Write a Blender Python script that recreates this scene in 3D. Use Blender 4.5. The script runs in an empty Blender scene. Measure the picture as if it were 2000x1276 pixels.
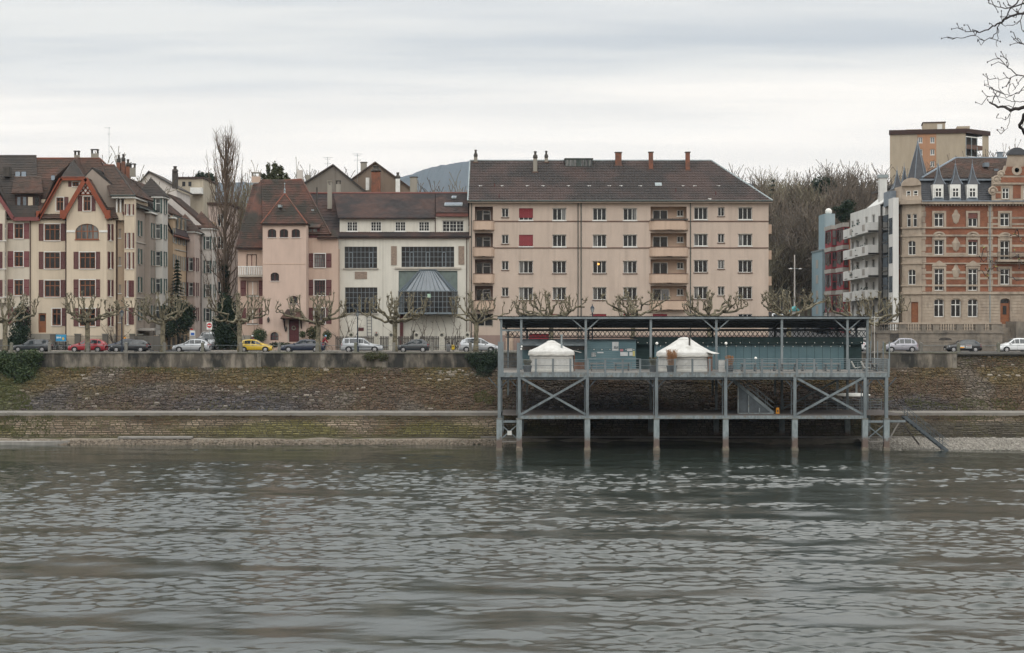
import bpy, bmesh, math, random
import numpy as np
from mathutils import Vector, Matrix, noise as mnoise
R = math.radians
sc = bpy.context.scene
col = sc.collection
# ------------------------------------------------------------------ camera
FPX, CAMZ = 3160.0, 11.4          # focal length in photo pixels (2000 wide), eye height above the river
cam = bpy.data.cameras.new('camera'); camo = bpy.data.objects.new('camera', cam); col.objects.link(camo)
cam.sensor_width = 36; cam.lens = FPX / 2000 * 36; cam.clip_start = .1; cam.clip_end = 20000
camo.location = (0, 0, CAMZ); camo.rotation_euler = (R(90), 0, 0); sc.camera = camo
# ------------------------------------------------------------------ sky
SUN_EL, SUN_AZ = 42, 172          # soft light through the cloud, from behind the camera
world = bpy.data.worlds.new('World'); sc.world = world; world.use_nodes = True
def build_sky():
 nt = world.node_tree; N = nt.nodes; L = nt.links; N.clear()
 def n(t, **k):
  x = N.new(t)
  for a, b in k.items(): setattr(x, a, b)
  return x
 def math_(op, a, b=None, clamp=False):
  x = n('ShaderNodeMath', operation=op); x.use_clamp = clamp
  for i, v in enumerate((a, b)):
   if v is None: continue
   if isinstance(v, (int, float)): x.inputs[i].default_value = v
   else: L.new(v, x.inputs[i])
  return x.outputs[0]
 tc = n('ShaderNodeTexCoord'); sp = n('ShaderNodeSeparateXYZ'); L.new(tc.outputs['Generated'], sp.inputs[0])
 z = math_('MAXIMUM', sp.outputs[2], 0.0)
 den = math_('ADD', z, 0.045)
 px = math_('DIVIDE', sp.outputs[0], den); py = math_('DIVIDE', sp.outputs[1], den)
 cb = n('ShaderNodeCombineXYZ'); L.new(px, cb.inputs[0]); L.new(py, cb.inputs[1])
 def noise(scale, detail, rough, seed, stretch=(1, 1, 1)):
  mp = n('ShaderNodeMapping'); mp.inputs['Scale'].default_value = stretch; mp.inputs['Location'].default_value = (seed, seed * .7, 0)
  L.new(cb.outputs[0], mp.inputs['Vector'])
  t = n('ShaderNodeTexNoise'); t.inputs['Scale'].default_value = scale; t.inputs['Detail'].default_value = detail; t.inputs['Roughness'].default_value = rough
  L.new(mp.outputs[0], t.inputs['Vector']); return t.outputs['Fac']
 big = noise(.75, 6, .5, 3.3, (.35, 1, 1)); fine = noise(2.0, 7, .52, 11.0, (.3, 1, 1))
 def rng(v, a, b, c, d):
  x = n('ShaderNodeMapRange'); x.interpolation_type = 'SMOOTHSTEP'; L.new(v, x.inputs[0])
  for i, q in enumerate((a, b, c, d)): x.inputs[i + 1].default_value = q
  return x.outputs[0]
 def mix(f, a, b):
  x = n('ShaderNodeMix', data_type='RGBA');
  if isinstance(f, (int, float)): x.inputs[0].default_value = f
  else: L.new(f, x.inputs[0])
  for i, v in ((6, a), (7, b)):
   if isinstance(v, tuple): x.inputs[i].default_value = (*v, 1)
   else: L.new(v, x.inputs[i])
  return x.outputs[2]
 # thick cloud above, the bright gap under its edge towards the horizon
 wob = math_('MULTIPLY_ADD', big, .12); N[-1].inputs[2].default_value = -.06
 zz = math_('ADD', z, wob)
 cloud = rng(zz, .122, .172, 0, 1)
 grey = mix(rng(fine, .36, .66, 0, 1), (.56, .58, .595), (.79, .775, .735))
 grey = mix(rng(big, .45, .72, 0, .55), grey, (.88, .85, .80))
 gap = mix(rng(fine, .35, .7, 0, .8), (.98, .915, .83), (1.14, 1.05, .94))
 gap = mix(rng(z, .0, .13, .95, 0), gap, (1.14, .955, .79))
 colr = mix(cloud, gap, grey)
 # an overcast sky grows brighter towards the zenith
 zen = n('ShaderNodeVectorMath', operation='SCALE'); L.new(colr, zen.inputs[0]); L.new(rng(z, .16, .6, 1.0, 2.4), zen.inputs['Scale']); colr = zen.outputs[0]
 sky = n('ShaderNodeTexSky', sky_type='NISHITA'); sky.sun_disc = False
 sky.sun_elevation = R(SUN_EL); sky.sun_rotation = R(SUN_AZ); sky.air_density = 1; sky.dust_density = 2
 b1 = n('ShaderNodeBackground'); b1.inputs[1].default_value = .05; L.new(sky.outputs[0], b1.inputs[0])
 b2 = n('ShaderNodeBackground'); b2.inputs[1].default_value = 1.0; L.new(colr, b2.inputs[0])
 ms = n('ShaderNodeMixShader'); ms.inputs[0].default_value = .93
 L.new(b1.outputs[0], ms.inputs[1]); L.new(b2.outputs[0], ms.inputs[2])
 o = n('ShaderNodeOutputWorld'); L.new(ms.outputs[0], o.inputs[0])
build_sky()
sun = bpy.data.lights.new('sun', 'SUN'); suno = bpy.data.objects.new('sun', sun); col.objects.link(suno)
sun.energy = .6; sun.angle = R(50); sun.color = (1, .95, .88); suno.location = (0, -20, 60)
_d = Vector((math.sin(R(SUN_AZ)) * math.cos(R(SUN_EL)), math.cos(R(SUN_AZ)) * math.cos(R(SUN_EL)), math.sin(R(SUN_EL))))
suno.rotation_euler = _d.to_track_quat('Z', 'Y').to_euler()
vs = sc.view_settings; vs.view_transform = 'Standard'; vs.look = 'None'; vs.exposure = 0.25; vs.gamma = 1; vs.use_curve_mapping = False
sc.render.engine = 'CYCLES'
sc.cycles.max_bounces = 4; sc.cycles.diffuse_bounces = 2; sc.cycles.glossy_bounces = 2; sc.cycles.transparent_max_bounces = 8
sc.cycles.volume_bounces = 0; sc.cycles.use_denoising = True; sc.cycles.caustics_reflective = False; sc.cycles.caustics_refractive = False
# ------------------------------------------------------------------ helpers
rnd = random.Random(11)
def PX(px, Y): return (px - 1000) / FPX * Y
def PZ(py, Y): return CAMZ - (py - 638) / FPX * Y
class MB:
 """collects shapes for one mesh object"""
 def __init__(s): s.v = []; s.f = []; s.m = []; s.cm = 0
 def add(s, vs, fs):
  o = len(s.v); s.v += [tuple(v) for v in vs]; s.f += [tuple(i + o for i in f) for f in fs]; s.m += [s.cm] * len(fs); return s
 def box(s, x0, x1, y0, y1, z0, z1):
  return s.add([(x0, y0, z0), (x1, y0, z0), (x1, y1, z0), (x0, y1, z0), (x0, y0, z1), (x1, y0, z1), (x1, y1, z1), (x0, y1, z1)],
                     [(0, 3, 2, 1), (4, 5, 6, 7), (0, 1, 5, 4), (1, 2, 6, 5), (2, 3, 7, 6), (3, 0, 4, 7)])
 def poly(s, pts): return s.add(pts, [tuple(range(len(pts)))])
 def slab(s, pts, off):
  n = len(pts); off = Vector(off); b = [tuple(Vector(p) + off) for p in pts]
  return s.add(list(pts) + b, [tuple(range(n)), tuple(range(2 * n - 1, n - 1, -1))] + [(i, (i + 1) % n, n + (i + 1) % n, n + i) for i in range(n)])
 def prism(s, poly, y0, y1): return s.slab([(x, y0, z) for x, z in poly], (0, y1 - y0, 0))
 def beam(s, a, b, w, h=None):
  a = Vector(a); b = Vector(b); h = h or w; d = (b - a).normalized()
  up = Vector((0, 0, 1)) if abs(d.z) < .95 else Vector((0, 1, 0))
  r = d.cross(up).normalized() * w / 2; u = r.cross(d).normalized() * h / 2
  vs = [p + q for p in (a, b) for q in (-r - u, r - u, r + u, -r + u)]
  return s.add(vs, [(0, 1, 2, 3), (7, 6, 5, 4), (0, 4, 5, 1), (1, 5, 6, 2), (2, 6, 7, 3), (3, 7, 4, 0)])
 def tube(s, pts, rads, n=6, cap=True):
  pts = [Vector(p) for p in pts]; o = len(s.v); vs = []
  if isinstance(rads, (int, float)): rads = [rads] * len(pts)
  px = None
  for i, p in enumerate(pts):
   d = (pts[min(i + 1, len(pts) - 1)] - pts[max(i - 1, 0)])
   d = d.normalized() if d.length > 1e-9 else Vector((0, 0, 1))
   if px is None:
    px = d.cross(Vector((.31, .94, .1))); px = px.normalized() if px.length > .01 else Vector((1, 0, 0))
   px = px - d * px.dot(d); px = px.normalized() if px.length > 1e-6 else d.orthogonal().normalized()
   py = d.cross(px)
   for k in range(n):
    a = 2 * math.pi * k / n; vs.append(p + (px * math.cos(a) + py * math.sin(a)) * rads[i])
  fs = [(i * n + k, i * n + (k + 1) % n, (i + 1) * n + (k + 1) % n, (i + 1) * n + k) for i in range(len(pts) - 1) for k in range(n)]
  if cap and n > 2: fs += [tuple(range(n - 1, -1, -1)), tuple(range((len(pts) - 1) * n, len(pts) * n))]
  return s.add(vs, fs)
 def cyl(s, x, y, z0, z1, r0, r1=None, n=10): return s.tube([(x, y, z0), (x, y, z1)], [r0, r0 if r1 is None else r1], n)
 def lathe(s, prof, n=16, cx=0, cy=0):
  vs = [(cx + r * math.cos(2 * math.pi * k / n), cy + r * math.sin(2 * math.pi * k / n), z) for r, z in prof for k in range(n)]
  fs = [(i * n + k, i * n + (k + 1) % n, (i + 1) * n + (k + 1) % n, (i + 1) * n + k) for i in range(len(prof) - 1) for k in range(n)]
  fs += [tuple(range(n - 1, -1, -1)), tuple(range((len(prof) - 1) * n, len(prof) * n))]
  return s.add(vs, fs)
 def ball(s, c, r, n=8, sz=1):
  prof = [(max(.001, math.cos(a)) * r, c[2] + math.sin(a) * r * sz) for a in [math.pi * (i / (n // 2 + 1) - .5) for i in range(n // 2 + 2)]]
  return s.lathe(prof, n, c[0], c[1])
 def mesh(s, name, mats=(), smooth=False):
  me = bpy.data.meshes.new(name); me.from_pydata(s.v, [], s.f)
  for m in mats: me.materials.append(m)
  if any(s.m): me.polygons.foreach_set('material_index', s.m)
  if smooth: me.polygons.foreach_set('use_smooth', [True] * len(s.f))
  me.update(); return me
PINV = {}
def tag(o, label=None, cat=None, group=None, kind=None):
 if label: o['label'] = label
 if cat: o['category'] = cat
 if group: o['group'] = group
 if kind: o['kind'] = kind
 return o
def thing(name, label, cat, loc=(0, 0, 0), group=None, rz=0, world=True):
 o = bpy.data.objects.new(name, None); col.objects.link(o); o.location = loc; o.rotation_euler = (0, 0, rz); o.empty_display_size = .3
 if world: PINV[o] = Matrix.Translation(-Vector(loc))
 return tag(o, label, cat, group)
def link(o, parent):
 col.objects.link(o)
 if parent is not None:
  o.parent = parent
  if parent in PINV: o.matrix_parent_inverse = PINV[parent]
 return o
def ob(name, mb, mat, parent=None, smooth=False, loc=None, rz=0, label=None, cat=None, group=None, kind=None):
 me = mb.mesh(name, mat if isinstance(mat, (list, tuple)) else [mat], smooth) if isinstance(mb, MB) else mb
 o = link(bpy.data.objects.new(name, me), parent)
 if loc is not None: o.location = loc
 if rz: o.rotation_euler = (0, 0, rz)
 return tag(o, label, cat, group, kind)
def copy_tree(root, loc, rz=0, label=None, scale=None):
 def cp(o, parent):
  c = o.copy(); col.objects.link(c); c.parent = parent
  for ch in kids.get(o, ()): cp(ch, c)
  return c
 kids = {}
 for o in col.objects:
  if o.parent: kids.setdefault(o.parent, []).append(o)
 r = cp(root, None); r.location = loc; r.rotation_euler = (0, 0, rz)
 if label: r['label'] = label
 if scale: r.scale = scale
 return r
MATS = {}
def M(name, c, c2=None, sc1=1.5, st=(1, 1, 1), lo=.38, hi=.66, c3=None, sc3=.35, st3=(1, 1, 1), lo3=.45, hi3=.7, r=.8, b=0, bs=25, me=0, sp=.35):
 """procedural material: up to three colours mixed by noise on position, with fine relief"""
 m = bpy.data.materials.new(name); m.use_nodes = True; nt = m.node_tree; N = nt.nodes; L = nt.links
 p = N['Principled BSDF']; p.inputs['Base Color'].default_value = (*c, 1); p.inputs['Roughness'].default_value = r
 p.inputs['Metallic'].default_value = me; p.inputs['Specular IOR Level'].default_value = sp
 geo = N.new('ShaderNodeNewGeometry')
 def nz(scale, stretch, detail=6):
  mp = N.new('ShaderNodeMapping'); mp.inputs['Scale'].default_value = stretch; L.new(geo.outputs['Position'], mp.inputs['Vector'])
  t = N.new('ShaderNodeTexNoise'); t.inputs['Scale'].default_value = scale; t.inputs['Detail'].default_value = detail; t.inputs['Roughness'].default_value = .62
  L.new(mp.outputs[0], t.inputs['Vector']); return t.outputs['Fac']
 cur = None
 for cc, s_, st_, l_, h_ in ((c2, sc1, st, lo, hi), (c3, sc3, st3, lo3, hi3)):
  if cc is None: continue
  mr = N.new('ShaderNodeMapRange'); mr.inputs[1].default_value = l_; mr.inputs[2].default_value = h_; L.new(nz(s_, st_), mr.inputs[0])
  mx = N.new('ShaderNodeMix'); mx.data_type = 'RGBA'; L.new(mr.outputs[0], mx.inputs[0]); mx.inputs[7].default_value = (*cc, 1)
  if cur is None: mx.inputs[6].default_value = (*c, 1)
  else: L.new(cur, mx.inputs[6])
  cur = mx.outputs[2]
 if cur is not None: L.new(cur, p.inputs['Base Color'])
 if b:
  bp = N.new('ShaderNodeBump'); bp.inputs['Strength'].default_value = b; bp.inputs['Distance'].default_value = .03
  L.new(nz(bs, (1, 1, 1), 4), bp.inputs['Height']); L.new(bp.outputs[0], p.inputs['Normal'])
 MATS[name] = m; return m
def nodes_of(m): return m.node_tree.nodes, m.node_tree.links, m.node_tree.nodes['Principled BSDF']
def plaster(name, c, dirt=.8, warm=1): return M(name, c, tuple(x * .87 for x in c), .9, (1, 1, .35), .35, .7, tuple(x * dirt * .88 for x in c), 1.1, (1.6, 1.6, .09), .5, .82, r=.9, b=.25, bs=14, sp=.15)
G = {}
G['glass'] = M('window_glass', (.006, .007, .008), (.02, .023, .026), .45, (1, 1, 1), .4, .62, r=.06, sp=.3)
G['glass_curtain'] = M('curtained_glass', (.16, .165, .16), (.03, .032, .035), 1.6, (2.2, 2.2, .25), .42, .6, r=.1, sp=.5)
G['glass_sky'] = M('blue_glass', (.09, .12, .15), (.05, .07, .09), .8, r=.05, sp=.8)
G['white'] = M('white_paint', (.72, .72, .69), (.62, .62, .58), 3, r=.5)
G['stone'] = M('pale_stone', (.42, .385, .33), (.33, .30, .26), 2.2, r=.85, b=.2)
G['brownwood'] = M('brown_window_wood', (.25, .10, .045), (.18, .07, .035), 4, r=.55)
G['darkred'] = M('dark_red_wood', (.10, .028, .028), (.07, .02, .02), 3, r=.6)
G['shutred'] = M('shutter_red', (.115, .035, .035), (.085, .028, .03), 3, (1, 1, 4), r=.65)
G['shutpurple'] = M('shutter_purple', (.19, .055, .06), (.15, .045, .05), 3, (1, 1, 4), r=.65)
G['shutgreen'] = M('shutter_green', (.03, .07, .062), (.04, .085, .075), 3, (1, 1, 4), r=.65)
G['shutgrey'] = M('shutter_grey', (.27, .27, .25), (.22, .22, .20), 3, (1, 1, 4), r=.65)
G['rollred'] = M('red_roller_blind', (.22, .018, .025), (.19, .015, .02), 2, r=.5)
G['sillbrown'] = M('brown_sill', (.13, .075, .055), (.10, .06, .045), 3, r=.8)
G['pipe'] = M('dark_green_pipe', (.045, .06, .055), (.07, .08, .07), 2, r=.5)
G['pipebrown'] = M('copper_pipe', (.06, .035, .03), (.08, .045, .035), 2, r=.5)
G['grille'] = M('steel_glazing_bar', (.16, .19, .21), r=.5)
# ------------------------------------------------------------------ facades
class Fac:
 """a vertical wall plane: u along it, d into the building, z up"""
 def __init__(s, ox, oy, deg=0):
  s.ox, s.oy, s.a = ox, oy, R(deg); s.c, s.s = math.cos(s.a), math.sin(s.a)
  if abs(s.c) < 1e-9: s.c = 0.0
  if abs(s.s) < 1e-9: s.s = 0.0
 def W(s, u, d, z): return (s.ox + u * s.c - d * s.s, s.oy + u * s.s + d * s.c, z)
 def U(s, px): k = (px - 1000) / FPX; return (k * s.oy - s.ox) / (s.c - k * s.s)
 def Z(s, px, py): return PZ(py, s.oy + s.U(px) * s.s)
 def rect(s, x0, x1, y0, y1):
  """photo rectangle (left, right, top, bottom) -> u0, u1, z0, z1"""
  xm = (x0 + x1) / 2; a, b = s.U(x0), s.U(x1); return min(a, b), max(a, b), s.Z(xm, y1), s.Z(xm, y0)
 def shift(s, d): x, y, _ = s.W(0, d, 0); f = Fac(x, y); f.a, f.c, f.s = s.a, s.c, s.s; return f
def wall_mb(mb, f, u0, u1, z0, z1, ops=(), depth=.3, arch_n=8):
 ops = [o for o in ops if o[1] > u0 and o[0] < u1 and o[3] > z0 and o[2] < z1]
 us = sorted({u0, u1} | {min(max(v, u0), u1) for o in ops for v in o[:2]}); zs = sorted({z0, z1} | {min(max(v, z0), z1) for o in ops for v in o[2:4]})
 for j in range(len(zs) - 1):
  a, b = zs[j], zs[j + 1]; zm = (a + b) / 2; run = None
  for i in range(len(us) - 1):
   um = (us[i] + us[i + 1]) / 2; hole = any(o[0] < um < o[1] and o[2] < zm < o[3] for o in ops)
   if not hole and run is None: run = us[i]
   if (hole or i == len(us) - 2) and run is not None:
    e = us[i] if hole else us[i + 1]
    mb.poly([f.W(run, 0, a), f.W(e, 0, a), f.W(e, 0, b), f.W(run, 0, b)]); run = None
 for o in ops:
  a, b, c, d = o[:4]
  for q in (((a, c), (a, d)), ((b, d), (b, c)), ((a, d), (b, d)), ((b, c), (a, c))):
   (p0, q0), (p1, q1) = q
   mb.poly([f.W(p0, 0, q0), f.W(p1, 0, q1), f.W(p1, depth, q1), f.W(p0, depth, q0)])
  if len(o) > 4:                       # arched head: fill the corners above the arc
   rise = o[4]; m = (a + b) / 2; h = (b - a) / 2
   arc = [(m + h * math.cos(math.pi * k / arch_n), d - rise + rise * math.sin(math.pi * k / arch_n)) for k in range(arch_n + 1)]
   for side in (0, 1):
    seg = arc[:arch_n // 2 + 1] if side == 0 else arc[arch_n // 2:]
    cx = b if side == 0 else a
    for k in range(len(seg) - 1):
     (x0, y0), (x1, y1) = seg[k], seg[k + 1]
     mb.poly([f.W(x0, .002, y0), f.W(x0, .002, d), f.W(x1, .002, d), f.W(x1, .002, y1)])
     mb.poly([f.W(x0, .002, y0), f.W(x1, .002, y1), f.W(x1, depth, y1), f.W(x0, depth, y0)])
 return mb
def wall(parent, name, mat, f, u0, u1, z0, z1, ops=(), depth=.3, **k): return ob(name, wall_mb(MB(), f, u0, u1, z0, z1, ops, depth), mat, parent, **k)
def fbox(mb, f, u0, u1, d0, d1, z0, z1):
 vs = [f.W(u, d, z) for z in (z0, z1) for u, d in ((u0, d0), (u1, d0), (u1, d1), (u0, d1))]
 return mb.add(vs, [(0, 3, 2, 1), (4, 5, 6, 7), (0, 1, 5, 4), (1, 2, 6, 5), (2, 3, 7, 6), (3, 0, 4, 7)])
def part(parent, name, mat, f, u0, u1, d0, d1, z0, z1, **k): return ob(name, fbox(MB(), f, u0, u1, d0, d1, z0, z1), mat, parent, **k)
WC = {}
def window(parent, f, u0, u1, z0, z1, ops=None, cols=2, rows=1, fr='white', gl='glass', recess=.12, transom=None, sill='white', fw=.07, bars=0, arch=0, rel=None, name='window', sillw=.08, trim=None):
 """a glazed window as a part of the house, its panes and sill as sub-parts"""
 if ops is not None: ops.append((u0, u1, z0, z1, arch) if arch else (u0, u1, z0, z1))
 w, h = round(u1 - u0, 2), round(z1 - z0, 2)
 key = (w, h, cols, rows, fr, recess, transom, fw, bars, name)
 if key not in WC:
  F_ = MB(); a = recess; b = recess + .07
  F_.box(-w / 2, -w / 2 + fw, a, b, 0, h); F_.box(w / 2 - fw, w / 2, a, b, 0, h); F_.box(-w / 2 + fw, w / 2 - fw, a, b, 0, fw); F_.box(-w / 2 + fw, w / 2 - fw, a, b, h - fw, h)
  xs = [-w / 2 + fw / 2 + (w - fw) * i / cols for i in range(cols + 1)]
  if transom: zs = [fw / 2, h * transom, h - fw / 2]
  else: zs = [fw / 2 + (h - fw) * i / rows for i in range(rows + 1)]
  for x in xs[1:-1]: F_.box(x - fw / 2, x + fw / 2, a - .004, b - .004, fw, h - fw)
  for q in zs[1:-1]: F_.box(-w / 2 + fw, w / 2 - fw, a + .004, b - .008, q - fw / 2, q + fw / 2)
  panes = []
  small = (w / cols < .4 and cols > 3)
  P_ = MB()
  for i in range(cols):
   for j in range(len(zs) - 1):
    if not small: P_ = MB()
    P_.box(xs[i] + fw / 2, xs[i + 1] - fw / 2, a + .03, a + .05, zs[j] + fw / 2, zs[j + 1] - fw / 2)
    if not small: panes.append(P_)
    if bars:
     n_ = bars
     for k in range(1, n_):
      zq = zs[j] + (zs[j + 1] - zs[j]) * k / n_; F_.box(xs[i] + fw / 2, xs[i + 1] - fw / 2, a + .012, a + .029, zq - .018, zq + .018)
     xm = (xs[i] + xs[i + 1]) / 2; F_.box(xm - .018, xm + .018, a + .010, a + .027, zs[j] + fw / 2, zs[j + 1] - fw / 2)
  if small: panes = [P_]
  WC[key] = (F_.mesh(name, [G[fr]]), [p.mesh('pane') for p in panes])
 fm, pms = WC[key]
 loc = f.W((u0 + u1) / 2, 0, z0)
 wo = link(bpy.data.objects.new(name, fm), parent); wo.location = loc; wo.rotation_euler = (0, 0, f.a)
 for i, pm in enumerate(pms):
  g = gl if isinstance(gl, str) else gl[i % len(gl)]
  k2 = (key, i, g)
  if k2 not in WC:
   q = pm.copy(); q.materials.append(G[g]); WC[k2] = q
  link(bpy.data.objects.new('pane', WC[k2]), wo)
 if sill:
  k3 = ('sill', w, sill, sillw)
  if k3 not in WC: WC[k3] = MB().box(-w / 2 - .07, w / 2 + .07, -.09, recess, -sillw, .0).mesh('sill', [G[sill]])
  link(bpy.data.objects.new('sill', WC[k3]), wo)
 return wo
def shutter(parent, f, u0, u1, z0, z1, mat):
 w, h = round(u1 - u0, 2), round(z1 - z0, 2); key = ('sh', w, h, mat)
 if key not in WC:
  b = MB(); t = .05
  b.box(-w / 2, -w / 2 + t, -.06, -.015, 0, h); b.box(w / 2 - t, w / 2, -.06, -.015, 0, h)
  for q in (0, h * .5 - t / 2, h - t): b.box(-w / 2 + t, w / 2 - t, -.058, -.017, q, q + t)
  n_ = max(4, int(h / .11))
  for i in range(n_):
   zz = t + (h - 2 * t) * (i + .5) / n_; b.slab([(-w / 2 + t, -.05, zz - .05), (w / 2 - t, -.05, zz - .05), (w / 2 - t, -.022, zz + .03), (-w / 2 + t, -.022, zz + .03)], (0, .008, .004))
  WC[key] = b.mesh('shutter', [G[mat]])
 o = link(bpy.data.objects.new('shutter', WC[key]), parent); o.location = f.W((u0 + u1) / 2, 0, z0); o.rotation_euler = (0, 0, f.a); return o
def tiles(parent, name, mat, pts, tw=.3, th=.36, lift=.05, wave=.03, jitter=.012, seed=1):
 """a roof surface of overlapping tiles laid on the 3D polygon pts (first edge = eaves, left to right)"""
 P = [Vector(p) for p in pts]; u = (P[1] - P[0]).normalized(); n = Vector((0, 0, 0))
 for i in range(len(P)): n += (P[i] - P[0]).cross(P[(i + 1) % len(P)] - P[0])
 n.normalize(); v = n.cross(u).normalized()
 if v.z < 0: v = -v;
 if n.z < 0: n = -n
 q = [((p - P[0]).dot(u), (p - P[0]).dot(v)) for p in P]
 rr = random.Random(seed); vmax = max(b for a, b in q); vmin = min(b for a, b in q)
 V = []; Fc = []
 def span(t):
  xs = []
  for i in range(len(q)):
   (a0, b0), (a1, b1) = q[i], q[(i + 1) % len(q)]
   if (b0 - t) * (b1 - t) < 0: xs.append(a0 + (a1 - a0) * (t - b0) / (b1 - b0))
  return (min(xs), max(xs)) if len(xs) > 1 else None
 rows = max(1, int(round((vmax - vmin) / th))); th = (vmax - vmin) / rows
 for j in range(rows):
  t0 = vmin + j * th; sp = span(t0 + th * .5)
  if not sp: continue
  a, b = sp; k0 = math.floor(a / tw); k1 = math.ceil(b / tw); off = 0 if j % 2 == 0 or wave > .02 else tw / 2
  for k in range(k0 - 1, k1 + 1):
   x0 = max(a, k * tw + off); x1 = min(b, (k + 1) * tw + off - .012)
   if x1 - x0 < .03: continue
   jz = rr.uniform(-jitter, jitter); o = len(V); xm = (x0 + x1) / 2; t1 = t0 + th * 1.08
   for (x, t, h) in ((x0, t0, lift), (xm, t0, lift + wave), (x1, t0, lift), (x1, t1, .004), (xm, t1, .004 + wave * .6), (x0, t1, .004), (x0, t0, -.02), (xm, t0, -.02), (x1, t0, -.02)):
    V.append(tuple(P[0] + u * x + v * t + n * (h + (jz if t == t0 else 0))))
   Fc += [(o, o + 1, o + 4, o + 5), (o + 1, o + 2, o + 3, o + 4), (o + 6, o + 7, o + 1, o), (o + 7, o + 8, o + 2, o + 1)]
 mb = MB(); mb.v = V; mb.f = Fc; mb.m = [0] * len(Fc)
 o = ob(name, mb, mat, parent); o['kind'] = 'stuff'; return o
def roof(parent, mat, pts, tile=True, thick=.14, name='roof', slabmat=None, **k):
 P = [Vector(p) for p in pts]; n = (P[1] - P[0]).cross(P[2] - P[0]).normalized()
 if n.z < 0: n = -n
 r_ = ob(name, MB().slab([tuple(p - n * .03) for p in P], tuple(-n * thick)), slabmat or mat, parent)
 if tile: tiles(r_, 'roof_tiles', mat, pts, **k)
 return r_
def ridge_cap(parent, mat, a, b, r=.13, name='ridge'):
 return ob(name, MB().tube([a, b], r, 6), mat, parent)
def chimney(parent, mat, x, y, z0, z1, w=.6, d=.6, cap='flat', capmat=None, pot=True):
 b = MB().box(x - w / 2, x + w / 2, y - d / 2, y + d / 2, z0, z1)
 c = ob('chimney', b, mat, parent); k = MB(); cm = capmat or G['stone']
 if cap == 'flat': k.box(x - w / 2 - .08, x + w / 2 + .08, y - d / 2 - .08, y + d / 2 + .08, z1, z1 + .09)
 elif cap == 'open':
  for sx in (-1, 1):
   for sy in (-1, 1): k.box(x + sx * (w / 2 - .06) - .06, x + sx * (w / 2 - .06) + .06, y + sy * (d / 2 - .06) - .06, y + sy * (d / 2 - .06) + .06, z1, z1 + .42)
  k.box(x - w / 2 - .06, x + w / 2 + .06, y - d / 2 - .06, y + d / 2 + .06, z1 + .42, z1 + .52)
 elif cap == 'cowl': k.lathe([(w * .46, z1), (w * .62, z1 + .18), (w * .5, z1 + .45), (w * .3, z1 + .5), (w * .3, z1 + .75), (w * .38, z1 + .8), (w * .36, z1 + .9)], 10, x, y)
 ob('chimney_cap', k, cm, c); return c
def pipe(parent, mat, f, u, z0, z1, r=.05, d=-.09):
 x, y, _ = f.W(u, d, 0); return ob('downpipe', MB().cyl(x, y, z0, z1, r, n=8), mat, parent)
# ------------------------------------------------------------------ setting
STREET = 8.58
def smooth(v, a, b): t = min(1, max(0, (v - a) / (b - a))); return t * t * (3 - 2 * t)
def gh(x, y):
 """height of the town's ground"""
 h = 8.45
 k = smooth(x, 24, 31) * smooth(y, 187, 193)
 h += k * (3.9 * min(1, max(0, (y - 190) / 46)) + 13 * smooth(y, 238, 330))
 l = smooth(-x, 26, 31) * (1 - smooth(-x, 300, 400))
 h += l * (1.3 * smooth(y, 188, 235) + 3 * smooth(y, 235, 400))
 h += 14 * smooth(y, 330, 900)
 return h
def water_material():
 m = bpy.data.materials.new('river_water'); m.use_nodes = True; N, L, p = nodes_of(m)
 p.inputs['Base Color'].default_value = (.024, .030, .024, 1); p.inputs['Roughness'].default_value = .05; p.inputs['IOR'].default_value = 1.36; p.inputs['Specular IOR Level'].default_value = .5
 geo = N.new('ShaderNodeNewGeometry'); mp = N.new('ShaderNodeMapping'); mp.inputs['Scale'].default_value = (.8, 1.1, 1); L.new(geo.outputs['Position'], mp.inputs['Vector'])
 t = N.new('ShaderNodeTexNoise'); t.inputs['Scale'].default_value = 7; t.inputs['Detail'].default_value = 5; t.inputs['Roughness'].default_value = .6; L.new(mp.outputs[0], t.inputs['Vector'])
 bp = N.new('ShaderNodeBump'); bp.inputs['Strength'].default_value = 1; bp.inputs['Distance'].default_value = .006; L.new(t.outputs['Fac'], bp.inputs['Height']); L.new(bp.outputs[0], p.inputs['Normal'])
 at = N.new('ShaderNodeAttribute'); at.attribute_name = 'ruffle'; mr = N.new('ShaderNodeMapRange'); mr.inputs[3].default_value = .04; mr.inputs[4].default_value = .13; L.new(at.outputs['Fac'], mr.inputs[0]); L.new(mr.outputs[0], p.inputs['Roughness'])
 return m
G['water'] = water_material()
WAVE_BASE, CALM, SWELL = .24, .88, .03
def vnoise(x, y, seed, octs=4, gain=.55):
 """smooth value noise on arrays, 0..1"""
 out = np.zeros_like(x); amp = 1.0; tot = 0
 for o in range(octs):
  g = np.random.RandomState(seed + o).rand(256, 256); xi = np.floor(x).astype(int); yi = np.floor(y).astype(int); fx = x - xi; fy = y - yi; fx = fx * fx * (3 - 2 * fx); fy = fy * fy * (3 - 2 * fy)
  a = g[yi & 255, xi & 255]; b = g[yi & 255, (xi + 1) & 255]; c = g[(yi + 1) & 255, xi & 255]; d = g[(yi + 1) & 255, (xi + 1) & 255]
  out += amp * ((a * (1 - fx) + b * fx) * (1 - fy) + (c * (1 - fx) + d * fx) * fy); tot += amp; amp *= gain; x = x * 2.03 + 17; y = y * 2.03 + 5
 return out / tot
def sst(v, a, b): t = np.clip((v - a) / (b - a), 0, 1); return t * t * (3 - 2 * t)
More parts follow.
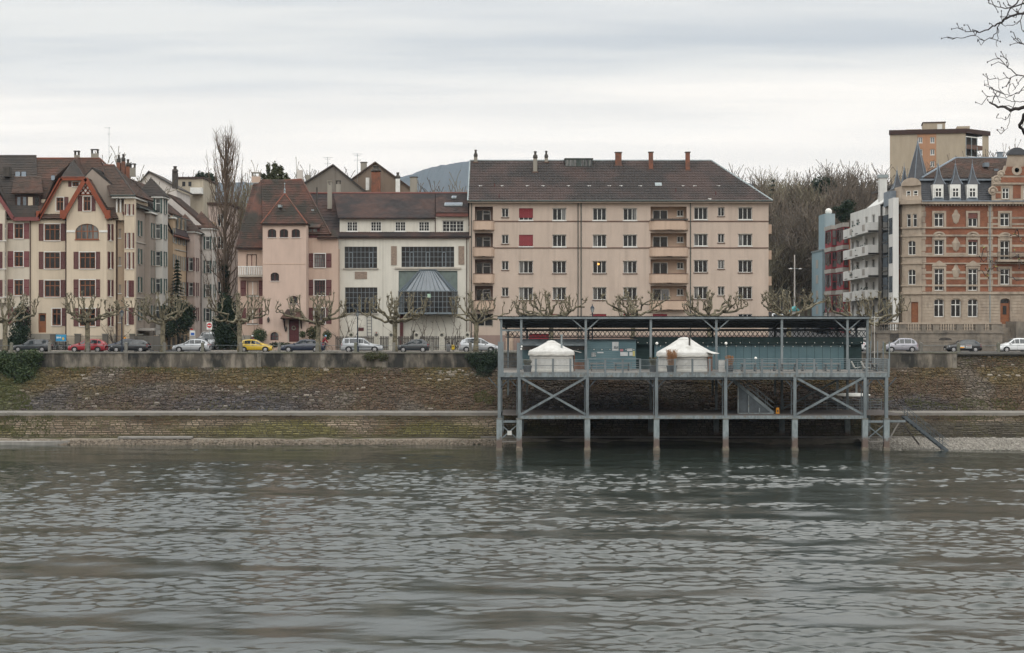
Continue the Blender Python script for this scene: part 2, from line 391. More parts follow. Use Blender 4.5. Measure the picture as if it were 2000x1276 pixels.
def river():
 X0, X1, Y0, Y1 = -57.0, 57.0, 50.0, 158.6; nx, ny = 800, 760
 xs = np.linspace(X0, X1, nx); ys = Y0 + (Y1 - Y0) * np.linspace(0, 1, ny) ** 1.12; x, y = np.meshgrid(xs, ys)
 # smooth water under the far bank, ruffled mid-river, with smooth dark upwellings drawn out along the current
 wx = x + 3 * vnoise(x / 9, y / 6, 90, 2); bank = .09 + .91 * (1 - sst(y + 22 * (vnoise(x / 22, y / 9, 40, 3) - .5), 126, 142))
 wy = y + 1.6 * vnoise(x / 4, y / 2, 71, 3); v = .55 * vnoise(wx / 8, wy / 2.2, 11, 4, .5) + .45 * vnoise(wx / 22, wy / 7, 31, 2); boil = sst(v, .515, .59); streak = sst(vnoise(x / 16, y / 1.8, 23, 3), .60, .74)
 amp = bank * (1 - CALM * boil) + .5 * streak * (1 - bank); calm = 1.1 - .55 * vnoise(x / 3, y / 1.5, 61, 4, .6) - .25 * sst(vnoise(x / 26, y / 10, 65, 3), .45, .7)
 rs = np.random.RandomState(3); h = np.zeros_like(x); n = 64; warp = [3.6 * vnoise(x / 5, y / 5, 200 + i, 1) for i in range(6)]
 for i in range(n):
  lam = .29 * (1.8 / .29) ** rs.rand(); k = 2 * np.pi / lam; a = np.pi / 2 + rs.normal(0, .6); s = WAVE_BASE * (2 / n) ** .5; ph = rs.rand() * 6.28 + warp[i % 6]
  h += s / k * np.sin(k * (np.cos(a) * x + np.sin(a) * y) + ph)
 h *= amp * calm
 for i in range(14):
  lam = 3 * 2.6 ** rs.rand(); k = 2 * np.pi / lam; a = np.pi / 2 + rs.normal(0, .6); h += (.3 + .7 * bank) * SWELL * (2 / 14) ** .5 / k * np.sin(k * (np.cos(a) * x + np.sin(a) * y) + rs.rand() * 6.28)
 edge = sst(x, X0, X0 + 3) * sst(-x, -X1, -X1 + 3) * sst(y, Y0, Y0 + 3); h *= edge
 me = bpy.data.meshes.new('water'); V = np.stack([x, y, h], -1).reshape(-1, 3).astype(np.float32); j, i = np.meshgrid(np.arange(ny - 1), np.arange(nx - 1), indexing='ij'); q = (j * nx + i).ravel(); Fq = np.stack([q, q + 1, q + nx + 1, q + nx], -1).astype(np.int32)
 me.vertices.add(len(V)); me.vertices.foreach_set('co', V.ravel()); me.loops.add(Fq.size); me.loops.foreach_set('vertex_index', Fq.ravel()); me.polygons.add(len(Fq)); me.polygons.foreach_set('loop_start', np.arange(0, Fq.size, 4, dtype=np.int32)); me.polygons.foreach_set('use_smooth', np.ones(len(Fq), dtype=bool)); me.update(calc_edges=True); me.materials.append(G['water']); at = me.attributes.new('ruffle', 'FLOAT', 'POINT'); at.data.foreach_set('value', (bank * (.75 + .25 * calm) + .3 * streak * (1 - bank)).ravel().astype(np.float32))
 ob('water', me, None, kind='structure')
 ob('water', MB().poly([(-900, 3.6, 0), (900, 3.6, 0), (900, Y0, 0), (-900, Y0, 0)]).poly([(-900, Y0, 0), (X0, Y0, 0), (X0, Y1, 0), (-900, Y1, 0)]).poly([(X1, Y0, 0), (900, Y0, 0), (900, Y1, 0), (X1, Y1, 0)]), G['water'], kind='structure')
river()
G['asphalt'] = M('asphalt', (.06, .06, .062), (.08, .079, .078), 2.5, c3=(.045, .045, .047), sc3=.3, r=.9, b=.3, bs=40)
G['paving'] = M('pavement_asphalt', (.13, .128, .12), (.10, .098, .092), 1.5, c3=(.16, .155, .145), sc3=.3, r=.9, b=.3, bs=30)
G['earth'] = M('earth', (.10, .085, .06), (.075, .085, .04), .4, c3=(.06, .05, .04), sc3=2, r=.95, b=.4)
G['concrete'] = M('weathered_concrete', (.30, .285, .26), (.20, .19, .175), 1.2, (1, 1, .3), c3=(.12, .115, .11), sc3=.8, st3=(1, 1, .4), lo3=.52, r=.9, b=.4)
# near bank the photographer stands on
ob('quay', MB().box(-400, 400, -120, 3.6, -2, 9.7), G['paving'], kind='structure')
# town ground, one sheet to the horizon
def ground():
 xs = [-7500, -4200, -2300, -1200, -600, -300, -200, -150] + list(range(-120, 121, 4)) + [150, 200, 300, 600, 1200, 2300, 4200, 7500]
 ys = [171.9, 180, 186] + list(range(188, 340, 4)) + [360, 400, 460, 540, 650, 800, 1000, 1500, 2300, 3200, 4100, 7100]
 b = MB(); b.v = [(x, y, gh(x, y)) for y in ys for x in xs]; n = len(xs)
 b.f = [(j * n + i, j * n + i + 1, (j + 1) * n + i + 1, (j + 1) * n + i) for j in range(len(ys) - 1) for i in range(n - 1)]; b.m = [0] * len(b.f)
 ob('ground', b, G['earth'], kind='structure', smooth=True)
ground()
def sheet(name, mat, x0, x1, y0, y1, dz, step=3, kind='structure', solid=0):
 b = MB(); nx = max(1, int((x1 - x0) / step)); ny = max(1, int((y1 - y0) / step)); zf = dz if callable(dz) else (lambda x, y: dz)
 b.v = [(x0 + (x1 - x0) * i / nx, y0 + (y1 - y0) * j / ny, zf(x0 + (x1 - x0) * i / nx, y0 + (y1 - y0) * j / ny)) for j in range(ny + 1) for i in range(nx + 1)]
 b.f = [(j * (nx + 1) + i, j * (nx + 1) + i + 1, (j + 1) * (nx + 1) + i + 1, (j + 1) * (nx + 1) + i) for j in range(ny) for i in range(nx)]; b.m = [0] * len(b.f)
 return ob(name, b, mat, kind=kind)
ob('road', MB().box(-160, 160, 174.5, 184.2, 8.3, STREET), G['asphalt'], kind='structure')
ob('promenade', MB().box(-160, 160, 172.25, 174.3, 8.3, STREET + .09), G['paving'], kind='structure')
ob('kerb', MB().box(-160, 160, 174.3, 174.5, 8.3, STREET + .10), G['stone'], kind='structure')
for a, b_ in ((-160, -41.3), (-34.3, 30.5), (45.2, 160)):
 ob('pavement', MB().box(a, b_, 184.4, 186.6, 8.3, STREET + .10), G['paving'], kind='structure')
 ob('kerb', MB().box(a, b_, 184.2, 184.4, 8.3, STREET + .11), G['stone'], kind='structure')
sheet('road', G['asphalt'], -41.2, -34.4, 184.2, 262, lambda x, y: STREET - .004 if y < 186 else max(STREET - .004, gh(x, y) + .12))
sheet('road', G['asphalt'], 31.0, 44.6, 184.2, 262, lambda x, y: STREET - .004 if y < 186 else max(STREET - .004, gh(x, y) + .12))
# painted parking line and crossing on the embankment road
ob('lane_marking', MB().box(-150, 150, 177.55, 177.67, STREET + .001, STREET + .004), G['white'], kind='structure')
# ---------------- embankment
PROF = dict(shore=(156.3, -.05), ledge=(158.0, .55), edge=(159.75, 2.80), path_in=(163.7, 2.86), foot=(171.55, 7.03), top=(172.0, STREET))
def stone_mat():
 m = bpy.data.materials.new('embankment_stone'); m.use_nodes = True; N, L, p = nodes_of(m)
 at = N.new('ShaderNodeVertexColor'); at.layer_name = 'tint'
 geo = N.new('ShaderNodeNewGeometry'); t = N.new('ShaderNodeTexNoise'); t.inputs['Scale'].default_value = 9; t.inputs['Detail'].default_value = 6; L.new(geo.outputs['Position'], t.inputs['Vector'])
 mr = N.new('ShaderNodeMapRange'); mr.inputs[1].default_value = .3; mr.inputs[2].default_value = .7; mr.inputs[3].default_value = .55; mr.inputs[4].default_value = 1.35; L.new(t.outputs['Fac'], mr.inputs[0])
 mx = N.new('ShaderNodeMix'); mx.data_type = 'RGBA'; mx.blend_type = 'MULTIPLY'; mx.inputs[0].default_value = 1; L.new(at.outputs['Color'], mx.inputs[6]); L.new(mr.outputs[0], mx.inputs[7])
 L.new(mx.outputs[2], p.inputs['Base Color']); p.inputs['Roughness'].default_value = .95; p.inputs['Specular IOR Level'].default_value = .1
 bp = N.new('ShaderNodeBump'); bp.inputs['Strength'].default_value = .6; bp.inputs['Distance'].default_value = .05; L.new(t.outputs['Fac'], bp.inputs['Height']); L.new(bp.outputs[0], p.inputs['Normal'])
 return m
G['ebstone'] = stone_mat()
G['joint'] = M('mossy_joint', (.055, .05, .035), (.075, .07, .03), .8, c3=(.04, .033, .028), sc3=.3, r=1, b=.5, bs=6)
def with_tint(me, cols):
 a = me.color_attributes.new('tint', 'FLOAT_COLOR', 'POINT'); a.data.foreach_set('color', np.array([(*c, 1) for c in cols], dtype=np.float32).ravel())
def n2(x, y, s=1.0, o=0): return mnoise.noise(Vector((x * s + o, y * s + o * .37, o)))
def lay_stones(name, A, B, x0, x1, ch, ln, proud, colour, seed, parent=None, singles=None, skip=None):
 """courses of stones on the slope from A=(y,z) up to B; singles(x, t) picks stones that stay objects of their own"""
 rr = random.Random(seed); A = Vector((0, A[0], A[1])); B = Vector((0, B[0], B[1])); d = (B - A); sl = d.length; d.normalize(); nrm = Vector((0, -d.z, d.y))
 V = []; Fc = []; C = []; one = []
 t = 0
 while t < sl - .03:
  h = min(rr.uniform(*ch), sl - t); x = x0 - rr.random()
  while x < x1:
   w = rr.uniform(*ln); g = .026; pr = rr.uniform(.35, 1) * proud; c = colour(x + w / 2, (t + h / 2) / sl, rr)
   if c is not None and not (skip and skip(x + w / 2, t / sl)):
    k = [rr.uniform(.0, .035) for _ in range(8)]
    t_ = t; t = t + (.28 if seed < 7 else .09) * n2(x, t, .5, seed) + (.14 if seed < 7 else .03) * n2(x, t, 2.1, seed); base = [(x + g, t + g), (x + w - g, t + g), (x + w - g, t + h - g), (x + g, t + h - g)]
    top = [(x + g + .03 + k[0], t + g + .02 + k[1]), (x + w - g - .03 - k[2], t + g + .02 + k[3]), (x + w - g - .03 - k[4], t + h - g - .02 - k[5] * .6), (x + g + .03 + k[6], t + h - g - .02 - k[7] * .6)]
    vs = [Vector((a, 0, 0)) + A + d * b_ - nrm * .03 for a, b_ in base] + [Vector((a, 0, 0)) + A + d * b_ + nrm * (pr * rr.uniform(.8, 1.1)) for a, b_ in top]
    fs = [(4, 5, 6, 7), (0, 1, 5, 4), (1, 2, 6, 5), (2, 3, 7, 6), (3, 0, 4, 7)]
    if singles and singles(x, t / sl) and len(one) < 300: one.append((vs, fs, c))
    else:
     o = len(V); V += [tuple(v) for v in vs]; Fc += [tuple(i + o for i in f) for f in fs]; C += [c] * 8
    t = t_
   x += w
  t += h
 b = MB(); b.v = V; b.f = Fc; b.m = [0] * len(Fc); me = b.mesh(name, [G['ebstone']]); with_tint(me, C)
 o = ob(name, me, None, parent, kind='stuff')
 for vs, fs, c in one:
  m1 = MB().add(vs, fs).mesh('stone_block', [G['ebstone']]); with_tint(m1, [c] * 8); ob('stone_block', m1, None, parent)
 return o
def lerp3(a, b, t): return tuple(a[i] + (b[i] - a[i]) * t for i in range(3))
def c_slope(x, t, rr):
 k = rr.uniform(.65, 1.35); n = n2(x, t * 9, .11, 3) + .5 * n2(x, t * 9, .4, 8)
 brown, olive, blue, grey, pale = (.108, .075, .051), (.118, .088, .046), (.072, .070, .075), (.13, .108, .088), (.30, .265, .225)
 bl = smooth(.52 - t + .3 * n2(x, t * 9, .25, 61), -.1, .35) * smooth(n2(x, t * 6, .07, 21) + .15, -.15, .35) * rr.uniform(.55, 1)
 c = lerp3(brown, olive, smooth(n + (t - .5) * .8, -.1, .4)); c = lerp3(c, grey, smooth(n2(x, t * 9, .2, 31), .05, .4))
 c = lerp3(c, blue, bl)
 if rr.random() < .012 + .3 * smooth(n2(x, t * 12, .22, 55), .25, .55) * (1 - bl): c = lerp3(c, pale, rr.uniform(.2, .85))
 if x < -46: c = lerp3(c, (.075, .08, .034), smooth(-x + 3 * n2(x, t * 9, .4, 2), 48, 54))
 return tuple(min(.6, q * k * .86) for q in c)
def c_low(x, t, rr):
 k = rr.uniform(.7, 1.25); n = n2(x, t * 3, .12, 13) + .5 * n2(x, t * 3, .5, 4)
 c = lerp3((.27, .215, .165), (.17, .13, .098), smooth(n, -.3, .35)); c = lerp3(c, (.11, .078, .05), smooth(n2(x, t * 4, .16, 77) + (t - .5) * .7, -.1, .35))
 c = lerp3(c, (.125, .115, .045), .9 * smooth(n2(x, t * 2, .1, 91) - abs(t - .3) * .5, .02, .3))
 if t < .1: c = lerp3(c, (.10, .095, .06), .5)
 if -1 < x < 37: c = lerp3(c, (.06, .055, .05), .55 * smooth(.55 - t + .25 * n2(x, 0, .8, 5), 0, .22))      # shade below the pier painted into the wall stones, deeper at the foot
 if x > 36: c = lerp3(c, (.085, .075, .06), smooth(.75 - t, 0, .2))
 return tuple(q * k for q in c)
P_ = PROF
eb = MB()
def strip(b, pts, x0, x1, step=4):
 n = int((x1 - x0) / step)
 for (a, c) in zip(pts[:-1], pts[1:]):
  for i in range(n):
   xa, xb = x0 + (x1 - x0) * i / n, x0 + (x1 - x0) * (i + 1) / n
   b.poly([(xa, *a), (xb, *a), (xb, *c), (xa, *c)])
strip(eb, [(150, -2.2), P_['shore'], P_['ledge'], P_['edge']], -160, 160)
strip(eb, [P_['path_in'], P_['foot'], (172.4, 7.2)], -160, 160)
strip(eb, [P_['foot'], (172.6, STREET)], 47.2, 160, 6); strip(eb, [P_['foot'], (172.6, STREET)], -160, -55, 6)
embank = ob('embankment', eb, G['joint'], kind='structure')
lay_stones('slope_stones', P_['path_in'], P_['foot'], -62, 66, (.17, .38), (.2, .68), .16, c_slope, 5, embank)
lay_stones('slope_stones', P_['foot'], (172.6, STREET + .02), 47.6, 66, (.2, .32), (.25, .6), .1, c_slope, 6, embank)
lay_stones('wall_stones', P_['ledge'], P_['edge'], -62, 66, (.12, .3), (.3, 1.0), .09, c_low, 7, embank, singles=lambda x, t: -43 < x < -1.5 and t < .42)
ob('footpath', MB().box(-160, 160, 159.55, 163.9, 2.6, 2.89), M('path_concrete', (.22, .205, .18), (.155, .145, .13), 1.1, r=.9, b=.3), kind='structure')
# ledge and gravel at the waterline
G['ledge'] = M('shore_concrete', (.22, .185, .145), (.13, .11, .085), 1.6, c3=(.16, .15, .12), sc3=.5, r=.9, b=.6, bs=8)
def shore_ledge():
 b = MB(); n = 330; xs = [-75 + 110 * i / n for i in range(n + 1)]; rows = []
 for x in xs:
  w = .5 * n2(x, 0, .12, 4) + .22 * n2(x, 0, .6, 9); h = .42 + .1 * n2(x, 1, .35, 2); rows.append([(x, 155.9 + w, -.35), (x, 156.75 + w * .8, .12 + .05 * n2(x, 2, 1.5)), (x, 157.35 + w * .4, h), (x, 158.4, h + .14)])
 for i in range(n):
  for k in range(3): b.poly([rows[i][k], rows[i + 1][k], rows[i + 1][k + 1], rows[i][k + 1]])
 ob('shore_ledge', b, G['ledge'], kind='structure')
 b = MB().slab([(-75, 154.6, -.5), (-45.5, 155.6, -.5), (-42.8, 156.6, -.5), (-43.5, 157.5, -.5), (-75, 157.5, -.5)], (0, 0, .82)); ob('boat_ramp', b, G['concrete'], kind='structure')
 ob('culvert_slab', MB().box(PX(232, 157.6), PX(376, 157.6), 157.2, 158.6, .5, .68), G['concrete'], kind='structure')
shore_ledge()
def gravel():
 rr = random.Random(4); V = []; Fc = []; C = []
 def hz(x, y): return .62 * smooth(y, 148.6 + max(0, (44 - x)) * .25, 156.6) + .06 * n2(x, y, .3, 2) - .08
 for q_ in range(20000):
  x = rr.uniform(33.5, 60); y = 148.5 + 8.6 * rr.random() ** .8; z = hz(x, y)
  if q_ > 15000: x = rr.uniform(-62, 0); k_ = rr.random(); y = 156.0 + 1.3 * k_ + .5 * n2(x, 0, .12, 4); z = -.1 + .5 * k_
  s = rr.uniform(.04, .11) * (1.8 if rr.random() < .08 else 1)
  if z < -.12: continue
  c = lerp3((.36, .34, .30), (.18, .165, .145), rr.random()) if x > 20 else lerp3((.26, .22, .175), (.12, .10, .08), rr.random()); o = len(V)
  a = rr.uniform(0, 6.28); e = rr.uniform(.6, 1.6)
  for k in range(5): V.append((x + math.cos(a + k * 1.2566) * s * e, y + math.sin(a + k * 1.2566) * s, z - .03))
  for k in range(5): V.append((x + math.cos(a + k * 1.2566) * s * e * .6, y + math.sin(a + k * 1.2566) * s * .6, z + s * .6))
  Fc += [(o + k, o + (k + 1) % 5, o + 5 + (k + 1) % 5, o + 5 + k) for k in range(5)] + [tuple(range(o + 5, o + 10))]; C += [c] * 10
 b = MB(); b.v = V; b.f = Fc; b.m = [0] * len(Fc); me = b.mesh('gravel', [G['ebstone']]); with_tint(me, C)
 ob('gravel', me, None, kind='stuff', label='pale loose gravel on the shore under the river stairs', cat='gravel')
 sheet('gravel_bank', M('wet_gravel', (.2, .185, .155), (.13, .12, .10), 6, r=.9, b=.6), 33.5, 160, 148.5, 157.4, lambda x, y: hz(min(x, 60), y) - .03, 1.2)
gravel()
# ---------------- retaining wall with coping and buttresses
G['retwall'] = M('stained_wall', (.25, .22, .18), (.095, .085, .07), .9, (1, 1, .3), .40, .58, c3=(.035, .034, .03), sc3=.45, st3=(1, 1, .4), lo3=.44, hi3=.60, r=.95, b=.6, bs=9)
G['retwall2'] = M('pale_buttress', (.27, .245, .205), (.14, .125, .105), .9, (1, 1, .4), c3=(.08, .075, .065), sc3=1.5, r=.95, b=.5)
G['coping'] = M('coping_stone', (.21, .20, .18), (.13, .125, .11), 1.3, c3=(.12, .125, .08), sc3=.5, r=.9, b=.4)
rw = thing('retaining_wall', 'stained grey river retaining wall with a flat coping along the street', 'wall', (0, 171.8, 7))
ob('wall', MB().box(-55, 47.2, 171.58, 172.24, 6.8, STREET - .02), G['retwall'], rw)
x = -55.0
while x < 47:
 w = min(2.6, 47.2 - x); ob('coping_slab', MB().box(x, x + w - .02, 171.46, 172.24, STREET - .02, STREET + .12 + rnd.uniform(-.008, .008)), G['coping'], rw); x += 2.6
for px in (246, 506, 630, 750, 1865):
 X = PX(px, 171.5); ob('buttress', MB().box(X - .2, X + .2, 171.52, 171.6, 6.9, STREET - .02), G['retwall2'], rw)
# ---------------- far wooded hill
def hill():
 prof = [(-2500, 330), (-600, 344), (0, 356), (300, 362), (480, 356), (600, 356), (700, 352), (770, 347), (800, 342), (830, 331), (860, 323), (890, 318), (920, 315), (1000, 314), (1150, 320), (1300, 334), (1450, 356), (1560, 372), (1700, 386), (1850, 398), (2100, 390), (2600, 360), (4500, 350)]
 def ry(px):
  for (a, ya), (b, yb) in zip(prof[:-1], prof[1:]):
   if a <= px <= b: return ya + (yb - ya) * (px - a) / (b - a)
  return prof[-1][1]
 HY = 6000; b = MB(); xs = list(range(-2500, 4501, 5)); Ys = (4100, 4500, 4900, 5260, 5560, 5840, 6000, 6180, 6700); ks = (0, .2, .44, .66, .83, .95, 1, .93, .0)
 for Y, k in zip(Ys, ks):
  for px in xs:
   X = PX(px, HY); zt = PZ(ry(px), HY); z = 20 + (zt - 20) * k + (0 if k in (0,) else 28 * n2(X, Y, .0034, 3) * (1 - k) * 2 + 7 * n2(X, Y, .028, 8) + 4.5 * n2(X, Y, .08, 5)); b.v.append((X, Y, z))
 n = len(xs); b.f = [(j * n + i, j * n + i + 1, (j + 1) * n + i + 1, (j + 1) * n + i) for j in range(len(Ys) - 1) for i in range(n - 1)]; b.m = [0] * len(b.f)
 ob('hill', b, M('wooded_hillside', (.07, .065, .055), (.045, .05, .04), .04, c3=(.10, .09, .075), sc3=.15, r=1, sp=0), kind='structure', smooth=False)
hill()
# ---------------- the damp air that turns the hill blue
hz = bpy.data.materials.new('haze'); hz.use_nodes = True; hn = hz.node_tree.nodes; hn.clear()
vo = hn.new('ShaderNodeOutputMaterial'); vp = hn.new('ShaderNodeVolumePrincipled'); vp.inputs['Color'].default_value = (.58, .77, 1, 1); vp.inputs['Density'].default_value = .000062; vp.inputs['Anisotropy'].default_value = 0
hz.node_tree.links.new(vp.outputs[0], vo.inputs['Volume'])
HAZE = ob('haze', MB().box(-7600, 7600, -150, 7200, -3.5, 680), hz, kind='stuff', label='thin bluish haze over river, town and hill', cat='haze')
# ------------------------------------------------------------------ pink apartment block
G['aptwall'] = plaster('apartment_plaster', (.52, .425, .355), .84)
G['aptbalc'] = plaster('balcony_plaster', (.53, .40, .31), .85)
G['aptplinth'] = plaster('apartment_plinth', (.30, .22, .19), .8)
G['aptroof'] = M('apartment_tiles', (.066, .056, .052), (.04, .038, .038), 3.2, c3=(.088, .064, .058), sc3=.2, lo3=.46, hi3=.6, r=.8, b=.2)
G['zinc'] = M('zinc_sheet', (.30, .34, .35), (.22, .26, .27), 1.5, r=.45, me=.3)
G['brick'] = M('chimney_brick', (.24, .10, .062), (.17, .075, .05), 5, c3=(.10, .07, .055), sc3=1.2, r=.9, b=.4)
G['greyplaster'] = plaster('grey_plaster', (.30, .28, .24), .7)
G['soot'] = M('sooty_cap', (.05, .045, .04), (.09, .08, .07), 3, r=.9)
def apartment():
 Y = 190.0; f = Fac(0, Y); g = gh(10, Y)
 b = thing('apartment_block', 'long pink plastered apartment block with dark tiled hip roof and red blinds', 'building', (PX(1209, Y), Y, g))
 x0, x1 = PX(917, Y), PX(1501, Y); ze = PZ(395, Y); zg = g - .3; ops = []
 rows = [(407, 430.5), (458.8, 482), (510, 534), (561.7, 586)]
 for r, (t, bt) in enumerate(rows):
  for i, (a, c) in enumerate(((1013.7, 1041), (1079.3, 1105.7), (1158, 1184.2), (1217.4, 1243.8), (1355.5, 1382), (1442, 1469))):
   dy = -1.5 if i >= 4 else 0
   u0, u1, z0, z1 = f.rect(a, c, t + dy, bt + dy)
   if i == 0 and r < 2:
    ops.append((u0, u1, z0, z1)); bl = MB(); n_ = 18; zb = z0 + (.30 if r == 0 else .1)
    for k in range(n_):
     za = zb + (z1 - zb) * k / n_; zc = zb + (z1 - zb) * (k + 1) / n_; bl.slab([f.W(u0, .06, za), f.W(u1, .06, za), f.W(u1, .085, zc), f.W(u0, .085, zc)], (0, .01, 0))
    wb = window(b, f, u0, u1, z0, z1, None, 3, 1, 'white', 'glass', .13, sill='white')
    ob('roller_blind', bl, G['rollred'], b); continue
   gl = rnd.choice(('glass', 'glass', ('glass', 'glass', 'glass_curtain'), ('glass_curtain', 'glass', 'glass')))
   if (r, i) in ((2, 0), (1, 4), (2, 3), (3, 4)): gl = ('glass_curtain', 'glass', 'glass')
   window(b, f, u0, u1, z0, z1, ops, 3, 1, 'white', gl, .2, sill='white' if r < 2 else 'sillbrown', sillw=.1)
   fb = MB(); fbox(fb, f, u0 - .05, u1 + .05, -.05, .01, z1 + .0, z1 + .07); ob('lintel', fb, G['stone'], b)
  for a, c, dy in ((980, 993.4, 0), (1402, 1415, -2)):
   u0, u1, z0, z1 = f.rect(a, c, t + dy, t + 17.5 + dy)
   window(b, f, u0, u1, z0, z1, ops, 2, 1, 'white', 'glass' if (r, a) != (2, 1402) else 'glass_curtain', .2, sill='sillbrown', sillw=.09)
  # loggias with their parapets
  for a, c, pa, pc, kind in ((927.5, 962.7, 924, 965.7, 0), (1270.6, 1341, 1268, 1344.5, 1)):
   u0, u1, z0, z1 = f.rect(a, c, t - 3.2, bt + 1.5); ops.append((u0, u1, z0, z1)); D = 1.35
   lg = MB(); lg.poly([f.W(u0, 0, z0), f.W(u0, D, z0), f.W(u0, D, z1), f.W(u0, 0, z1)]); lg.poly([f.W(u1, 0, z0), f.W(u1, D, z0), f.W(u1, D, z1), f.W(u1, 0, z1)])
   lg.poly([f.W(u0, 0, z1), f.W(u1, 0, z1), f.W(u1, D, z1), f.W(u0, D, z1)]); lg.poly([f.W(u0, 0, z0), f.W(u1, 0, z0), f.W(u1, D, z0), f.W(u0, D, z0)])
   f2 = f.shift(D); o2 = []
   if kind == 0:
    m = u0 + (u1 - u0) * .42
    window(b, f2, u0 + .12, m, z0 + .02, z1 - .35, o2, 1, 1, 'stone', 'glass', .05, sill=None, name='balcony_door')
    window(b, f2, m + .02, u1 - .3, z0 + .05, z1 - .35, o2, 1, 1, 'white', 'glass', .05, sill=None, transom=.68)
   else:
    m = u0 + .36 + (1.8 if r < 3 else 2.0)
    window(b, f2, u0 + .36, m, z0 + .02, z1 - .3, o2, 2, 1, 'white', ('glass', 'glass_sky') if r == 3 else 'glass', .05, sill=None, name='balcony_door', fw=.09)
    window(b, f2, u1 - 1.0, u1 - .22, z0 + .65, z1 - .3, o2, 2, 1, 'white', 'glass', .05, sill='white')
   wall_mb(lg, f2, u0, u1, z0, z1, o2, .12); ob('loggia', lg, G['aptplinth' if kind == 0 else 'aptbalc'], b)
   v0, v1, w0, w1 = f.rect(pa, pc, bt + 2, bt + 20); pb = MB(); n_ = 14
   pts = [(v0 + (v1 - v0) * k / n_, -.75 * (1 - (abs(2 * k / n_ - 1)) ** 6)) for k in range(n_ + 1)]
   for k in range(n_):
    (a0, d0), (a1, d1) = pts[k], pts[k + 1]
    pb.slab([f.W(a0, d0, w0), f.W(a1, d1, w0), f.W(a1, d1, w1), f.W(a0, d0, w1)], (0, .12, 0))
   pb.slab([f.W(a_, d_, w0) for a_, d_ in pts], (0, 0, .08))
   bal = ob('balcony', pb, G['aptbalc'], b); cp = MB()
   for k in range(n_):
    (a0, d0), (a1, d1) = pts[k], pts[k + 1]
    cp.slab([f.W(a0, d0 - .03, w1), f.W(a1, d1 - .03, w1), f.W(a1, d1 - .03, w1 + .08), f.W(a0, d0 - .03, w1 + .08)], (0, .18, 0))
   ob('coping', cp, G['sillbrown'], bal)
   if kind == 1 and r == 0:
    rl = MB()
    for k in range(6): fbox(rl, f, v0 + .2 + (v1 - v0 - .5) * k / 5 - .02, v0 + .2 + (v1 - v0 - .5) * k / 5 + .02, -.6, -.56, w1, w1 + .35);
    fbox(rl, f, v0 + .1, v1 - .1, -.66, -.5, w1 + .08, w1 + .28); ob('planter', rl, G['soot'], bal)
 # ground floor: blinds, doors and garage doors half hidden by the pier
 u0, u1, z0, z1 = f.rect(930, 963, 613, 638); window(b, f, u0, u1, z0, z1, ops, 2, 1, 'stone', 'glass', .5, sill=None, fw=.12)
 for a, c in ((1013.7, 1041), (1079.3, 1105.7), (1158, 1184.2), (1217.4, 1243.8), (1275, 1303), (1355.5, 1382), (1442, 1469)):
  u0, u1, z0, z1 = f.rect(a, c, 613.5, 638)
  if a in (1013.7, 1355.5, 1442): window(b, f, u0, u1, z0, z1, ops, 3, 1, 'white', 'glass', .13, sill='sillbrown')
  else:
   ops.append((u0, u1, z0, z1)); part(b, 'roller_blind', G['rollred'], f, u0, u1, .06, .1, z0, z1)
 for a, c, mt in ((987, 1003, 'aptbalc'), (1033, 1072, 'rollred')):
  u0, u1, z0, z1 = f.rect(a, c, 652, 684); ops.append((u0, u1, z0, z1)); part(b, 'garage_door', G[mt], f, u0, u1, .12, .18, z0, z1)
 wall(b, 'front_wall', G['aptwall'], f, x0, x1, PZ(655, Y), ze, ops)
 wall(b, 'plinth', G['aptplinth'], f.shift(-.03), x0, x1, zg, PZ(655, Y), ops)
 bk = MB(); bk.box(x0, x0 + .3, Y + .01, Y + 12, zg, ze); bk.box(x1 - .3, x1, Y + .01, Y + 12, zg, ze); bk.box(x0, x1, Y + 11.7, Y + 12.2, zg, ze); ob('side_wall', bk, G['aptwall'], b)
 ob('gable_wall', MB().prism([(x0 + .01, ze), (x0 + .01 + 1e-4, ze)], Y, Y) if False else MB().slab([(x0, Y - .3, ze - .1), (x0, Y + 6, PZ(316, Y + 6)), (x0, Y + 12, ze - .1)], (.3, 0, 0)), G['aptwall'], b)
 # side balconies seen past the corner
 for r, (t, bt) in enumerate(rows):
  z1 = PZ(bt + 4, Y); ob('balcony', MB().box(x1, x1 + 1.0, Y + 4, Y + 8.5, z1 - 1.1, z1), G['aptbalc'], b)
 # string courses between the upper storeys
 for t in (432.5, 484.5):
  for a, c in ((966, 1268), (1344.5, 1501)): u0, u1, z0, z1 = f.rect(a, c, t - 1, t + 1); part(b, 'string_course', G['sillbrown'], f, u0, u1, -.06, .02, z0, z1)
 for px in (920.5, 1129, 1135, 1348.5): pipe(b, G['pipe'], f, PX(px, Y), zg, ze - .1, .055 if px != 1135 else .06)
 # roof
 ev = ze + .12; YR = Y + 6; zr = PZ(314, YR); xl, xr = PX(914, Y) , PX(1507, Y); rl, rr_ = PX(918, YR), PX(1389, YR)
 e0, e1, r0, r1 = (xl, Y - .6, ev), (xr, Y - .6, ev), (rl, YR, zr), (rr_, YR, zr)
 k0, k1 = (xl, Y + 12.6, ev), (xr, Y + 12.6, ev)
 roof(b, G['aptroof'], [e0, e1, r1, r0], tw=.33, th=.36, lift=.07, wave=.06)
 roof(b, G['aptroof'], [k1, k0, r0, r1], tile=False); roof(b, G['aptroof'], [e1, k1, r1], tw=.33, th=.36, lift=.07, wave=.06)
 ridge_cap(b, G['zinc'], r0, r1, .12); ridge_cap(b, G['zinc'], r1, e1, .13, 'hip_ridge'); ridge_cap(b, G['zinc'], r0, e0, .1, 'verge')
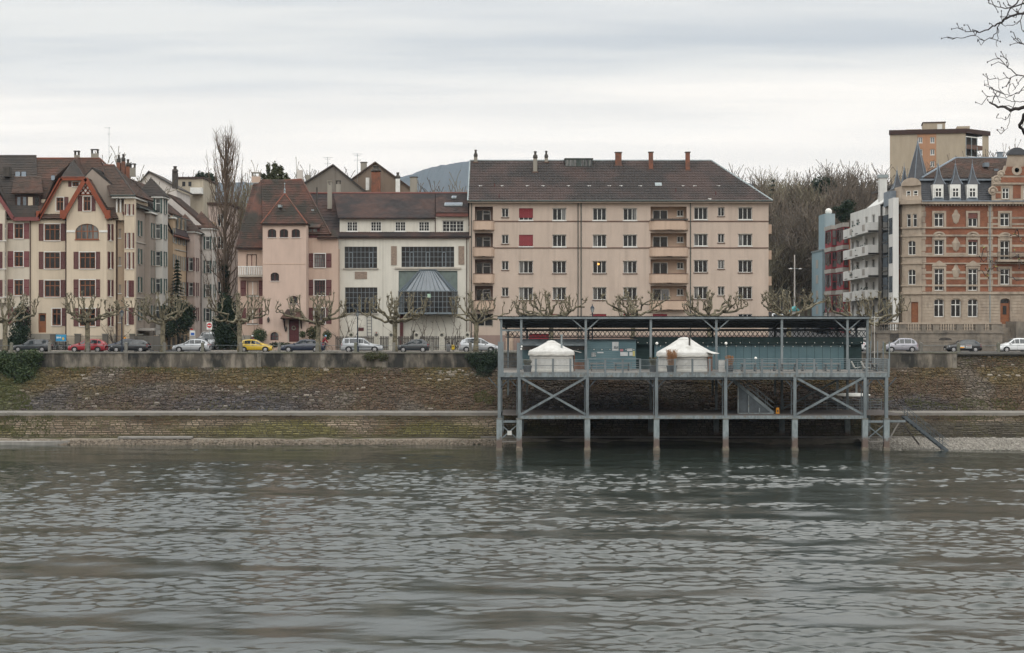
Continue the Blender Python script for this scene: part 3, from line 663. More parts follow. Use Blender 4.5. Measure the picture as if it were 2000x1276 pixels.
 ob('soffit', MB().box(xl, xr, Y - .6, Y + .02, ev - .22, ev - .12), G['aptwall'], b); ob('gutter', MB().tube([(xl, Y - .66, ev - .03), (xr, Y - .66, ev - .03)], .09, 8), G['pipe'], b)
 def on(px, py):      # a point on the front roof plane under this photo position
  lo, hi = Y - .6, YR
  for _ in range(40):
   m = (lo + hi) / 2; zz = ev + (zr - ev) * (m - (Y - .6)) / (YR - Y + .6)
   if zz > PZ(py, m): hi = m
   else: lo = m
  return PX(px, lo), lo, PZ(py, lo)
 for px, pb_, pt, w, mt, cap in ((929, 318, 307, .42, 'greyplaster', 'cowl'), (1045.5, 337, 310, .48, 'greyplaster', 'cowl'), (1067, 318, 309, .4, 'greyplaster', 'cowl'), (1208, 324, 298.5, .75, 'brick', 'flat'), (1271.5, 331, 298, .5, 'brick', 'flat'), (1343.5, 333, 298, .5, 'brick', 'flat')):
  x, y, z = on(px, pb_); c = chimney(b, G[mt], x, y + .25, z - .6, PZ(pt, y), w, .6, cap, G['soot'])
  ob('flashing', MB().box(x - w / 2 - .12, x + w / 2 + .12, y - .16, y + .6, z - .08, z + .1), G['sillbrown'], c)
 xa, ya, za = on(1104, 327); xb = on(1157, 327)[0]
 sk = ob('roof_lantern', MB().box(xa, xb, ya, ya + 2.2, za - .3, za + 1.0), G['pipe'], b); ob('lantern_roof', MB().box(xa - .1, xb + .1, ya - .1, ya + 2.3, za + 1.0, za + 1.1), G['pipe'], sk)
 for k in range(7):
  if k == 3: continue
  a = xa + (xb - xa) * k / 7; ob('pane', MB().box(a + .06, a + (xb - xa) / 7 - .06, ya - .02, ya, za + .15, za + .9), G['glass_curtain'], sk)
 for px in (938.5, 980.5, 1030, 1060.5, 1110, 1151, 1190, 1212.7, 1250.7, 1334, 1357, 1403, 1386):
  x, y, z = on(px, 364 if px != 1386 else 389.5); ob('snow_guard', MB().slab([(x - .22, y - .06, z + .08), (x + .22, y - .06, z + .08), (x + .14, y - .1, z - .02), (x - .14, y - .1, z - .02)], (0, .04, 0)), G['white'], b)
 for px, py in ((966, 366), (975, 387), (1320, 376), (1398, 382)):
  x, y, z = on(px, py); v = ob('vent_pipe', MB().cyl(x, y, z - .1, z + .45, .06, .05, 8), G['darkred'], b)
 x, y, z = on(1286, 363); ob('roof_hatch', MB().slab([(x - .4, y - .1, z - .1), (x + .4, y - .1, z - .1), (x + .4, y + .35, z + .3), (x - .4, y + .35, z + .3)], (0, -.06, .1)), G['zinc'], b)
 # lamp seen through one window
 x, _, z = f.W(PX(1169, Y), 0, PZ(516, Y)); lm = M('lit_lamp', (1, .5, .12)); q = lm.node_tree.nodes['Principled BSDF']; q.inputs['Emission Color'].default_value = (1, .45, .1, 1); q.inputs['Emission Strength'].default_value = 1.2
 ob('pendant_lamp', MB().ball((x, Y + .12, z), .13, 8), lm, b)
apartment()
# ------------------------------------------------------------------ white studio house
G['studiowall'] = plaster('studio_plaster', (.64, .615, .545), .88)
G['studioroof'] = M('studio_tiles', (.078, .055, .049), (.105, .064, .054), 2.8, c3=(.048, .042, .042), sc3=.32, lo3=.42, hi3=.58, r=.9, b=.2)
G['redfascia'] = M('red_fascia', (.16, .062, .05), (.12, .05, .042), 2, r=.7)
G['relief'] = M('sandstone_relief', (.30, .23, .18), (.20, .155, .125), 7, r=.95, b=1.0, bs=12)
G['patina'] = M('patina_panel', (.16, .20, .18), (.12, .15, .14), 1.5, r=.6)
def grid_window(parent, f, u0, u1, z0, z1, nc, nr, ops, casements=(), gl='glass', recess=.16):
 ops.append((u0, u1, z0, z1)); F_ = MB(); a = recess; fw = .05
 for i in range(nc + 1): u = u0 + (u1 - u0) * i / nc; fbox(F_, f, max(u0, u - fw / 2), min(u1, u + fw / 2), a, a + .06, z0, z1)
 for j in range(nr + 1): z = z0 + (z1 - z0) * j / nr; fbox(F_, f, u0, u1, a + .003, a + .063, max(z0, z - fw / 2), min(z1, z + fw / 2))
 for (c, j0, j1) in casements:
  ua, ub = u0 + (u1 - u0) * c / nc, u0 + (u1 - u0) * (c + 1) / nc; za, zb = z0 + (z1 - z0) * j0 / nr, z0 + (z1 - z0) * j1 / nr
  for q in ((ua, ua + .09, za, zb), (ub - .09, ub, za, zb), (ua, ub, zb - .09, zb), (ua, ub, za, za + .09)): fbox(F_, f, q[0], q[1], a - .03, a + .05, q[2], q[3])
 w = ob('window', F_, G['grille'], parent)
 rr = random.Random(int(u0 * 31))
 for i in range(nc):
  for j in range(nr):
   ua, ub = u0 + (u1 - u0) * i / nc + .025, u0 + (u1 - u0) * (i + 1) / nc - .025; za, zb = z0 + (z1 - z0) * j / nr + .025, z0 + (z1 - z0) * (j + 1) / nr - .025
   t = rr.uniform(-.006, .006); p = MB(); p.poly([f.W(ua, a + .03 + t, za), f.W(ub, a + .03 - t, za), f.W(ub, a + .03, zb), f.W(ua, a + .03, zb)]); ob('pane', p, G[gl], w)
 return w
def studio():
 Y = 190.4; f = Fac(0, Y); g = gh(0, Y) - .2
 b = thing('studio_house', 'white plastered studio house with large gridded steel windows and glass bay', 'building', (PX(789, Y), Y, g))
 x0, x1 = PX(661.5, Y), PX(916.5, Y); ops = []; zt = PZ(464, Y)
 wl = grid_window(b, f, *f.rect(673, 736.5, 482, 524), 8, 4, ops, ((1, 0, 3), (6, 0, 3)))
 grid_window(b, f, *f.rect(784, 887, 482, 522), 13, 4, ops, ((2, 0, 3), (6, 0, 3), (10, 0, 3)))
 grid_window(b, f, *f.rect(674, 737, 561.5, 612), 8, 5, ops, ((6, 0, 3),))
 for a, c, y0_, y1_ in ((670, 739, 524, 526.6), (771, 901, 522.8, 526), (671, 739.5, 612, 614.6)):
  u0, u1, z0, z1 = f.rect(a, c, y0_, y1_); part(b, 'sill', G['stone'], f, u0, u1, -.14, .1, z0, z1)
 for a, c, y0_, y1_ in ((764, 775, 481, 518), (895.5, 907, 481, 517), (693, 717, 531, 545)):
  u0, u1, z0, z1 = f.rect(a, c, y0_, y1_); part(b, 'relief_panel', G['relief'], f, u0, u1, -.07, .02, z0, z1)
 u0, u1, z0, z1 = f.rect(778.5, 893.5, 529, 612); ops.append((u0, u1, z0, z1))
 wall(b, 'front_wall', G['studiowall'], f, x0, x1, g, zt, ops)
 part(b, 'wall_joint', G['greyplaster'], f, PX(748, Y) - .02, PX(748, Y) + .02, -.012, .01, g, zt)
 # the recess behind the bay and its patinated panels
 pn = MB(); fbox(pn, f, u0, u1, .2, .3, z0, z1); rec = ob('bay_back', pn, G['patina'], b)
 for k in range(9):
  uu = u0 + (u1 - u0) * k / 8; fbox(mb := MB(), f, uu - .02, uu + .02, .17, .2, PZ(569, Y), z1); ob('panel_seam', mb, G['grille'], rec)
 # glass bay: box with a sloping glazed hood
 D = 1.9; fb = f.shift(-D); za, zb = PZ(611, Y), PZ(569.5, Y); zc = PZ(528, Y)
 bay = thing_part = ob('glass_bay', (lambda m: fbox(m, f, u0 - .05, u1 + .05, -D - .1, .1, za - .18, za - .02))(MB()), G['grille'], b)
 a0, a1 = PX(791, Y - D), PX(881, Y - D); t0, t1 = PX(819, Y - .4), PX(852, Y - .4)
 pts_b = [(u0, .0), (a0, -D), (a1, -D), (u1, .0)]
 bars = MB();
 def bar(p, q, w=.06): bars.beam(f.W(*p), f.W(*q), w)
 for (p, q), n_ in zip(((pts_b[0], pts_b[1]), (pts_b[1], pts_b[2]), (pts_b[2], pts_b[3])), (4, 11, 4)):
  for k in range(n_ + 1):
   uu = p[0] + (q[0] - p[0]) * k / n_; dd = p[1] + (q[1] - p[1]) * k / n_; bar((uu, dd, za), (uu, dd, zb))
  for k in range(5): zz = za + (zb - za) * k / 4; bar((p[0], p[1], zz), (q[0], q[1], zz), .05 if k < 4 else .1)
  mp = MB(); mp.slab([f.W(p[0], p[1] + .04, za), f.W(q[0], q[1] + .04, za), f.W(q[0], q[1] + .04, zb), f.W(p[0], p[1] + .04, zb)], (0, .012, 0)); ob('pane', mp, G['glass'], bay)
 up = [(t0, -.1), (t0 + .15, -.55), (t1 - .15, -.55), (t1, -.1)]
 for i, n_ in ((0, 3), (1, 9), (2, 3)):
  p, q, s_, t_ = pts_b[i], pts_b[i + 1], up[i], up[i + 1]
  for k in range(n_ + 1):
   v = k / n_; bar((p[0] + (q[0] - p[0]) * v, p[1] + (q[1] - p[1]) * v, zb), (s_[0] + (t_[0] - s_[0]) * v, s_[1] + (t_[1] - s_[1]) * v, zc), .07)
  bar((s_[0], s_[1], zc), (t_[0], t_[1], zc), .1)
  mp = MB(); mp.slab([f.W(p[0], p[1] + .05, zb - .02), f.W(q[0], q[1] + .05, zb - .02), f.W(t_[0], t_[1] + .05, zc - .02), f.W(s_[0], s_[1] + .05, zc - .02)], (0, .012, 0)); ob('pane', mp, G['glass_sky'], bay)
 ob('glazing_bars', bars, G['grille'], bay)
 ob('bay_top', MB().box(t0 - .05, t1 + .05, Y - .6, Y, zc - .03, zc + .08), G['grille'], bay)
 # green exit sign behind the glass
 gs = M('green_sign', (.45, .6, .48)); q = gs.node_tree.nodes['Principled BSDF']; q.inputs['Emission Color'].default_value = (.2, 1, .6, 1); q.inputs['Emission Strength'].default_value = .02
 xs, zs = PX(838, Y - D), PZ(578, Y - D); ob('exit_sign', MB().box(xs - .2, xs + .2, Y - D - .03, Y - D + .02, zs - .22, zs + .22), gs, b)
 # eaves strip, attic storey, roofs
 ze = PZ(463, Y); part(b, 'fascia', G['redfascia'], f, x0, x1, -.35, .02, ze - .18, ze + .0)
 zs0 = PZ(457.5, Y); roof(b, G['studioroof'], [(x0 - .3, Y - .5, ze + .02), (x1 + .2, Y - .5, ze + .02), (x1 + .2, Y + .9, zs0 + .35), (x0 - .3, Y + .9, zs0 + .35)], th=.3, tw=.25, wave=.01)
 fa = f.shift(.75); Ya = Y + .75; za0, za1 = PZ(458, Ya), PZ(427, Ya); oa = []
 for a in (677.5, 724, 771.5, 817.8): u0, u1, z0, z1 = fa.rect(a, a + 21, 433, 452); window(b, fa, u0, u1, z0, z1, oa, 2, 1, 'white', 'glass', .08, sill='white', bars=3, fw=.08)
 wall(b, 'attic_wall', G['studiowall'], fa, PX(663.5, Ya), PX(850, Ya), za0 - .4, za1, oa)
 oa = []; u0, u1, z0, z1 = fa.rect(864, 906, 431, 453); window(b, fa, u0, u1, z0, z1, oa, 3, 1, 'white', 'glass', .08, sill='white', bars=3, fw=.09)
 wall(b, 'attic_wall', G['studiowall'], fa.shift(-.1), PX(850, Ya), PX(915, Ya), za0 - .4, za1 + .2, oa)
 part(b, 'side_cheek', G['studiowall'], fa, PX(663.5, Ya), PX(663.5, Ya) + .2, .01, 4, za0 - .4, za1)
 YR = Y + 6.5; zr = PZ(378, YR); ea, eb_ = PX(661, Ya), PX(851, Ya)
 roof(b, G['studioroof'], [(ea, Ya - .5, za1 + .05), (eb_, Ya - .5, za1 + .05), (PX(850, YR), YR, zr), (PX(651, YR), YR, zr)], th=.3, tw=.25, wave=.01, jitter=.02)
 xe = PX(915, Ya); z2 = PZ(418, Ya)
 roof(b, G['studioroof'], [(eb_ + .05, Ya - .65, z2 + .1), (xe, Ya - .65, z2 + .1), (PX(913, YR), YR, zr + .02), (PX(850, YR) + .05, YR, zr + .02)], th=.3, tw=.25, wave=.01, jitter=.02)
 ob('fascia', MB().box(eb_ + .05, xe, Ya - .62, Ya - .5, z2 - .35, z2 + .0), G['redfascia'], b)
 xw = PX(604, Y); roof(b, G['studioroof'], [(PX(630, Y), Y + .2, ze + .3), (ea + .1, Y + .2, ze + .3), (ea + .1, YR, zr - .05), (PX(600, YR), YR, zr - .05)], th=.3, tw=.25, wave=.01, jitter=.02)
 roof(b, G['studioroof'], [(x1, YR + 6, za1), (x0 - 3, YR + 6, za1), (x0 - 3, YR, zr - .06), (x1, YR, zr - .06)], tile=False)
 ridge_cap(b, G['redfascia'], (PX(604, YR), YR, zr + .02), (PX(913, YR), YR, zr + .03), .14)
 s_ = (zr - za1) / (YR - Ya + .5)
 for a, c, yy, d_, m_ in ((868, 903, 1.2, .9, 'glass_sky'), (882, 891, 3.6, .7, 'glass_sky')):
  xa, xb = PX(a, Ya + yy), PX(c, Ya + yy); z0 = z2 + .1 + (zr - z2) / (YR - Ya + .65) * (yy + .65); k = (zr - z2) / (YR - Ya + .65)
  so = ob('skylight', MB().slab([(xa, Ya + yy, z0 + .08), (xb, Ya + yy, z0 + .08), (xb, Ya + yy + d_, z0 + .08 + k * d_), (xa, Ya + yy + d_, z0 + .08 + k * d_)], (0, 0, .08)), G['zinc'], b)
  ob('pane', MB().slab([(xa + .08, Ya + yy + .06, z0 + .2), (xb - .08, Ya + yy + .06, z0 + .2), (xb - .08, Ya + yy + d_ - .06, z0 + .2 + k * (d_ - .1)), (xa + .08, Ya + yy + d_ - .06, z0 + .2 + k * (d_ - .1))], (0, 0, .02)), G['glass_sky'], so)
 ob('side_wall', MB().box(x0, x1, Y + .3, Y + 12, g, ze), G['studiowall'], b)
 for px in (660.5, 911.5): pipe(b, G['pipebrown'], f, PX(px, Y), g, ze - .1)
 pipe(b, G['pipebrown'], fa, PX(850.5, Ya), ze, za1)
 u0, u1, z0, z1 = f.rect(781.5, 787.5, 612, 664); part(b, 'door_post', G['darkred'], f, u0, u1, -.35, .02, g, z1)
 u0, u1, z0, z1 = f.rect(700, 710.5, 640, 646.5); part(b, 'plaque', G['darkred'], f, u0, u1, -.05, .01, z0, z1)
 # chimneys and vents standing on the roof
 for px, pb_, pt, w, mt, cap, yy in ((644, 400, 362, .5, 'greyplaster', 'open', 3.5), (619, 392, 366, .16, 'soot', None, 3.0)):
  y = Y + yy; chimney(b, G[mt], PX(px, y), y, PZ(pb_, y) - .5, PZ(pt, y), w, w, cap or 'none', G['greyplaster'])
studio()
# ------------------------------------------------------------------ pink house with the stair tower
G['pinkwall'] = plaster('pink_plaster', (.53, .40, .325), .86)
G['pinktower'] = plaster('pink_tower_plaster', (.56, .43, .36), .86)
G['redroof'] = M('red_brown_tiles', (.10, .055, .045), (.135, .066, .048), 2.4, c3=(.048, .043, .036), sc3=.34, lo3=.42, hi3=.58, r=.9, b=.2)
G['redtile'] = M('orange_red_tiles', (.20, .075, .05), (.145, .062, .045), 2.5, c3=(.09, .06, .045), sc3=.4, r=.9, b=.2)
G['darkwood'] = M('dark_eaves_wood', (.045, .025, .02), (.06, .035, .028), 3, r=.8)
def pink_house():
 Y = 189.0; YT = 186.6; f = Fac(0, Y); ft = Fac(0, YT); g = gh(-22, Y) - .2
 b = thing('pink_house', 'pink house with square stair tower, steep red tiled roof and dark red shutters', 'house', (PX(556, YT), YT, g))
 # tower
 t0, t1, zt = PX(513, YT), PX(598, YT), PZ(437, YT); ops = []
 for a in (523, 546.3, 569.5): u0, u1, z0, z1 = ft.rect(a, a + 16.5, 447.5, 464); window(b, ft, u0, u1, z0, z1, ops, 2, 1, 'darkred', 'glass', .12, sill='white', arch=.3, sillw=.05)
 for a, c, y0_, y1_, gl in ((528.5, 545, 532.5, 549, 'glass'), (565.5, 581.5, 578, 593.5, 'glass')): u0, u1, z0, z1 = ft.rect(a, c, y0_, y1_); window(b, ft, u0, u1, z0, z1, ops, 2, 1, 'darkred', gl, .12, sill='white', arch=.35, sillw=.05)
 u0, u1, z0, z1 = ft.rect(528, 544, 649, 665); window(b, ft, u0, u1, z0, z1, ops, 2, 2, 'darkred', 'glass_curtain', .1, sill=None, arch=.4)
 ar = MB(); m_ = (u0 + u1) / 2
 for k in range(9):
  a0, a1 = math.pi * k / 9, math.pi * (k + 1) / 9
  for r0, r1 in ((.55, .78),): ar.slab([ft.W(m_ + r0 * 1.05 * math.cos(a0), -.04, z1 - .4 + r0 * .8 * math.sin(a0)), ft.W(m_ + r1 * 1.05 * math.cos(a0), -.04, z1 - .4 + r1 * .8 * math.sin(a0)), ft.W(m_ + r1 * 1.05 * math.cos(a1), -.04, z1 - .4 + r1 * .8 * math.sin(a1)), ft.W(m_ + r0 * 1.05 * math.cos(a1), -.04, z1 - .4 + r0 * .8 * math.sin(a1))], (0, .05, 0))
 ob('arch_surround', ar, G['aptbalc'], b)
 u0, u1, z0, z1 = ft.rect(564.5, 584, 624, 668); ops.append((u0, u1, z0, z1)); d = part(b, 'door', G['darkred'], ft, u0, u1, .12, .18, z0, z1)
 for i in (0, 1):
  for j in range(3): part(d, 'door_panel', G['shutred'], ft, u0 + .12 + i * .52, u0 + .55 + i * .52, .09, .12, z0 + .2 + j * .75, z0 + .8 + j * .75)
 wr = MB(); cx, cz = PX(573.5, YT), PZ(641, YT)
 for k in range(14):
  a = 2 * math.pi * k / 14; wr.ball((cx + .2 * math.cos(a), YT + .07, cz + .2 * math.sin(a)), .07, 6)
 ob('door_wreath', wr, M('straw_wreath', (.28, .25, .2), (.12, .14, .08), 12, r=.9), b)
 for q in ((u0 - .14, u0), (u1, u1 + .14)): part(b, 'door_jamb', G['stone'], ft, q[0], q[1], -.03, .1, z0, z1 + .1)
 wall(b, 'tower_wall', G['pinktower'], ft, t0, t1, g, zt, ops)
 tb = MB(); tb.poly([(t0, YT, g), (t0, Y + 4, g), (t0, Y + 4, zt), (t0, YT, zt)]); tb.poly([(t1, YT, g), (t1, Y + 4, g), (t1, Y + 4, zt), (t1, YT, zt)]); ob('tower_side', tb, G['pinktower'], b)
 part(b, 'ledge', G['aptbalc'], ft, t0, t1, -.03, .02, PZ(516.5, YT), PZ(515.5, YT))
 ap = (PX(556, YT + 2.6), YT + 2.6, PZ(378, YT + 2.6)); o = .35; ez = zt - .02; A, B_, C, D = (t0 - .15, YT - o, ez), (t1 + .15, YT - o, ez), (t1 + .15, YT + 5.2, ez), (t0 - .15, YT + 5.2, ez)
 for q in ((A, B_, ap), (B_, C, ap), (D, A, ap)): roof(b, G['redroof'], q, th=.26, tw=.22, wave=.01, jitter=.02)
 for q in (A, B_): ridge_cap(b, G['redtile'], q, ap, .11, 'hip_ridge')
 ob('finial', MB().lathe([(.14, ap[2] - .1), (.09, ap[2] + .3), (.13, ap[2] + .4), (.04, ap[2] + .6), (.03, ap[2] + 1.0), (.09, ap[2] + 1.1), (.01, ap[2] + 1.25)], 8, ap[0], ap[1]), G['zinc'], b)
 ob('soffit', MB().box(t0 - .1, t1 + .1, YT - .3, YT + .02, ez - .16, ez - .06), G['darkwood'], b)
 # door canopy with brackets
 ce, ca = PZ(622, YT), PZ(606, YT); xa, xb, xc, xd = PX(548, YT - 1), PX(597, YT - 1), PX(561, YT), PX(583, YT)
 cn = roof(b, G['redroof'], [(xa, YT - 1.25, ce), (xb, YT - 1.25, ce), (xd, YT - .1, ca + .1), (xc, YT - .1, ca + .1)], th=.2, tw=.2, wave=.01, name='canopy', thick=.1)
 for q in ([(xb, YT - 1.25, ce), (xb, YT, ce), (xd, YT - .05, ca + .1)], [(xa, YT, ce), (xa, YT - 1.25, ce), (xc, YT - .05, ca + .1)]): ob('canopy_side', MB().slab(q, (0, 0, -.1)), G['redroof'], b)
 for x in (PX(556, YT), PX(589, YT)): ob('bracket', MB().beam((x, YT, ce - 1.1), (x, YT - .9, ce - .1), .12).beam((x, YT - .06, ce - 1.2), (x, YT - .06, ce), .1), G['darkwood'], b)
 for x, z in ((PX(524.5, YT), PZ(624, YT)), (PX(558.5, YT), PZ(642, YT))):
  ln = ob('wall_lantern', MB().lathe([(.05, z - .35), (.12, z - .25), (.15, z + .1), (.02, z + .3)], 6, x, YT - .16).box(x - .03, x + .03, YT - .16, YT, z + .1, z + .16), G['soot'], b)
 # right wing
 x1 = PX(661, Y); zw = PZ(463.5, Y); ops = []
 for y0_, y1_ in ((496, 522.5), (547.5, 577), (602, 632.5)):
  u0, u1, z0, z1 = f.rect(614.5, 634.5, y0_, y1_); window(b, f, u0 - .04, u1 + .04, z0, z1, ops, 2, 1, 'darkred', 'glass_curtain' if y0_ != 547.5 else 'glass', .1, sill='white', bars=3, fw=.08)
  for a in (u0 - .14, u1 + .05): part(b, 'window_surround', G['white'], f, a, a + .1, -.025, .03, z0 - .05, z1 + .1)
  part(b, 'window_surround', G['white'], f, u0 - .14, u1 + .15, -.026, .03, z1, z1 + .1)
  shutter(b, f, PX(601, Y), PX(611.8, Y), z0, z1 + .05, 'shutred'); shutter(b, f, PX(636.8, Y), PX(647.3, Y), z0, z1 + .05, 'shutred')
 wall(b, 'front_wall', G['pinkwall'], f, t1 - .2, x1, g, zw, ops)
 # left wing with balcony loggia
 fl = Fac(0, Y + .4); YL = Y + .4; xl = PX(464.5, YL); zl = PZ(486, YL); ops = []
 u0, u1, z0, z1 = fl.rect(481.5, 501.5, 497, 521); window(b, fl, u0, u1, z0 - 1, z1, ops, 2, 1, 'darkred', 'glass', .1, sill=None, bars=4, fw=.1)
 for y0_, y1_ in ((549, 578), (603, 633)):
  u0, u1, z0, z1 = fl.rect(483, 504, y0_, y1_); window(b, fl, u0, u1, z0, z1, ops, 2, 1, 'white', 'glass', .1, sill='white', bars=3, fw=.08)
  shutter(b, fl, PX(469.8, YL), PX(480.5, YL), z0, z1 + .05, 'shutred'); shutter(b, fl, PX(505.5, YL), PX(513, YL), z0, z1 + .05, 'shutred')
 wall(b, 'front_wall', G['pinkwall'], fl, xl, t0 + .1, g, zl + .3, ops)
 part(b, 'plinth', G['greyplaster'], fl, xl, t0, -.05, .02, g, PZ(655, YL))
 zb0, zb1 = PZ(541, YL - .8), PZ(520, YL - .8); bx0, bx1 = PX(465, YL - .8), PX(513, YL - .8)
 bal = ob('balcony', MB().box(bx0, bx1, YL - .95, YL, zb0, zb0 + .25), G['stone'], b)
 ob('handrail', MB().box(bx0, bx1, YL - .97, YL - .83, zb1 - .12, zb1), G['white'], bal)
 for k in range(14):
  x = bx0 + .12 + (bx1 - bx0 - .2) * k / 13; ob('baluster', MB().box(x - .055, x + .055, YL - .93, YL - .88, zb0 + .25, zb1 - .12), G['white'], bal)
 ob('side_wall', MB().box(xl, x1, Y + .5, Y + 10, g, zl), G['pinkwall'], b)
 # main roof: ridge, two hipped ends with sprocketed eaves
 YR = Y + 4.5; zr = PZ(351, YR); r0, r1 = (PX(511, YR), YR, zr), (PX(589, YR), YR, zr)
 eL = PZ(484, YL - .6);
 A, B_ = (PX(461, YL - .6), YL - .6, eL), (PX(516, YL - .6), YL - .6, eL); zm = PZ(458, Y - .3)
 Cc, Dd = (PX(515, Y - .3), Y - .3, PZ(437, Y)), (PX(646, Y - .3), Y - .3, zm)
 K = (PX(496, YR), YR + .2, PZ(356, YR))
 roof(b, G['redroof'], [A, B_, r0, K], th=.26, tw=.22, wave=.01, jitter=.02)
 roof(b, G['redroof'], [(PX(513, Y - .3), Y - .3, zm), Dd, r1, r0], th=.26, tw=.22, wave=.01, jitter=.02)
 roof(b, G['redroof'], [Dd, (PX(652, Y + 9), Y + 9, zm), r1], th=.26, tw=.22, wave=.01, jitter=.02)
 roof(b, G['redtile'], [(PX(466, Y + 6), Y + 9, eL), A, K], th=.26, tw=.22, wave=.01, jitter=.02)
 roof(b, G['redroof'], [(PX(620, Y - .3), Y - .45, zw - .02), (PX(662, Y - .3), Y - .45, zw - .02), (PX(655, Y + 1), Y + 1, zw + .8), (PX(624, Y + 1), Y + 1, zw + 1.2)], th=.26, tw=.22, wave=.01)
 ridge_cap(b, G['redtile'], K, r1, .14); ridge_cap(b, G['redroof'], r1, Dd, .14, 'hip_ridge'); ridge_cap(b, G['redroof'], K, A, .12, 'hip_ridge')
 ob('soffit', MB().box(PX(463, Y), t0, YL - .55, YL, eL - .22, eL - .08), G['darkwood'], b); ob('soffit', MB().box(PX(620, Y), x1, Y - .4, Y, zw - .22, zw - .06), G['darkwood'], b)
 # dormer beside the tower
 u0, u1, z0, z1 = f.rect(600.5, 620, 446, 461); dm = ob('dormer', MB().box(u0 - .1, u1 + .25, Y - .1, Y + 2.5, z0 - .2, z1), G['darkred'], b); fd = f.shift(-.1)
 for k in (0, 1): ob('pane', (lambda m: fbox(m, fd, u0 + .08 + k * .58, u0 + .55 + k * .58, -.03, 0, z0 + .08, z1 - .1))(MB()), G['glass_curtain'], dm)
 ob('dormer_roof', MB().slab([(u0 - .2, Y - .5, z1), (u1 + .35, Y - .5, z1), (u1 + .35, Y + 2.4, z1 + 1.1), (u0 - .2, Y + 2.4, z1 + 1.1)], (0, 0, .14)), G['redroof'], dm)
 x = PX(500.5, YR + .3); c = chimney(b, G['pinkwall'], x, YR + .3, PZ(372, YR), PZ(345, YR), 1.0, .7, 'open', G['greyplaster']); ob('flashing', MB().box(x - .54, x + .54, YR - .1, YR + .7, PZ(362, YR), PZ(357, YR)), G['zinc'], c)
 for px, py in ((517, 386), (554, 408), (609, 412)):
  ob('roof_tile_window', MB().box(PX(px, Y + 1) - .16, PX(px, Y + 1) + .16, YT - .1 if px == 554 else Y + (3.0 if py < 400 else 1.7), Y + 3.4, PZ(py + 2, Y + 1.5), PZ(py - 3, Y + 1.5)), G['zinc'], b)
pink_house()
# ------------------------------------------------------------------ corner house with the timbered gable, and its neighbour
G['creamwall'] = plaster('cream_plaster', (.60, .51, .395), .86)
G['creamneigh'] = plaster('pale_cream_plaster', (.58, .52, .43), .84)
G['tanwall'] = plaster('tan_plaster', (.46, .35, .25), .86)
G['bargered'] = M('orange_red_bargeboard', (.25, .065, .03), (.19, .052, .028), 2.5, r=.7)
G['bargepurple'] = M('purple_bargeboard', (.19, .065, .06), (.15, .05, .05), 2.5, r=.7)
G['oldtile'] = M('old_brown_tiles', (.09, .06, .047), (.06, .048, .04), 2.6, c3=(.12, .066, .05), sc3=.4, lo3=.5, hi3=.66, r=.9, b=.2)
G['darktile'] = M('dark_tiles', (.062, .055, .05), (.08, .064, .055), 2, c3=(.045, .044, .042), sc3=.3, r=.9, b=.2)
TK = dict(th=.28, tw=.25, wave=.01, jitter=.018)
def shuttered(b, f, x0, x1, y0, y1, sh, ops, s0=None, s1=None, cols=3, transom=.68, fr='brownwood', gl='glass', sill='white'):
 u0, u1, z0, z1 = f.rect(x0, x1, y0, y1); w = window(b, f, u0, u1, z0, z1, ops, cols, 1, fr, gl, .1, transom=transom, sill=sill, fw=.09)
 t = MB(); fbox(t, f, u0 - .09, u0 - .005, -.02, .05, z0, z1 + .09); fbox(t, f, u1 + .005, u1 + .09, -.02, .05, z0, z1 + .09); fbox(t, f, u0 - .005, u1 + .005, -.022, .05, z1, z1 + .09); ob('window_surround', t, G['white'], b)
 for s in (s0, s1):
  if s: shutter(b, f, f.U(s[0]), f.U(s[1]), z0 - .02, z1 + .06, sh)
 return w
def bargeboard(parent, mat, Y, pts, w=.42, d=.1):
 m = MB()
 for (a, b_) in zip(pts[:-1], pts[1:]): m.beam((PX(a[0], Y), Y, PZ(a[1], Y)), (PX(b_[0], Y), Y, PZ(b_[1], Y)), d, w)
 return ob('bargeboard', m, mat, parent)
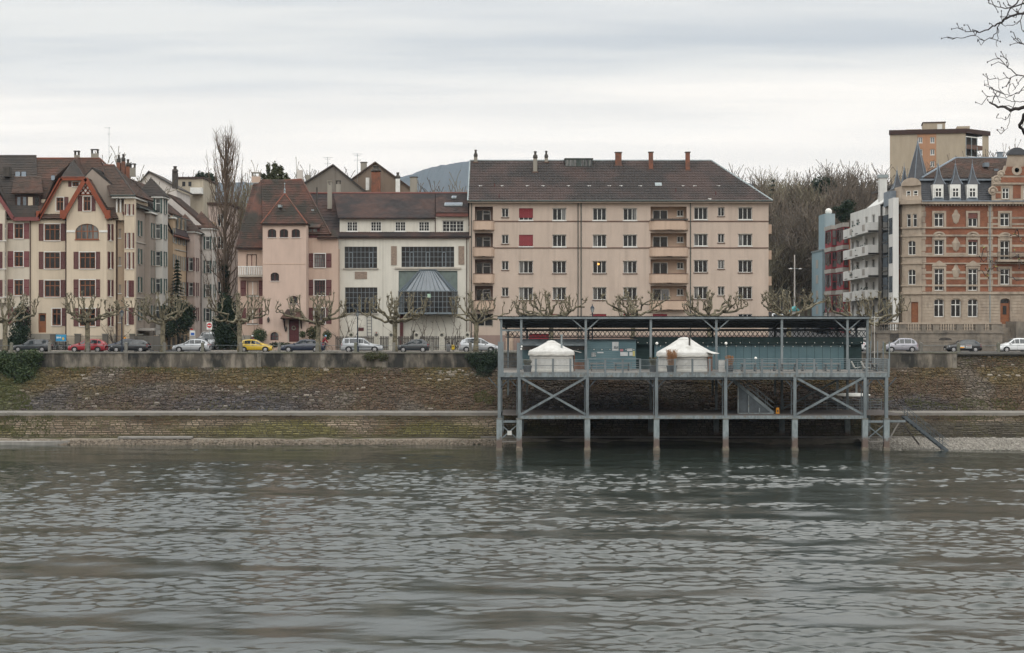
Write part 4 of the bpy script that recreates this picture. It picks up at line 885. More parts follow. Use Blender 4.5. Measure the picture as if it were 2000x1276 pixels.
def corner_house():
 Y = 187.0; f = Fac(0, Y); YB = 185.8; fb = Fac(0, YB); g = gh(-55, Y) - .2
 b = thing('corner_house', 'cream corner house with orange red bargeboards, timbered gable and brown shutters', 'house', (PX(150, Y), Y, g))
 ze = PZ(427, Y); x0, x1 = PX(59, Y), PX(226, Y); ops = []
 for y0, y1 in ((438, 470), (493, 525), (548, 580)): shuttered(b, f, 87, 117, y0, y1, 'shutred', ops, (76, 85), (118.5, 127.5))
 shuttered(b, f, 102, 119, 603, 636, 'shutred', ops, None, (121, 130), 2)
 u0, u1, z0, z1 = f.rect(75, 90, 612, 650); ops.append((u0, u1, z0, z1)); d = part(b, 'door', G['brownwood'], f, u0, u1, .12, .18, z0, z1); part(d, 'pane', G['glass'], f, u0 + .15, u1 - .15, .1, .12, z1 - .9, z1 - .2)
 wall(b, 'front_wall', G['creamwall'], f, x0, x1, g, ze, ops)
 # big clipped gable over the front
 ops = []; shuttered(b, f, 110, 124, 386, 412, 'shutred', ops, None, (125.5, 133.5), 2); shuttered(b, f, 141.5, 154, 355.5, 364.5, 'shutred', ops, (133.5, 140), None, 2, None)
 gw = wall_mb(MB(), f, PX(75, Y), PX(209, Y), ze, PZ(350, Y), ops); me = gw.mesh('gable_wall', [G['creamwall']]); bm = bmesh.new(); bm.from_mesh(me)
 for (p, q) in (((77, 427), (119, 350)), ((166, 350), (208, 427))):
  A, B_ = Vector((PX(p[0], Y), Y, PZ(p[1], Y))), Vector((PX(q[0], Y), Y, PZ(q[1], Y))); dd = B_ - A; n = Vector((-dd.z, 0, dd.x)).normalized()
  bmesh.ops.bisect_plane(bm, geom=bm.verts[:] + bm.edges[:] + bm.faces[:], plane_co=A, plane_no=n, clear_outer=True)
 bm.to_mesh(me); bm.free(); ob('gable_wall', me, None, b)
 YR = 193.0; zr = PZ(310, YR)
 def rp(px, py, y): return (PX(px, y), y, PZ(py, y))
 zk = PZ(312, 190.5); kx = PX(143, 190.5)
 fl, fr_, cl, cr = rp(72, 430, Y - .5), rp(212, 430, Y - .5), rp(118, 348, Y - .5), rp(167, 348, Y - .5)
 k0, k1 = (kx, 190.5, zk), (PX(146, YR), YR + .1, zr)
 roof(b, G['darktile'], [cl, cr, k0], **TK); roof(b, G['oldtile'], [(fl[0], YR - .4, fl[2]), fl, cl, k0, k1], **TK); roof(b, G['oldtile'], [fr_, (fr_[0], YR - .4, fr_[2]), k1, k0, cr], **TK)
 bargeboard(b, G['bargered'], Y - .45, [(74, 430), (119, 349), (166, 349)]); part(b, 'barge_foot', G['bargered'], f, PX(73, Y), PX(81, Y), -.5, -.05, PZ(428, Y), PZ(413, Y))
 # main roof
 roof(b, G['oldtile'], [(PX(60, Y), Y - .4, ze), (PX(232, Y), Y - .4, ze), (PX(195, YR), YR, zr), (PX(71.5, YR), YR, zr)], **TK)
 roof(b, G['oldtile'], [(PX(232, Y), Y - .4, ze), (PX(240, 199), 199, ze), (PX(195, YR), YR, zr)], **TK)
 roof(b, G['oldtile'], [(PX(232, Y), 199.4, ze), (PX(60, Y), 199.4, ze), (PX(71.5, YR), YR, zr), (PX(195, YR), YR, zr)], tile=False)
 ridge_cap(b, G['redtile'], (PX(71.5, YR), YR, zr), (PX(195, YR), YR, zr), .14); ridge_cap(b, G['redtile'], rp(195, 310, YR), rp(232, 345, 190), .13, 'hip_ridge')
 # projecting bay with the timbered gable
 ops = []; ba, bb = PX(130, YB), PX(208, YB)
 u0, u1, z0, z1 = fb.rect(147, 193, 437, 468); wb = window(b, fb, u0, u1, z0, z1, ops, 4, 1, 'brownwood', 'glass_curtain', .12, transom=.52, sill='bargered', fw=.1, arch=.95)
 for y0, y1 in ((493, 525), (547, 580), (603, 637)): shuttered(b, fb, 155.5, 186, y0, y1, 'shutred', ops, (144, 153.5), (187.5, 195.5))
 ztop = PZ(424, YB); wall(b, 'bay_wall', G['creamwall'], fb, ba, bb, g, ztop, ops)
 for a, c in ((130, 147), (193.5, 210)): u0, u1, z0, z1 = fb.rect(a, c, 450, 454); part(b, 'stone_band', G['white'], fb, u0, u1, -.05, .02, z0, z1)
 ops = []; shuttered(b, fb, 163, 177, 384, 412, 'shutred', ops, (152.5, 160.5), (178.8, 186.5), 2)
 me = wall_mb(MB(), fb, ba, bb, ztop, PZ(349, YB), ops).mesh('gable_wall', [G['creamwall']]); bm = bmesh.new(); bm.from_mesh(me)
 for (p, q) in (((128, 426), (167, 350)), ((167, 350), (210, 426))):
  A, B_ = Vector((PX(p[0], YB), YB, PZ(p[1], YB))), Vector((PX(q[0], YB), YB, PZ(q[1], YB))); dd = B_ - A; n = Vector((-dd.z, 0, dd.x)).normalized()
  bmesh.ops.bisect_plane(bm, geom=bm.verts[:] + bm.edges[:] + bm.faces[:], plane_co=A, plane_no=n, clear_outer=True)
 bm.to_mesh(me); bm.free(); ob('gable_wall', me, None, b)
 tri = ob('timber_panel', MB().prism([(PX(151, YB), PZ(380, YB)), (PX(184, YB), PZ(380, YB)), (PX(167.5, YB), PZ(351, YB))], YB - .06, YB - .01), G['white'], b)
 for p, q in (((149, 380), (186, 380)), ((157, 380), (172, 361)), ((166, 380), (176, 367)), ((178, 380), (163, 361)), ((169, 380), (159, 367)), ((176, 380), (180, 374)), ((159, 380), (155.5, 374))):
  ob('timber', MB().beam((PX(p[0], YB), YB - .09, PZ(p[1], YB)), (PX(q[0], YB), YB - .09, PZ(q[1], YB)), .08, .13), G['bargered'], b)
 bl, br_, ap = rp(119, 428, YB - .45), rp(215, 428, YB - .45), rp(167, 347, YB - .45); bk = 189.5
 roof(b, G['oldtile'], [(bl[0], bk, bl[2]), bl, ap, (ap[0], bk + 1.5, ap[2])], **TK); roof(b, G['oldtile'], [br_, (br_[0], bk, br_[2]), (ap[0], bk + 1.5, ap[2]), ap], **TK)
 bargeboard(b, G['bargered'], YB - .42, [(121.5, 427), (167, 348.5), (213, 427)], .5)
 for a, c in ((119, 130), (206.5, 216)): part(b, 'barge_foot', G['bargered'], fb, PX(a, YB), PX(c, YB), -.45, .0, PZ(427, YB), PZ(411, YB))
 # canted side of the bay, recessed tan wall and the side bay with loggia
 p0, p1 = (bb, YB), (PX(226, Y + .3), Y + .3); ang = math.degrees(math.atan2(p1[1] - p0[1], p1[0] - p0[0])); fc = Fac(*p0, ang); ops = []; L_ = math.hypot(p1[0] - p0[0], p1[1] - p0[1])
 for y0, y1 in ((438, 470), (492, 525), (547, 579), (603, 637)):
  u0, u1, z0, z1 = fc.rect(213.5, 217.5, y0, y1); window(b, fc, u0, u1, z0, z1, ops, 1, 1, 'white', 'glass', .08, sill='white'); shutter(b, fc, u0 - .32, u0 - .03, z0, z1, 'shutred'); shutter(b, fc, u1 + .03, u1 + .32, z0, z1, 'shutred')
 wall(b, 'canted_wall', G['creamwall'], fc, 0, L_, g, PZ(423, YB), ops)
 ft = Fac(0, Y + .6); ops = []
 for y0, y1 in ((447, 465), (502, 519), (556, 573), (610, 630)): u0, u1, z0, z1 = ft.rect(231.5, 236.5, y0, y1); window(b, ft, u0, u1, z0, z1, ops, 1, 1, 'brownwood', 'glass', .1, sill='white')
 wall(b, 'recessed_wall', G['tanwall'], ft, PX(224, Y), PX(246, Y), g, PZ(395, Y), ops)
 # side bay towards the street
 fs = Fac(0, Y - .2); sx0, sx1 = PX(243.5, Y), PX(263.5, Y); ops = []
 for y0, y1, op in ((455, 485, 0), (493, 525, 0), (548, 580, 1), (601, 634, 1), (399, 420, 0)):
  u0, u1, z0, z1 = fs.rect(247.5, 251, y0, y1); window(b, fs, u0, u1, z0, z1, ops, 1, 1, 'white', 'glass_curtain', .08, sill='white')
  u2, u3, _, _ = fs.rect(256, 259.5, y0, y1)
  if not op: window(b, fs, u2, u3, z0, z1, ops, 1, 1, 'white', 'glass_curtain', .08, sill='white')
  for a in ((244.6, 247), (252, 255.2)) + (((260.2, 262.8),) if not op else ((255.4, 259), (259.4, 262.4))): shutter(b, fs, PX(a[0], Y), PX(a[1], Y), z0, z1, 'shutred')
 wall(b, 'side_bay_wall', G['creamwall'], fs, sx0, sx1, g, PZ(386, Y), ops)
 ob('side_wall', MB().box(PX(59, Y), sx1 - .31, Y + 1.2, Y + 8, g, PZ(388, Y)).box(sx1 - .3, sx1, Y - .19, Y + .66, g, PZ(388, Y)), G['creamwall'], b)
 # open loggia under the corner roof
 lx0, lx1 = PX(226, Y), PX(244, Y); zl0, zl1 = PZ(415, Y), PZ(386, Y); lo = ob('loggia', MB().box(lx0, lx1, Y + .1, Y + .25, zl0 - .9, zl0), G['creamwall'], b)
 for x in (lx0 + .1, (lx0 + lx1) / 2, lx1 - .05): ob('post', MB().box(x - .09, x + .09, Y + .05, Y + .23, zl0, zl1), G['white'], lo)
 ob('flower_box', MB().box(lx0 + .8, lx1 - .1, Y - .15, Y + .08, zl0 - .25, zl0 + .05), G['redfascia'], lo)
 ez = PZ(383, Y); E = [(PX(219, Y), Y - .7, ez), (PX(267, Y), Y - .7, ez), (PX(271, Y), Y + 8, ez), (PX(225, Y), Y + 8, ez)]; ra, rb = (PX(200, 190), 190.5, PZ(323, 190.5)), (PX(221, 190), 190.5, PZ(323, 190.5))
 roof(b, G['oldtile'], [E[0], E[1], rb, ra], **TK); roof(b, G['oldtile'], [E[1], E[2], rb], **TK); roof(b, G['oldtile'], [E[3], E[0], ra], **TK)
 ridge_cap(b, G['redtile'], ra, rb, .12); ridge_cap(b, G['darktile'], rb, E[1], .12, 'hip_ridge')
 ob('soffit', MB().box(E[0][0] + .1, E[1][0] - .1, Y - .6, Y + 6, ez - .3, ez - .08), G['white'], b); ob('gutter', MB().tube([(E[0][0], Y - .75, ez), (E[1][0], Y - .75, ez)], .08, 6), G['pipe'], b)
 for px, pt, w, cap in ((149.5, 303, .55, 'open'), (184.5, 300, .8, 'open'), (258.5, 328, .6, 'open')): chimney(b, G['greyplaster'], PX(px, YR), YR + .2, PZ(345, YR), PZ(pt, YR), w, .5, cap, G['soot'])
 for px, pt in ((232, 318), (241, 316), (250, 326)): chimney(b, G['brick'], PX(px, 196), 196, PZ(350, 196), PZ(pt, 196), .45, .45, 'cowl', G['soot'])
 so = ob('skylight', MB().slab([rp(100.5, 353, 190), rp(107.5, 353, 190), rp(107.5, 344, 190.4), rp(100.5, 344, 190.4)], (0, -.12, .05)), G['glass_sky'], b)
 for px in (59.5, 129): pipe(b, G['pipebrown'], f, PX(px, Y), g, ze, .06)
 pipe(b, G['pipebrown'], ft, PX(226.5, Y), g, PZ(425, Y), .06)
 ob('antenna', MB().tube([rp(213, 318, YR), rp(213, 249, YR)], .025, 4).tube([rp(203, 250, YR), rp(215, 250, YR)], .02, 4).tube([rp(209, 262, YR), rp(216, 262, YR)], .02, 4), G['zinc'], b)
 part(b, 'plinth', G['greyplaster'], f, x0, x1, -.04, .0, g, PZ(652, Y))
corner_house()
def neighbour_house():
 Y = 187.0; f = Fac(0, Y); g = gh(-60, Y) - .2
 b = thing('neighbour_house', 'pale cream house cut by the left edge with purple shutters and bargeboard', 'house', (PX(10, Y), Y, g)); ops = []
 x0, x1 = PX(-120, Y), PX(59, Y) - .005; ze = PZ(427, Y)
 for y0, y1 in ((437, 466), (492, 521), (547, 577), (601, 634)):
  shuttered(b, f, 28, 45, y0, y1, 'shutpurple', ops, (15.5, 26), (47, 57), 2)
 wall(b, 'front_wall', G['creamneigh'], f, x0, x1, g, ze, ops); ob('side_wall', MB().box(x0, x1, Y + .5, Y + 12, g, ze), G['creamneigh'], b)
 fo = Fac(0, Y - .9); ops = []
 for y0, y1 in ((437, 470), (492, 525), (547, 580)):
  u0, u1, z0, z1 = fo.rect(-30, 11.5, y0, y1); window(b, fo, u0, u1, z0, z1, ops, 4, 1, 'white', 'glass', .1, sill='white', transom=.7); shutter(b, fo, PX(3, Y), PX(9.5, Y), z0, z1, 'shutred')
 wall(b, 'oriel_wall', G['creamneigh'], fo, PX(-60, Y), PX(14, Y), PZ(592, Y), PZ(412, Y), ops); ob('oriel_side', MB().box(PX(-60, Y), PX(14, Y), Y - .88, Y - .01, PZ(592, Y), PZ(412, Y)), G['creamneigh'], b)
 def rp(px, py, y): return (PX(px, y), y, PZ(py, y))
 YR = 193.0; zr = PZ(305, YR)
 roof(b, G['darktile'], [rp(-122, 427, Y - .4), rp(75, 427, Y - .4), (PX(71, YR), YR, zr), (PX(-120, YR), YR, zr)], **TK); roof(b, G['darktile'], [rp(75, 427, Y + 12), rp(-122, 427, Y + 12), (PX(-120, YR), YR, zr), (PX(71, YR), YR, zr)], tile=False)
 ridge_cap(b, G['darktile'], (PX(-120, YR), YR, zr), (PX(71, YR), YR, zr), .13)
 ob('gable_wall', MB().prism([(PX(-75, Y), ze), (PX(24, Y), ze), (PX(-25, Y), PZ(352, Y))], Y - .01, Y + .1), G['creamneigh'], b)
 bargeboard(b, G['bargepurple'], Y - .5, [(-75, 430), (-25, 349), (26, 428), (76, 428)], .42)
 kx = rp(-25, 345, Y - .5); roof(b, G['darktile'], [rp(29, 430, Y - .5), rp(29, 430, 191), (kx[0], 192, kx[2]), kx], **TK); roof(b, G['darktile'], [rp(-79, 430, 191), rp(-79, 430, Y - .5), kx, (kx[0], 192, kx[2])], **TK)
 # wide shed dormer
 fd = Fac(0, Y + .9); u0, u1, z0, z1 = fd.rect(30, 79, 381, 410); dm = ob('dormer', (lambda m: fbox(m, fd, u0, u1, 0, 3, z0 - .1, z1))(MB()), G['darkwood'], b)
 for a, c, m_ in ((34, 40, 'glass_sky'), (45, 51.5, 'glass_sky'), (55, 64, 'creamwall'), (68, 76, 'glass')):
  q0, q1, w0, w1 = fd.rect(a, c, 385, 406); ob('pane' if m_ != 'creamwall' else 'panel', (lambda m: fbox(m, fd, q0, q1, -.04, 0, w0, w1))(MB()), G[m_], dm)
 roof(b, G['oldtile'], [rp(22, 377, Y + .4), rp(84, 377, Y + .4), rp(80, 345, Y + 3.2), rp(28, 345, Y + 3.2)], **TK, name='dormer_roof')
 ob('roof_deck', MB().box(PX(28, Y), PX(70, Y), Y - .3, Y + .9, PZ(424, Y), PZ(417, Y)), G['darktile'], b)
 for a in (31, 43): ob('skylight', MB().slab([rp(a, 348, 190.7), rp(a + 9, 348, 190.7), rp(a + 9, 337.5, 191.3), rp(a, 337.5, 191.3)], (0, -.2, .1)), G['glass_sky'], b)
 ob('chimney', MB().box(PX(5, 190), PX(18, 190), 190, 190.8, PZ(345, 190), PZ(326, 190)), G['soot'], b)
neighbour_house()
# ------------------------------------------------------------------ row of houses along the side street
G['rowgrey'] = plaster('roughcast_grey', (.32, .275, .235), .8); G['rowwhite'] = plaster('row_white', (.56, .54, .50), .85); G['rowochre'] = plaster('row_ochre', (.46, .34, .23), .85)
G['rowpink'] = plaster('row_pinkgrey', (.48, .39, .345), .85); G['rowpale'] = plaster('row_pale', (.60, .56, .52), .86); G['blanddark'] = plaster('dark_mansard', (.06, .045, .045), .8)
ROWS = (13.0, 16.3, 19.6, 22.9)
def row_house(label, Ya, Yb, X0, zeave, mat, sh, bayw, bayd, roofmat, nwin, mansard=False, bayfirst=True, tower=False):
 """a house on the left of the side street: wall facing the street plus a bay facing down it"""
 g = gh(X0, Ya) - .4; b = thing('row_house', label, 'house', (X0, (Ya + Yb) / 2, g)); fe = Fac(X0, Ya, 90); ops = []
 W_ = Yb - Ya; ba, bb = (0.0, bayw) if bayfirst else (W_ - bayw, W_)
 for z in ROWS:
  for k in range(nwin):
   lo_, hi_ = (bayw + .3, W_) if bayfirst else (0, W_ - bayw - .3); u = lo_ + (hi_ - lo_) * (k + .5) / nwin
   window(b, fe, u - .5, u + .5, z - .85, z + .9, ops, 2, 1, 'white', 'glass_curtain' if rnd.random() < .4 else 'glass', .1, transom=.68, sill='stone', fw=.08)
   if sh: shutter(b, fe, u - 1.0, u - .53, z - .88, z + .92, sh); shutter(b, fe, u + .53, u + 1.0, z - .88, z + .92, sh)
 wall(b, 'street_wall', G[mat], fe, 0, W_, g, zeave, ops); fs = Fac(X0, Ya); ob('side_wall', MB().box(X0 - 9, X0 - .25, Ya + .02, Yb - .02, g, zeave - .1), G[mat], b)
 wall(b, 'end_wall', G[mat], fs, -9, 0, g, zeave)
 # bay
 fb = Fac(X0 + bayd, Ya + ba, 90); o1 = []; ff = Fac(X0, Ya + ba); o2 = []; zb = zeave + (1.6 if tower else -.4)
 for z in ROWS + ((26.0,) if tower else ()):
  if z + 1 > zb: continue
  n = max(1, int(bayw / 1.9))
  for k in range(n):
   u = bayw * (k + .5) / n; window(b, fb, u - .45, u + .45, z - .85, z + .9, o1, 2, 1, 'white', 'glass', .1, transom=.68, sill='stone', fw=.08)
   if sh: shutter(b, fb, u - .85, u - .48, z - .88, z + .92, sh); shutter(b, fb, u + .48, u + .85, z - .88, z + .92, sh)
  if bayd > .9:
   window(b, ff, bayd * .5 - .3, bayd * .5 + .3, z - .85, z + .9, o2, 1, 1, 'white', 'glass_curtain', .1, transom=.68, sill='stone', fw=.07)
   if sh: shutter(b, ff, bayd * .5 - .52, bayd * .5 - .32, z - .88, z + .92, sh); shutter(b, ff, bayd * .5 + .32, bayd * .5 + .52, z - .88, z + .92, sh)
 wall(b, 'bay_wall', G[mat], fb, 0, bayw, g, zb, o1); wall(b, 'bay_end', G[mat], ff, 0, bayd, g, zb, o2)
 ob('bay_top', MB().box(X0 - .2, X0 + bayd + .25, Ya + ba - .25, Ya + bb + .2, zb, zb + .18), G['white'], b)
 if tower or bayd > .9:
  ap = (X0 - .6, Ya + (ba + bb) / 2, zb + 2.6); q = [(X0 - 2, Ya + ba - .3, zb + .18), (X0 + bayd + .3, Ya + ba - .3, zb + .18), (X0 + bayd + .3, Ya + bb + .3, zb + .18), (X0 - 2, Ya + bb + .3, zb + .18)]
  for i in (0, 1): roof(b, G[roofmat], [q[i], q[i + 1], ap], name='bay_roof', **TK)
 for z in (14.7, 21.2): ob('string_course', (lambda m: fbox(m, fe, bayw if bayfirst else 0, W_ if bayfirst else W_ - bayw, -.08, .02, z, z + .14))(MB()), G['stone'], b)
 zr = zeave + 4.6; e = .45
 if mansard:
  fm = [(X0 + e, Ya, zeave - 2.3), (X0 + e, Yb, zeave - 2.3), (X0 - 1.0, Yb, zeave + .6), (X0 - 1.0, Ya, zeave + .6)]
  roof(b, G['redtile'], [(X0 + e + .1, Ya, zeave - 2.6), (X0 + e + .1, Yb, zeave - 2.6), (X0 - .2, Yb, zeave - 1.7), (X0 - .2, Ya, zeave - 1.7)], **TK)
  ob('mansard', MB().slab(fm, (-.2, 0, -.1)), G['blanddark'], b)
  for k in range(4): u = (k + .5) / 4 * W_; window(b, Fac(X0 + .2, Ya, 90), u - .45, u + .45, zeave - 1.4, zeave + .1, None, 2, 1, 'shutgrey', 'glass', .0, sill=None)
 roof(b, G[roofmat], [(X0 + (e if not mansard else -.6), Ya, zeave + (0 if not mansard else .5)), (X0 + (e if not mansard else -.6), Yb, zeave + (0 if not mansard else .5)), (X0 - 5, Yb, zr), (X0 - 5, Ya, zr)], **TK)
 roof(b, G[roofmat], [(X0 - 9.3, Yb, zeave), (X0 - 9.3, Ya, zeave), (X0 - 5, Ya, zr), (X0 - 5, Yb, zr)], tile=False)
 ob('gable_end', MB().slab([(X0, Ya + .02, zeave), (X0 - 5, Ya + .02, zr - .1), (X0 - 9, Ya + .02, zeave)], (0, .15, 0)), G[mat], b)
 ob('gutter', MB().tube([(X0 + e + .05, Ya, zeave - .05), (X0 + e + .05, Yb, zeave - .05)], .08, 6), G['pipe'], b); x, y, _ = fe.W(W_ - .1, -.08, 0); ob('downpipe', MB().cyl(x, y, g, zeave, .06, n=6), G['pipebrown'], b)
 return b
row_house('grey roughcast row house with green shutters next to the cream corner house', 187.7, 196, -43.72, 25.3, 'rowgrey', 'shutgreen', 3.2, .55, 'darktile', 1, bayfirst=False)
row_house('white row house with tall bay and dark roofs beside the grey roughcast one', 196.1, 203.5, -43.5, 25.4, 'rowwhite', 'shutgreen', 3.0, 1.15, 'darktile', 1, tower=True)
row_house('ochre row house with dark mansard behind the conifer', 203.6, 213.5, -43.0, 25.4, 'rowochre', 'shutgrey', 1.2, .35, 'oldtile', 3, mansard=True)
row_house('pinkish grey row house with red brown shutters beyond the ochre one', 213.6, 223, -42.9, 24.2, 'rowpink', 'shutred', 3.4, 1.0, 'oldtile', 1)
rh = row_house('pale row house with green shutters at the far end of the terrace', 223.1, 232, -42.6, 25.2, 'rowpale', 'shutgreen', 3.6, 1.25, 'oldtile', 1, bayfirst=True)
def far_houses():
 def gable(name, label, Y, pts, mat, rmat, D=9, chim=(), over=.4):
  """a house seen gable-on: photo points of left foot, apex, right foot"""
  (ax, ay), (px, py), (cx, cy) = pts; A, P, C = (PX(ax, Y), PZ(ay, Y)), (PX(px, Y), PZ(py, Y)), (PX(cx, Y), PZ(cy, Y)); g = gh(P[0], Y) - .5
  b = thing(name, label, 'house', (P[0], Y, g)); ob('gable_wall', MB().slab([(A[0], Y, g), (C[0], Y, g), (C[0], Y, C[1]), (P[0], Y, P[1]), (A[0], Y, A[1])], (0, .4, 0)), mat, b)
  ob('body', MB().box(A[0], C[0], Y + .41, Y + D, g, min(A[1], C[1])), mat, b)
  for q, r_ in ((A, -1), (C, 1)):
   d = Vector((q[0] - P[0], 0, q[1] - P[1])).normalized() * over; ob('roof', MB().slab([(P[0], Y - .35, P[1] + .02), (q[0] + d.x, Y - .35, q[1] + d.z), (q[0] + d.x, Y + D, q[1] + d.z), (P[0], Y + D, P[1] + .02)], (0, 0, .22)), rmat, b)
  for (kx, kb, kt, w, m_, cap, dy) in chim: chimney(b, G[m_], PX(kx, Y + dy), Y + dy, PZ(kb, Y), PZ(kt, Y), w, w * .8, cap, G['soot'])
  return b
 G['taupe'] = plaster('taupe_render', (.23, .18, .14), .82); G['greyrender'] = plaster('grey_render', (.20, .18, .155), .75)
 gable('grey_gabled_house', 'grey rendered gabled house behind the pink house roof', 226, ((594, 360), (651, 324), (722, 382)), G['greyrender'], G['darktile'], 12, ((602, 355, 337, .7, 'greyplaster', 'none', 4), (586, 365, 330, .75, 'rowpale', 'none', 2), (661, 385, 364, .6, 'greyplaster', 'open', -3)))
 gable('taupe_gabled_house', 'taupe gabled house with brick and white chimneys behind the studio roof', 232, ((680, 357), (733, 319), (806, 372)), G['taupe'], G['oldtile'], 12, ((710.5, 340, 314, .85, 'greyplaster', 'flat', 3), (734.5, 385, 340, 1.25, 'brick', 'cowl', -2.5), (718, 374, 350, .5, 'white', 'none', -2), (777, 385, 352, .6, 'white', 'cowl', -2), (808, 385, 352, 1.0, 'greyplaster', 'flat', -4)))
 gable('white_gabled_house', 'white gabled house with rooflights behind the row houses', 236, ((262, 372), (291, 337), (345, 368)), G['rowpale'], G['darktile'], 10, ((342, 375, 345, .75, 'soot', 'cowl', -6),))
 Y = 248; b = thing('flat_roofed_house', 'beige flat roofed house rising behind the row houses', 'house', (PX(373, Y), Y, 10)); ob('wall', MB().box(PX(347, Y), PX(397, Y), Y, Y + 10, 9, PZ(349, Y)), plaster('beige_block', (.43, .38, .30), .85), b); ob('roof', MB().box(PX(345, Y), PX(399, Y), Y - .3, Y + 10.3, PZ(349, Y), PZ(346, Y)), G['darkwood'], b)
 ob('balcony', MB().box(PX(375, Y), PX(397, Y), Y - 1.5, Y - .01, PZ(380, Y), PZ(368, Y)), G['white'], b)
 for k, px in enumerate((356, 368)): ob('window', MB().box(PX(px, Y), PX(px + 6, Y), Y - .05, Y, PZ(364, Y), PZ(355, Y)), G['glass'], b)
 # houses seen through the poplar at the end of the side street
 Y = 262; g = gh(-40, Y); b = thing('red_roofed_house', 'white house with orange red roof behind the poplar', 'house', (PX(470, Y), Y, g - .5)); f = Fac(0, Y); ops = []
 for r in range(4):
  for px in (447, 463, 479): u0, u1, z0, z1 = f.rect(px, px + 8, 455 + r * 38, 472 + r * 38); window(b, f, u0, u1, z0, z1, ops, 2, 1, 'white', 'glass', .1, sill='stone')
 wall(b, 'wall', G['rowpale'], f, PX(441, Y), PX(496, Y), g - .5, PZ(446, Y), ops); roof(b, G['redtile'], [(PX(438, Y), Y - .5, PZ(447, Y)), (PX(499, Y), Y - .5, PZ(447, Y)), (PX(492, Y + 7), Y + 7, PZ(405, Y + 7)), (PX(446, Y + 7), Y + 7, PZ(405, Y + 7))], **TK)
 Y = 240; g = gh(-38, Y); b = thing('balcony_house', 'pinkish apartment house with stacked balconies behind the poplar', 'building', (PX(425, Y), Y, g - .5)); f = Fac(0, Y); ops = []
 for r in range(5):
  y0 = 418 + r * 44
  u0, u1, z0, z1 = f.rect(425, 436, y0, y0 + 24); window(b, f, u0, u1, z0, z1, ops, 2, 1, 'white', 'glass', .1, sill='stone')
  ob('balcony', MB().box(PX(409, Y), PX(422, Y), Y - 1.3, Y - .01, PZ(y0 + 30, Y), PZ(y0 + 17, Y)), G['rowochre'], b)
 wall(b, 'wall', G['rowpink'], f, PX(407, Y), PX(446, Y), g - .5, PZ(400, Y), ops); ob('roof', MB().box(PX(405, Y), PX(449, Y), Y - .4, Y + 9, PZ(400, Y), PZ(396, Y)), G['darkwood'], b); ob('side_wall', MB().box(PX(407, Y), PX(446, Y), Y + .3, Y + 9, g - .5, PZ(400, Y)), G['rowpink'], b)
 Y = 232
 for px, py, n_ in ((640, 307, 1), (698, 300, 2)):
  a = thing('roof_antenna', 'thin television aerial on the %s gabled roof' % ('grey' if n_ == 1 else 'taupe'), 'antenna', (PX(px, Y), Y, PZ(355, Y)))
  ob('mast', MB().tube([(PX(px, Y), Y, PZ(356, Y)), (PX(px, Y), Y, PZ(py, Y))], .035, 4), G['zinc'], a)
  for dy, w in ((1, 10), (4, 6), (13, 7)): ob('rod', MB().tube([(PX(px - w, Y), Y, PZ(py + dy, Y)), (PX(px + w, Y), Y, PZ(py + dy, Y))], .022, 4), G['zinc'], a)
far_houses()
# ------------------------------------------------------------------ brick and sandstone corner building
G['redbrick'] = None
def brick_mat():
 m = bpy.data.materials.new('facing_brick'); m.use_nodes = True; N, L, p = nodes_of(m); geo = N.new('ShaderNodeNewGeometry'); mp = N.new('ShaderNodeMapping'); mp.inputs['Rotation'].default_value = (R(90), 0, 0)
 L.new(geo.outputs['Position'], mp.inputs['Vector']); br = N.new('ShaderNodeTexBrick'); br.inputs['Scale'].default_value = 1; br.inputs['Brick Width'].default_value = .25; br.inputs['Row Height'].default_value = .075; br.inputs['Mortar Size'].default_value = .008
 br.inputs['Color1'].default_value = (.27, .095, .05, 1); br.inputs['Color2'].default_value = (.20, .064, .035, 1); br.inputs['Mortar'].default_value = (.26, .19, .14, 1); L.new(mp.outputs[0], br.inputs['Vector'])
 t = N.new('ShaderNodeTexNoise'); t.inputs['Scale'].default_value = .9; t.inputs['Detail'].default_value = 6; L.new(geo.outputs['Position'], t.inputs['Vector']); mr = N.new('ShaderNodeMapRange'); mr.inputs[1].default_value = .3; mr.inputs[2].default_value = .7; mr.inputs[3].default_value = .72; mr.inputs[4].default_value = 1.15; L.new(t.outputs['Fac'], mr.inputs[0])
 mx = N.new('ShaderNodeMix'); mx.data_type = 'RGBA'; mx.blend_type = 'MULTIPLY'; mx.inputs[0].default_value = 1; L.new(br.outputs['Color'], mx.inputs[6]); L.new(mr.outputs[0], mx.inputs[7]); L.new(mx.outputs[2], p.inputs['Base Color']); p.inputs['Roughness'].default_value = .9; p.inputs['Specular IOR Level'].default_value = .15
 return m
G['redbrick'] = brick_mat()
G['sand'] = M('sandstone', (.40, .335, .265), (.32, .26, .205), 1.6, (1, 1, .5), c3=(.20, .165, .135), sc3=.7, st3=(1, 1, .4), lo3=.52, r=.9, b=.35, bs=10)
G['slate'] = M('slate', (.055, .058, .065), (.075, .078, .085), 3, r=.6, b=.2)
G['lead'] = M('lead_sheet', (.20, .235, .27), (.15, .18, .21), 2, r=.5, me=.2)
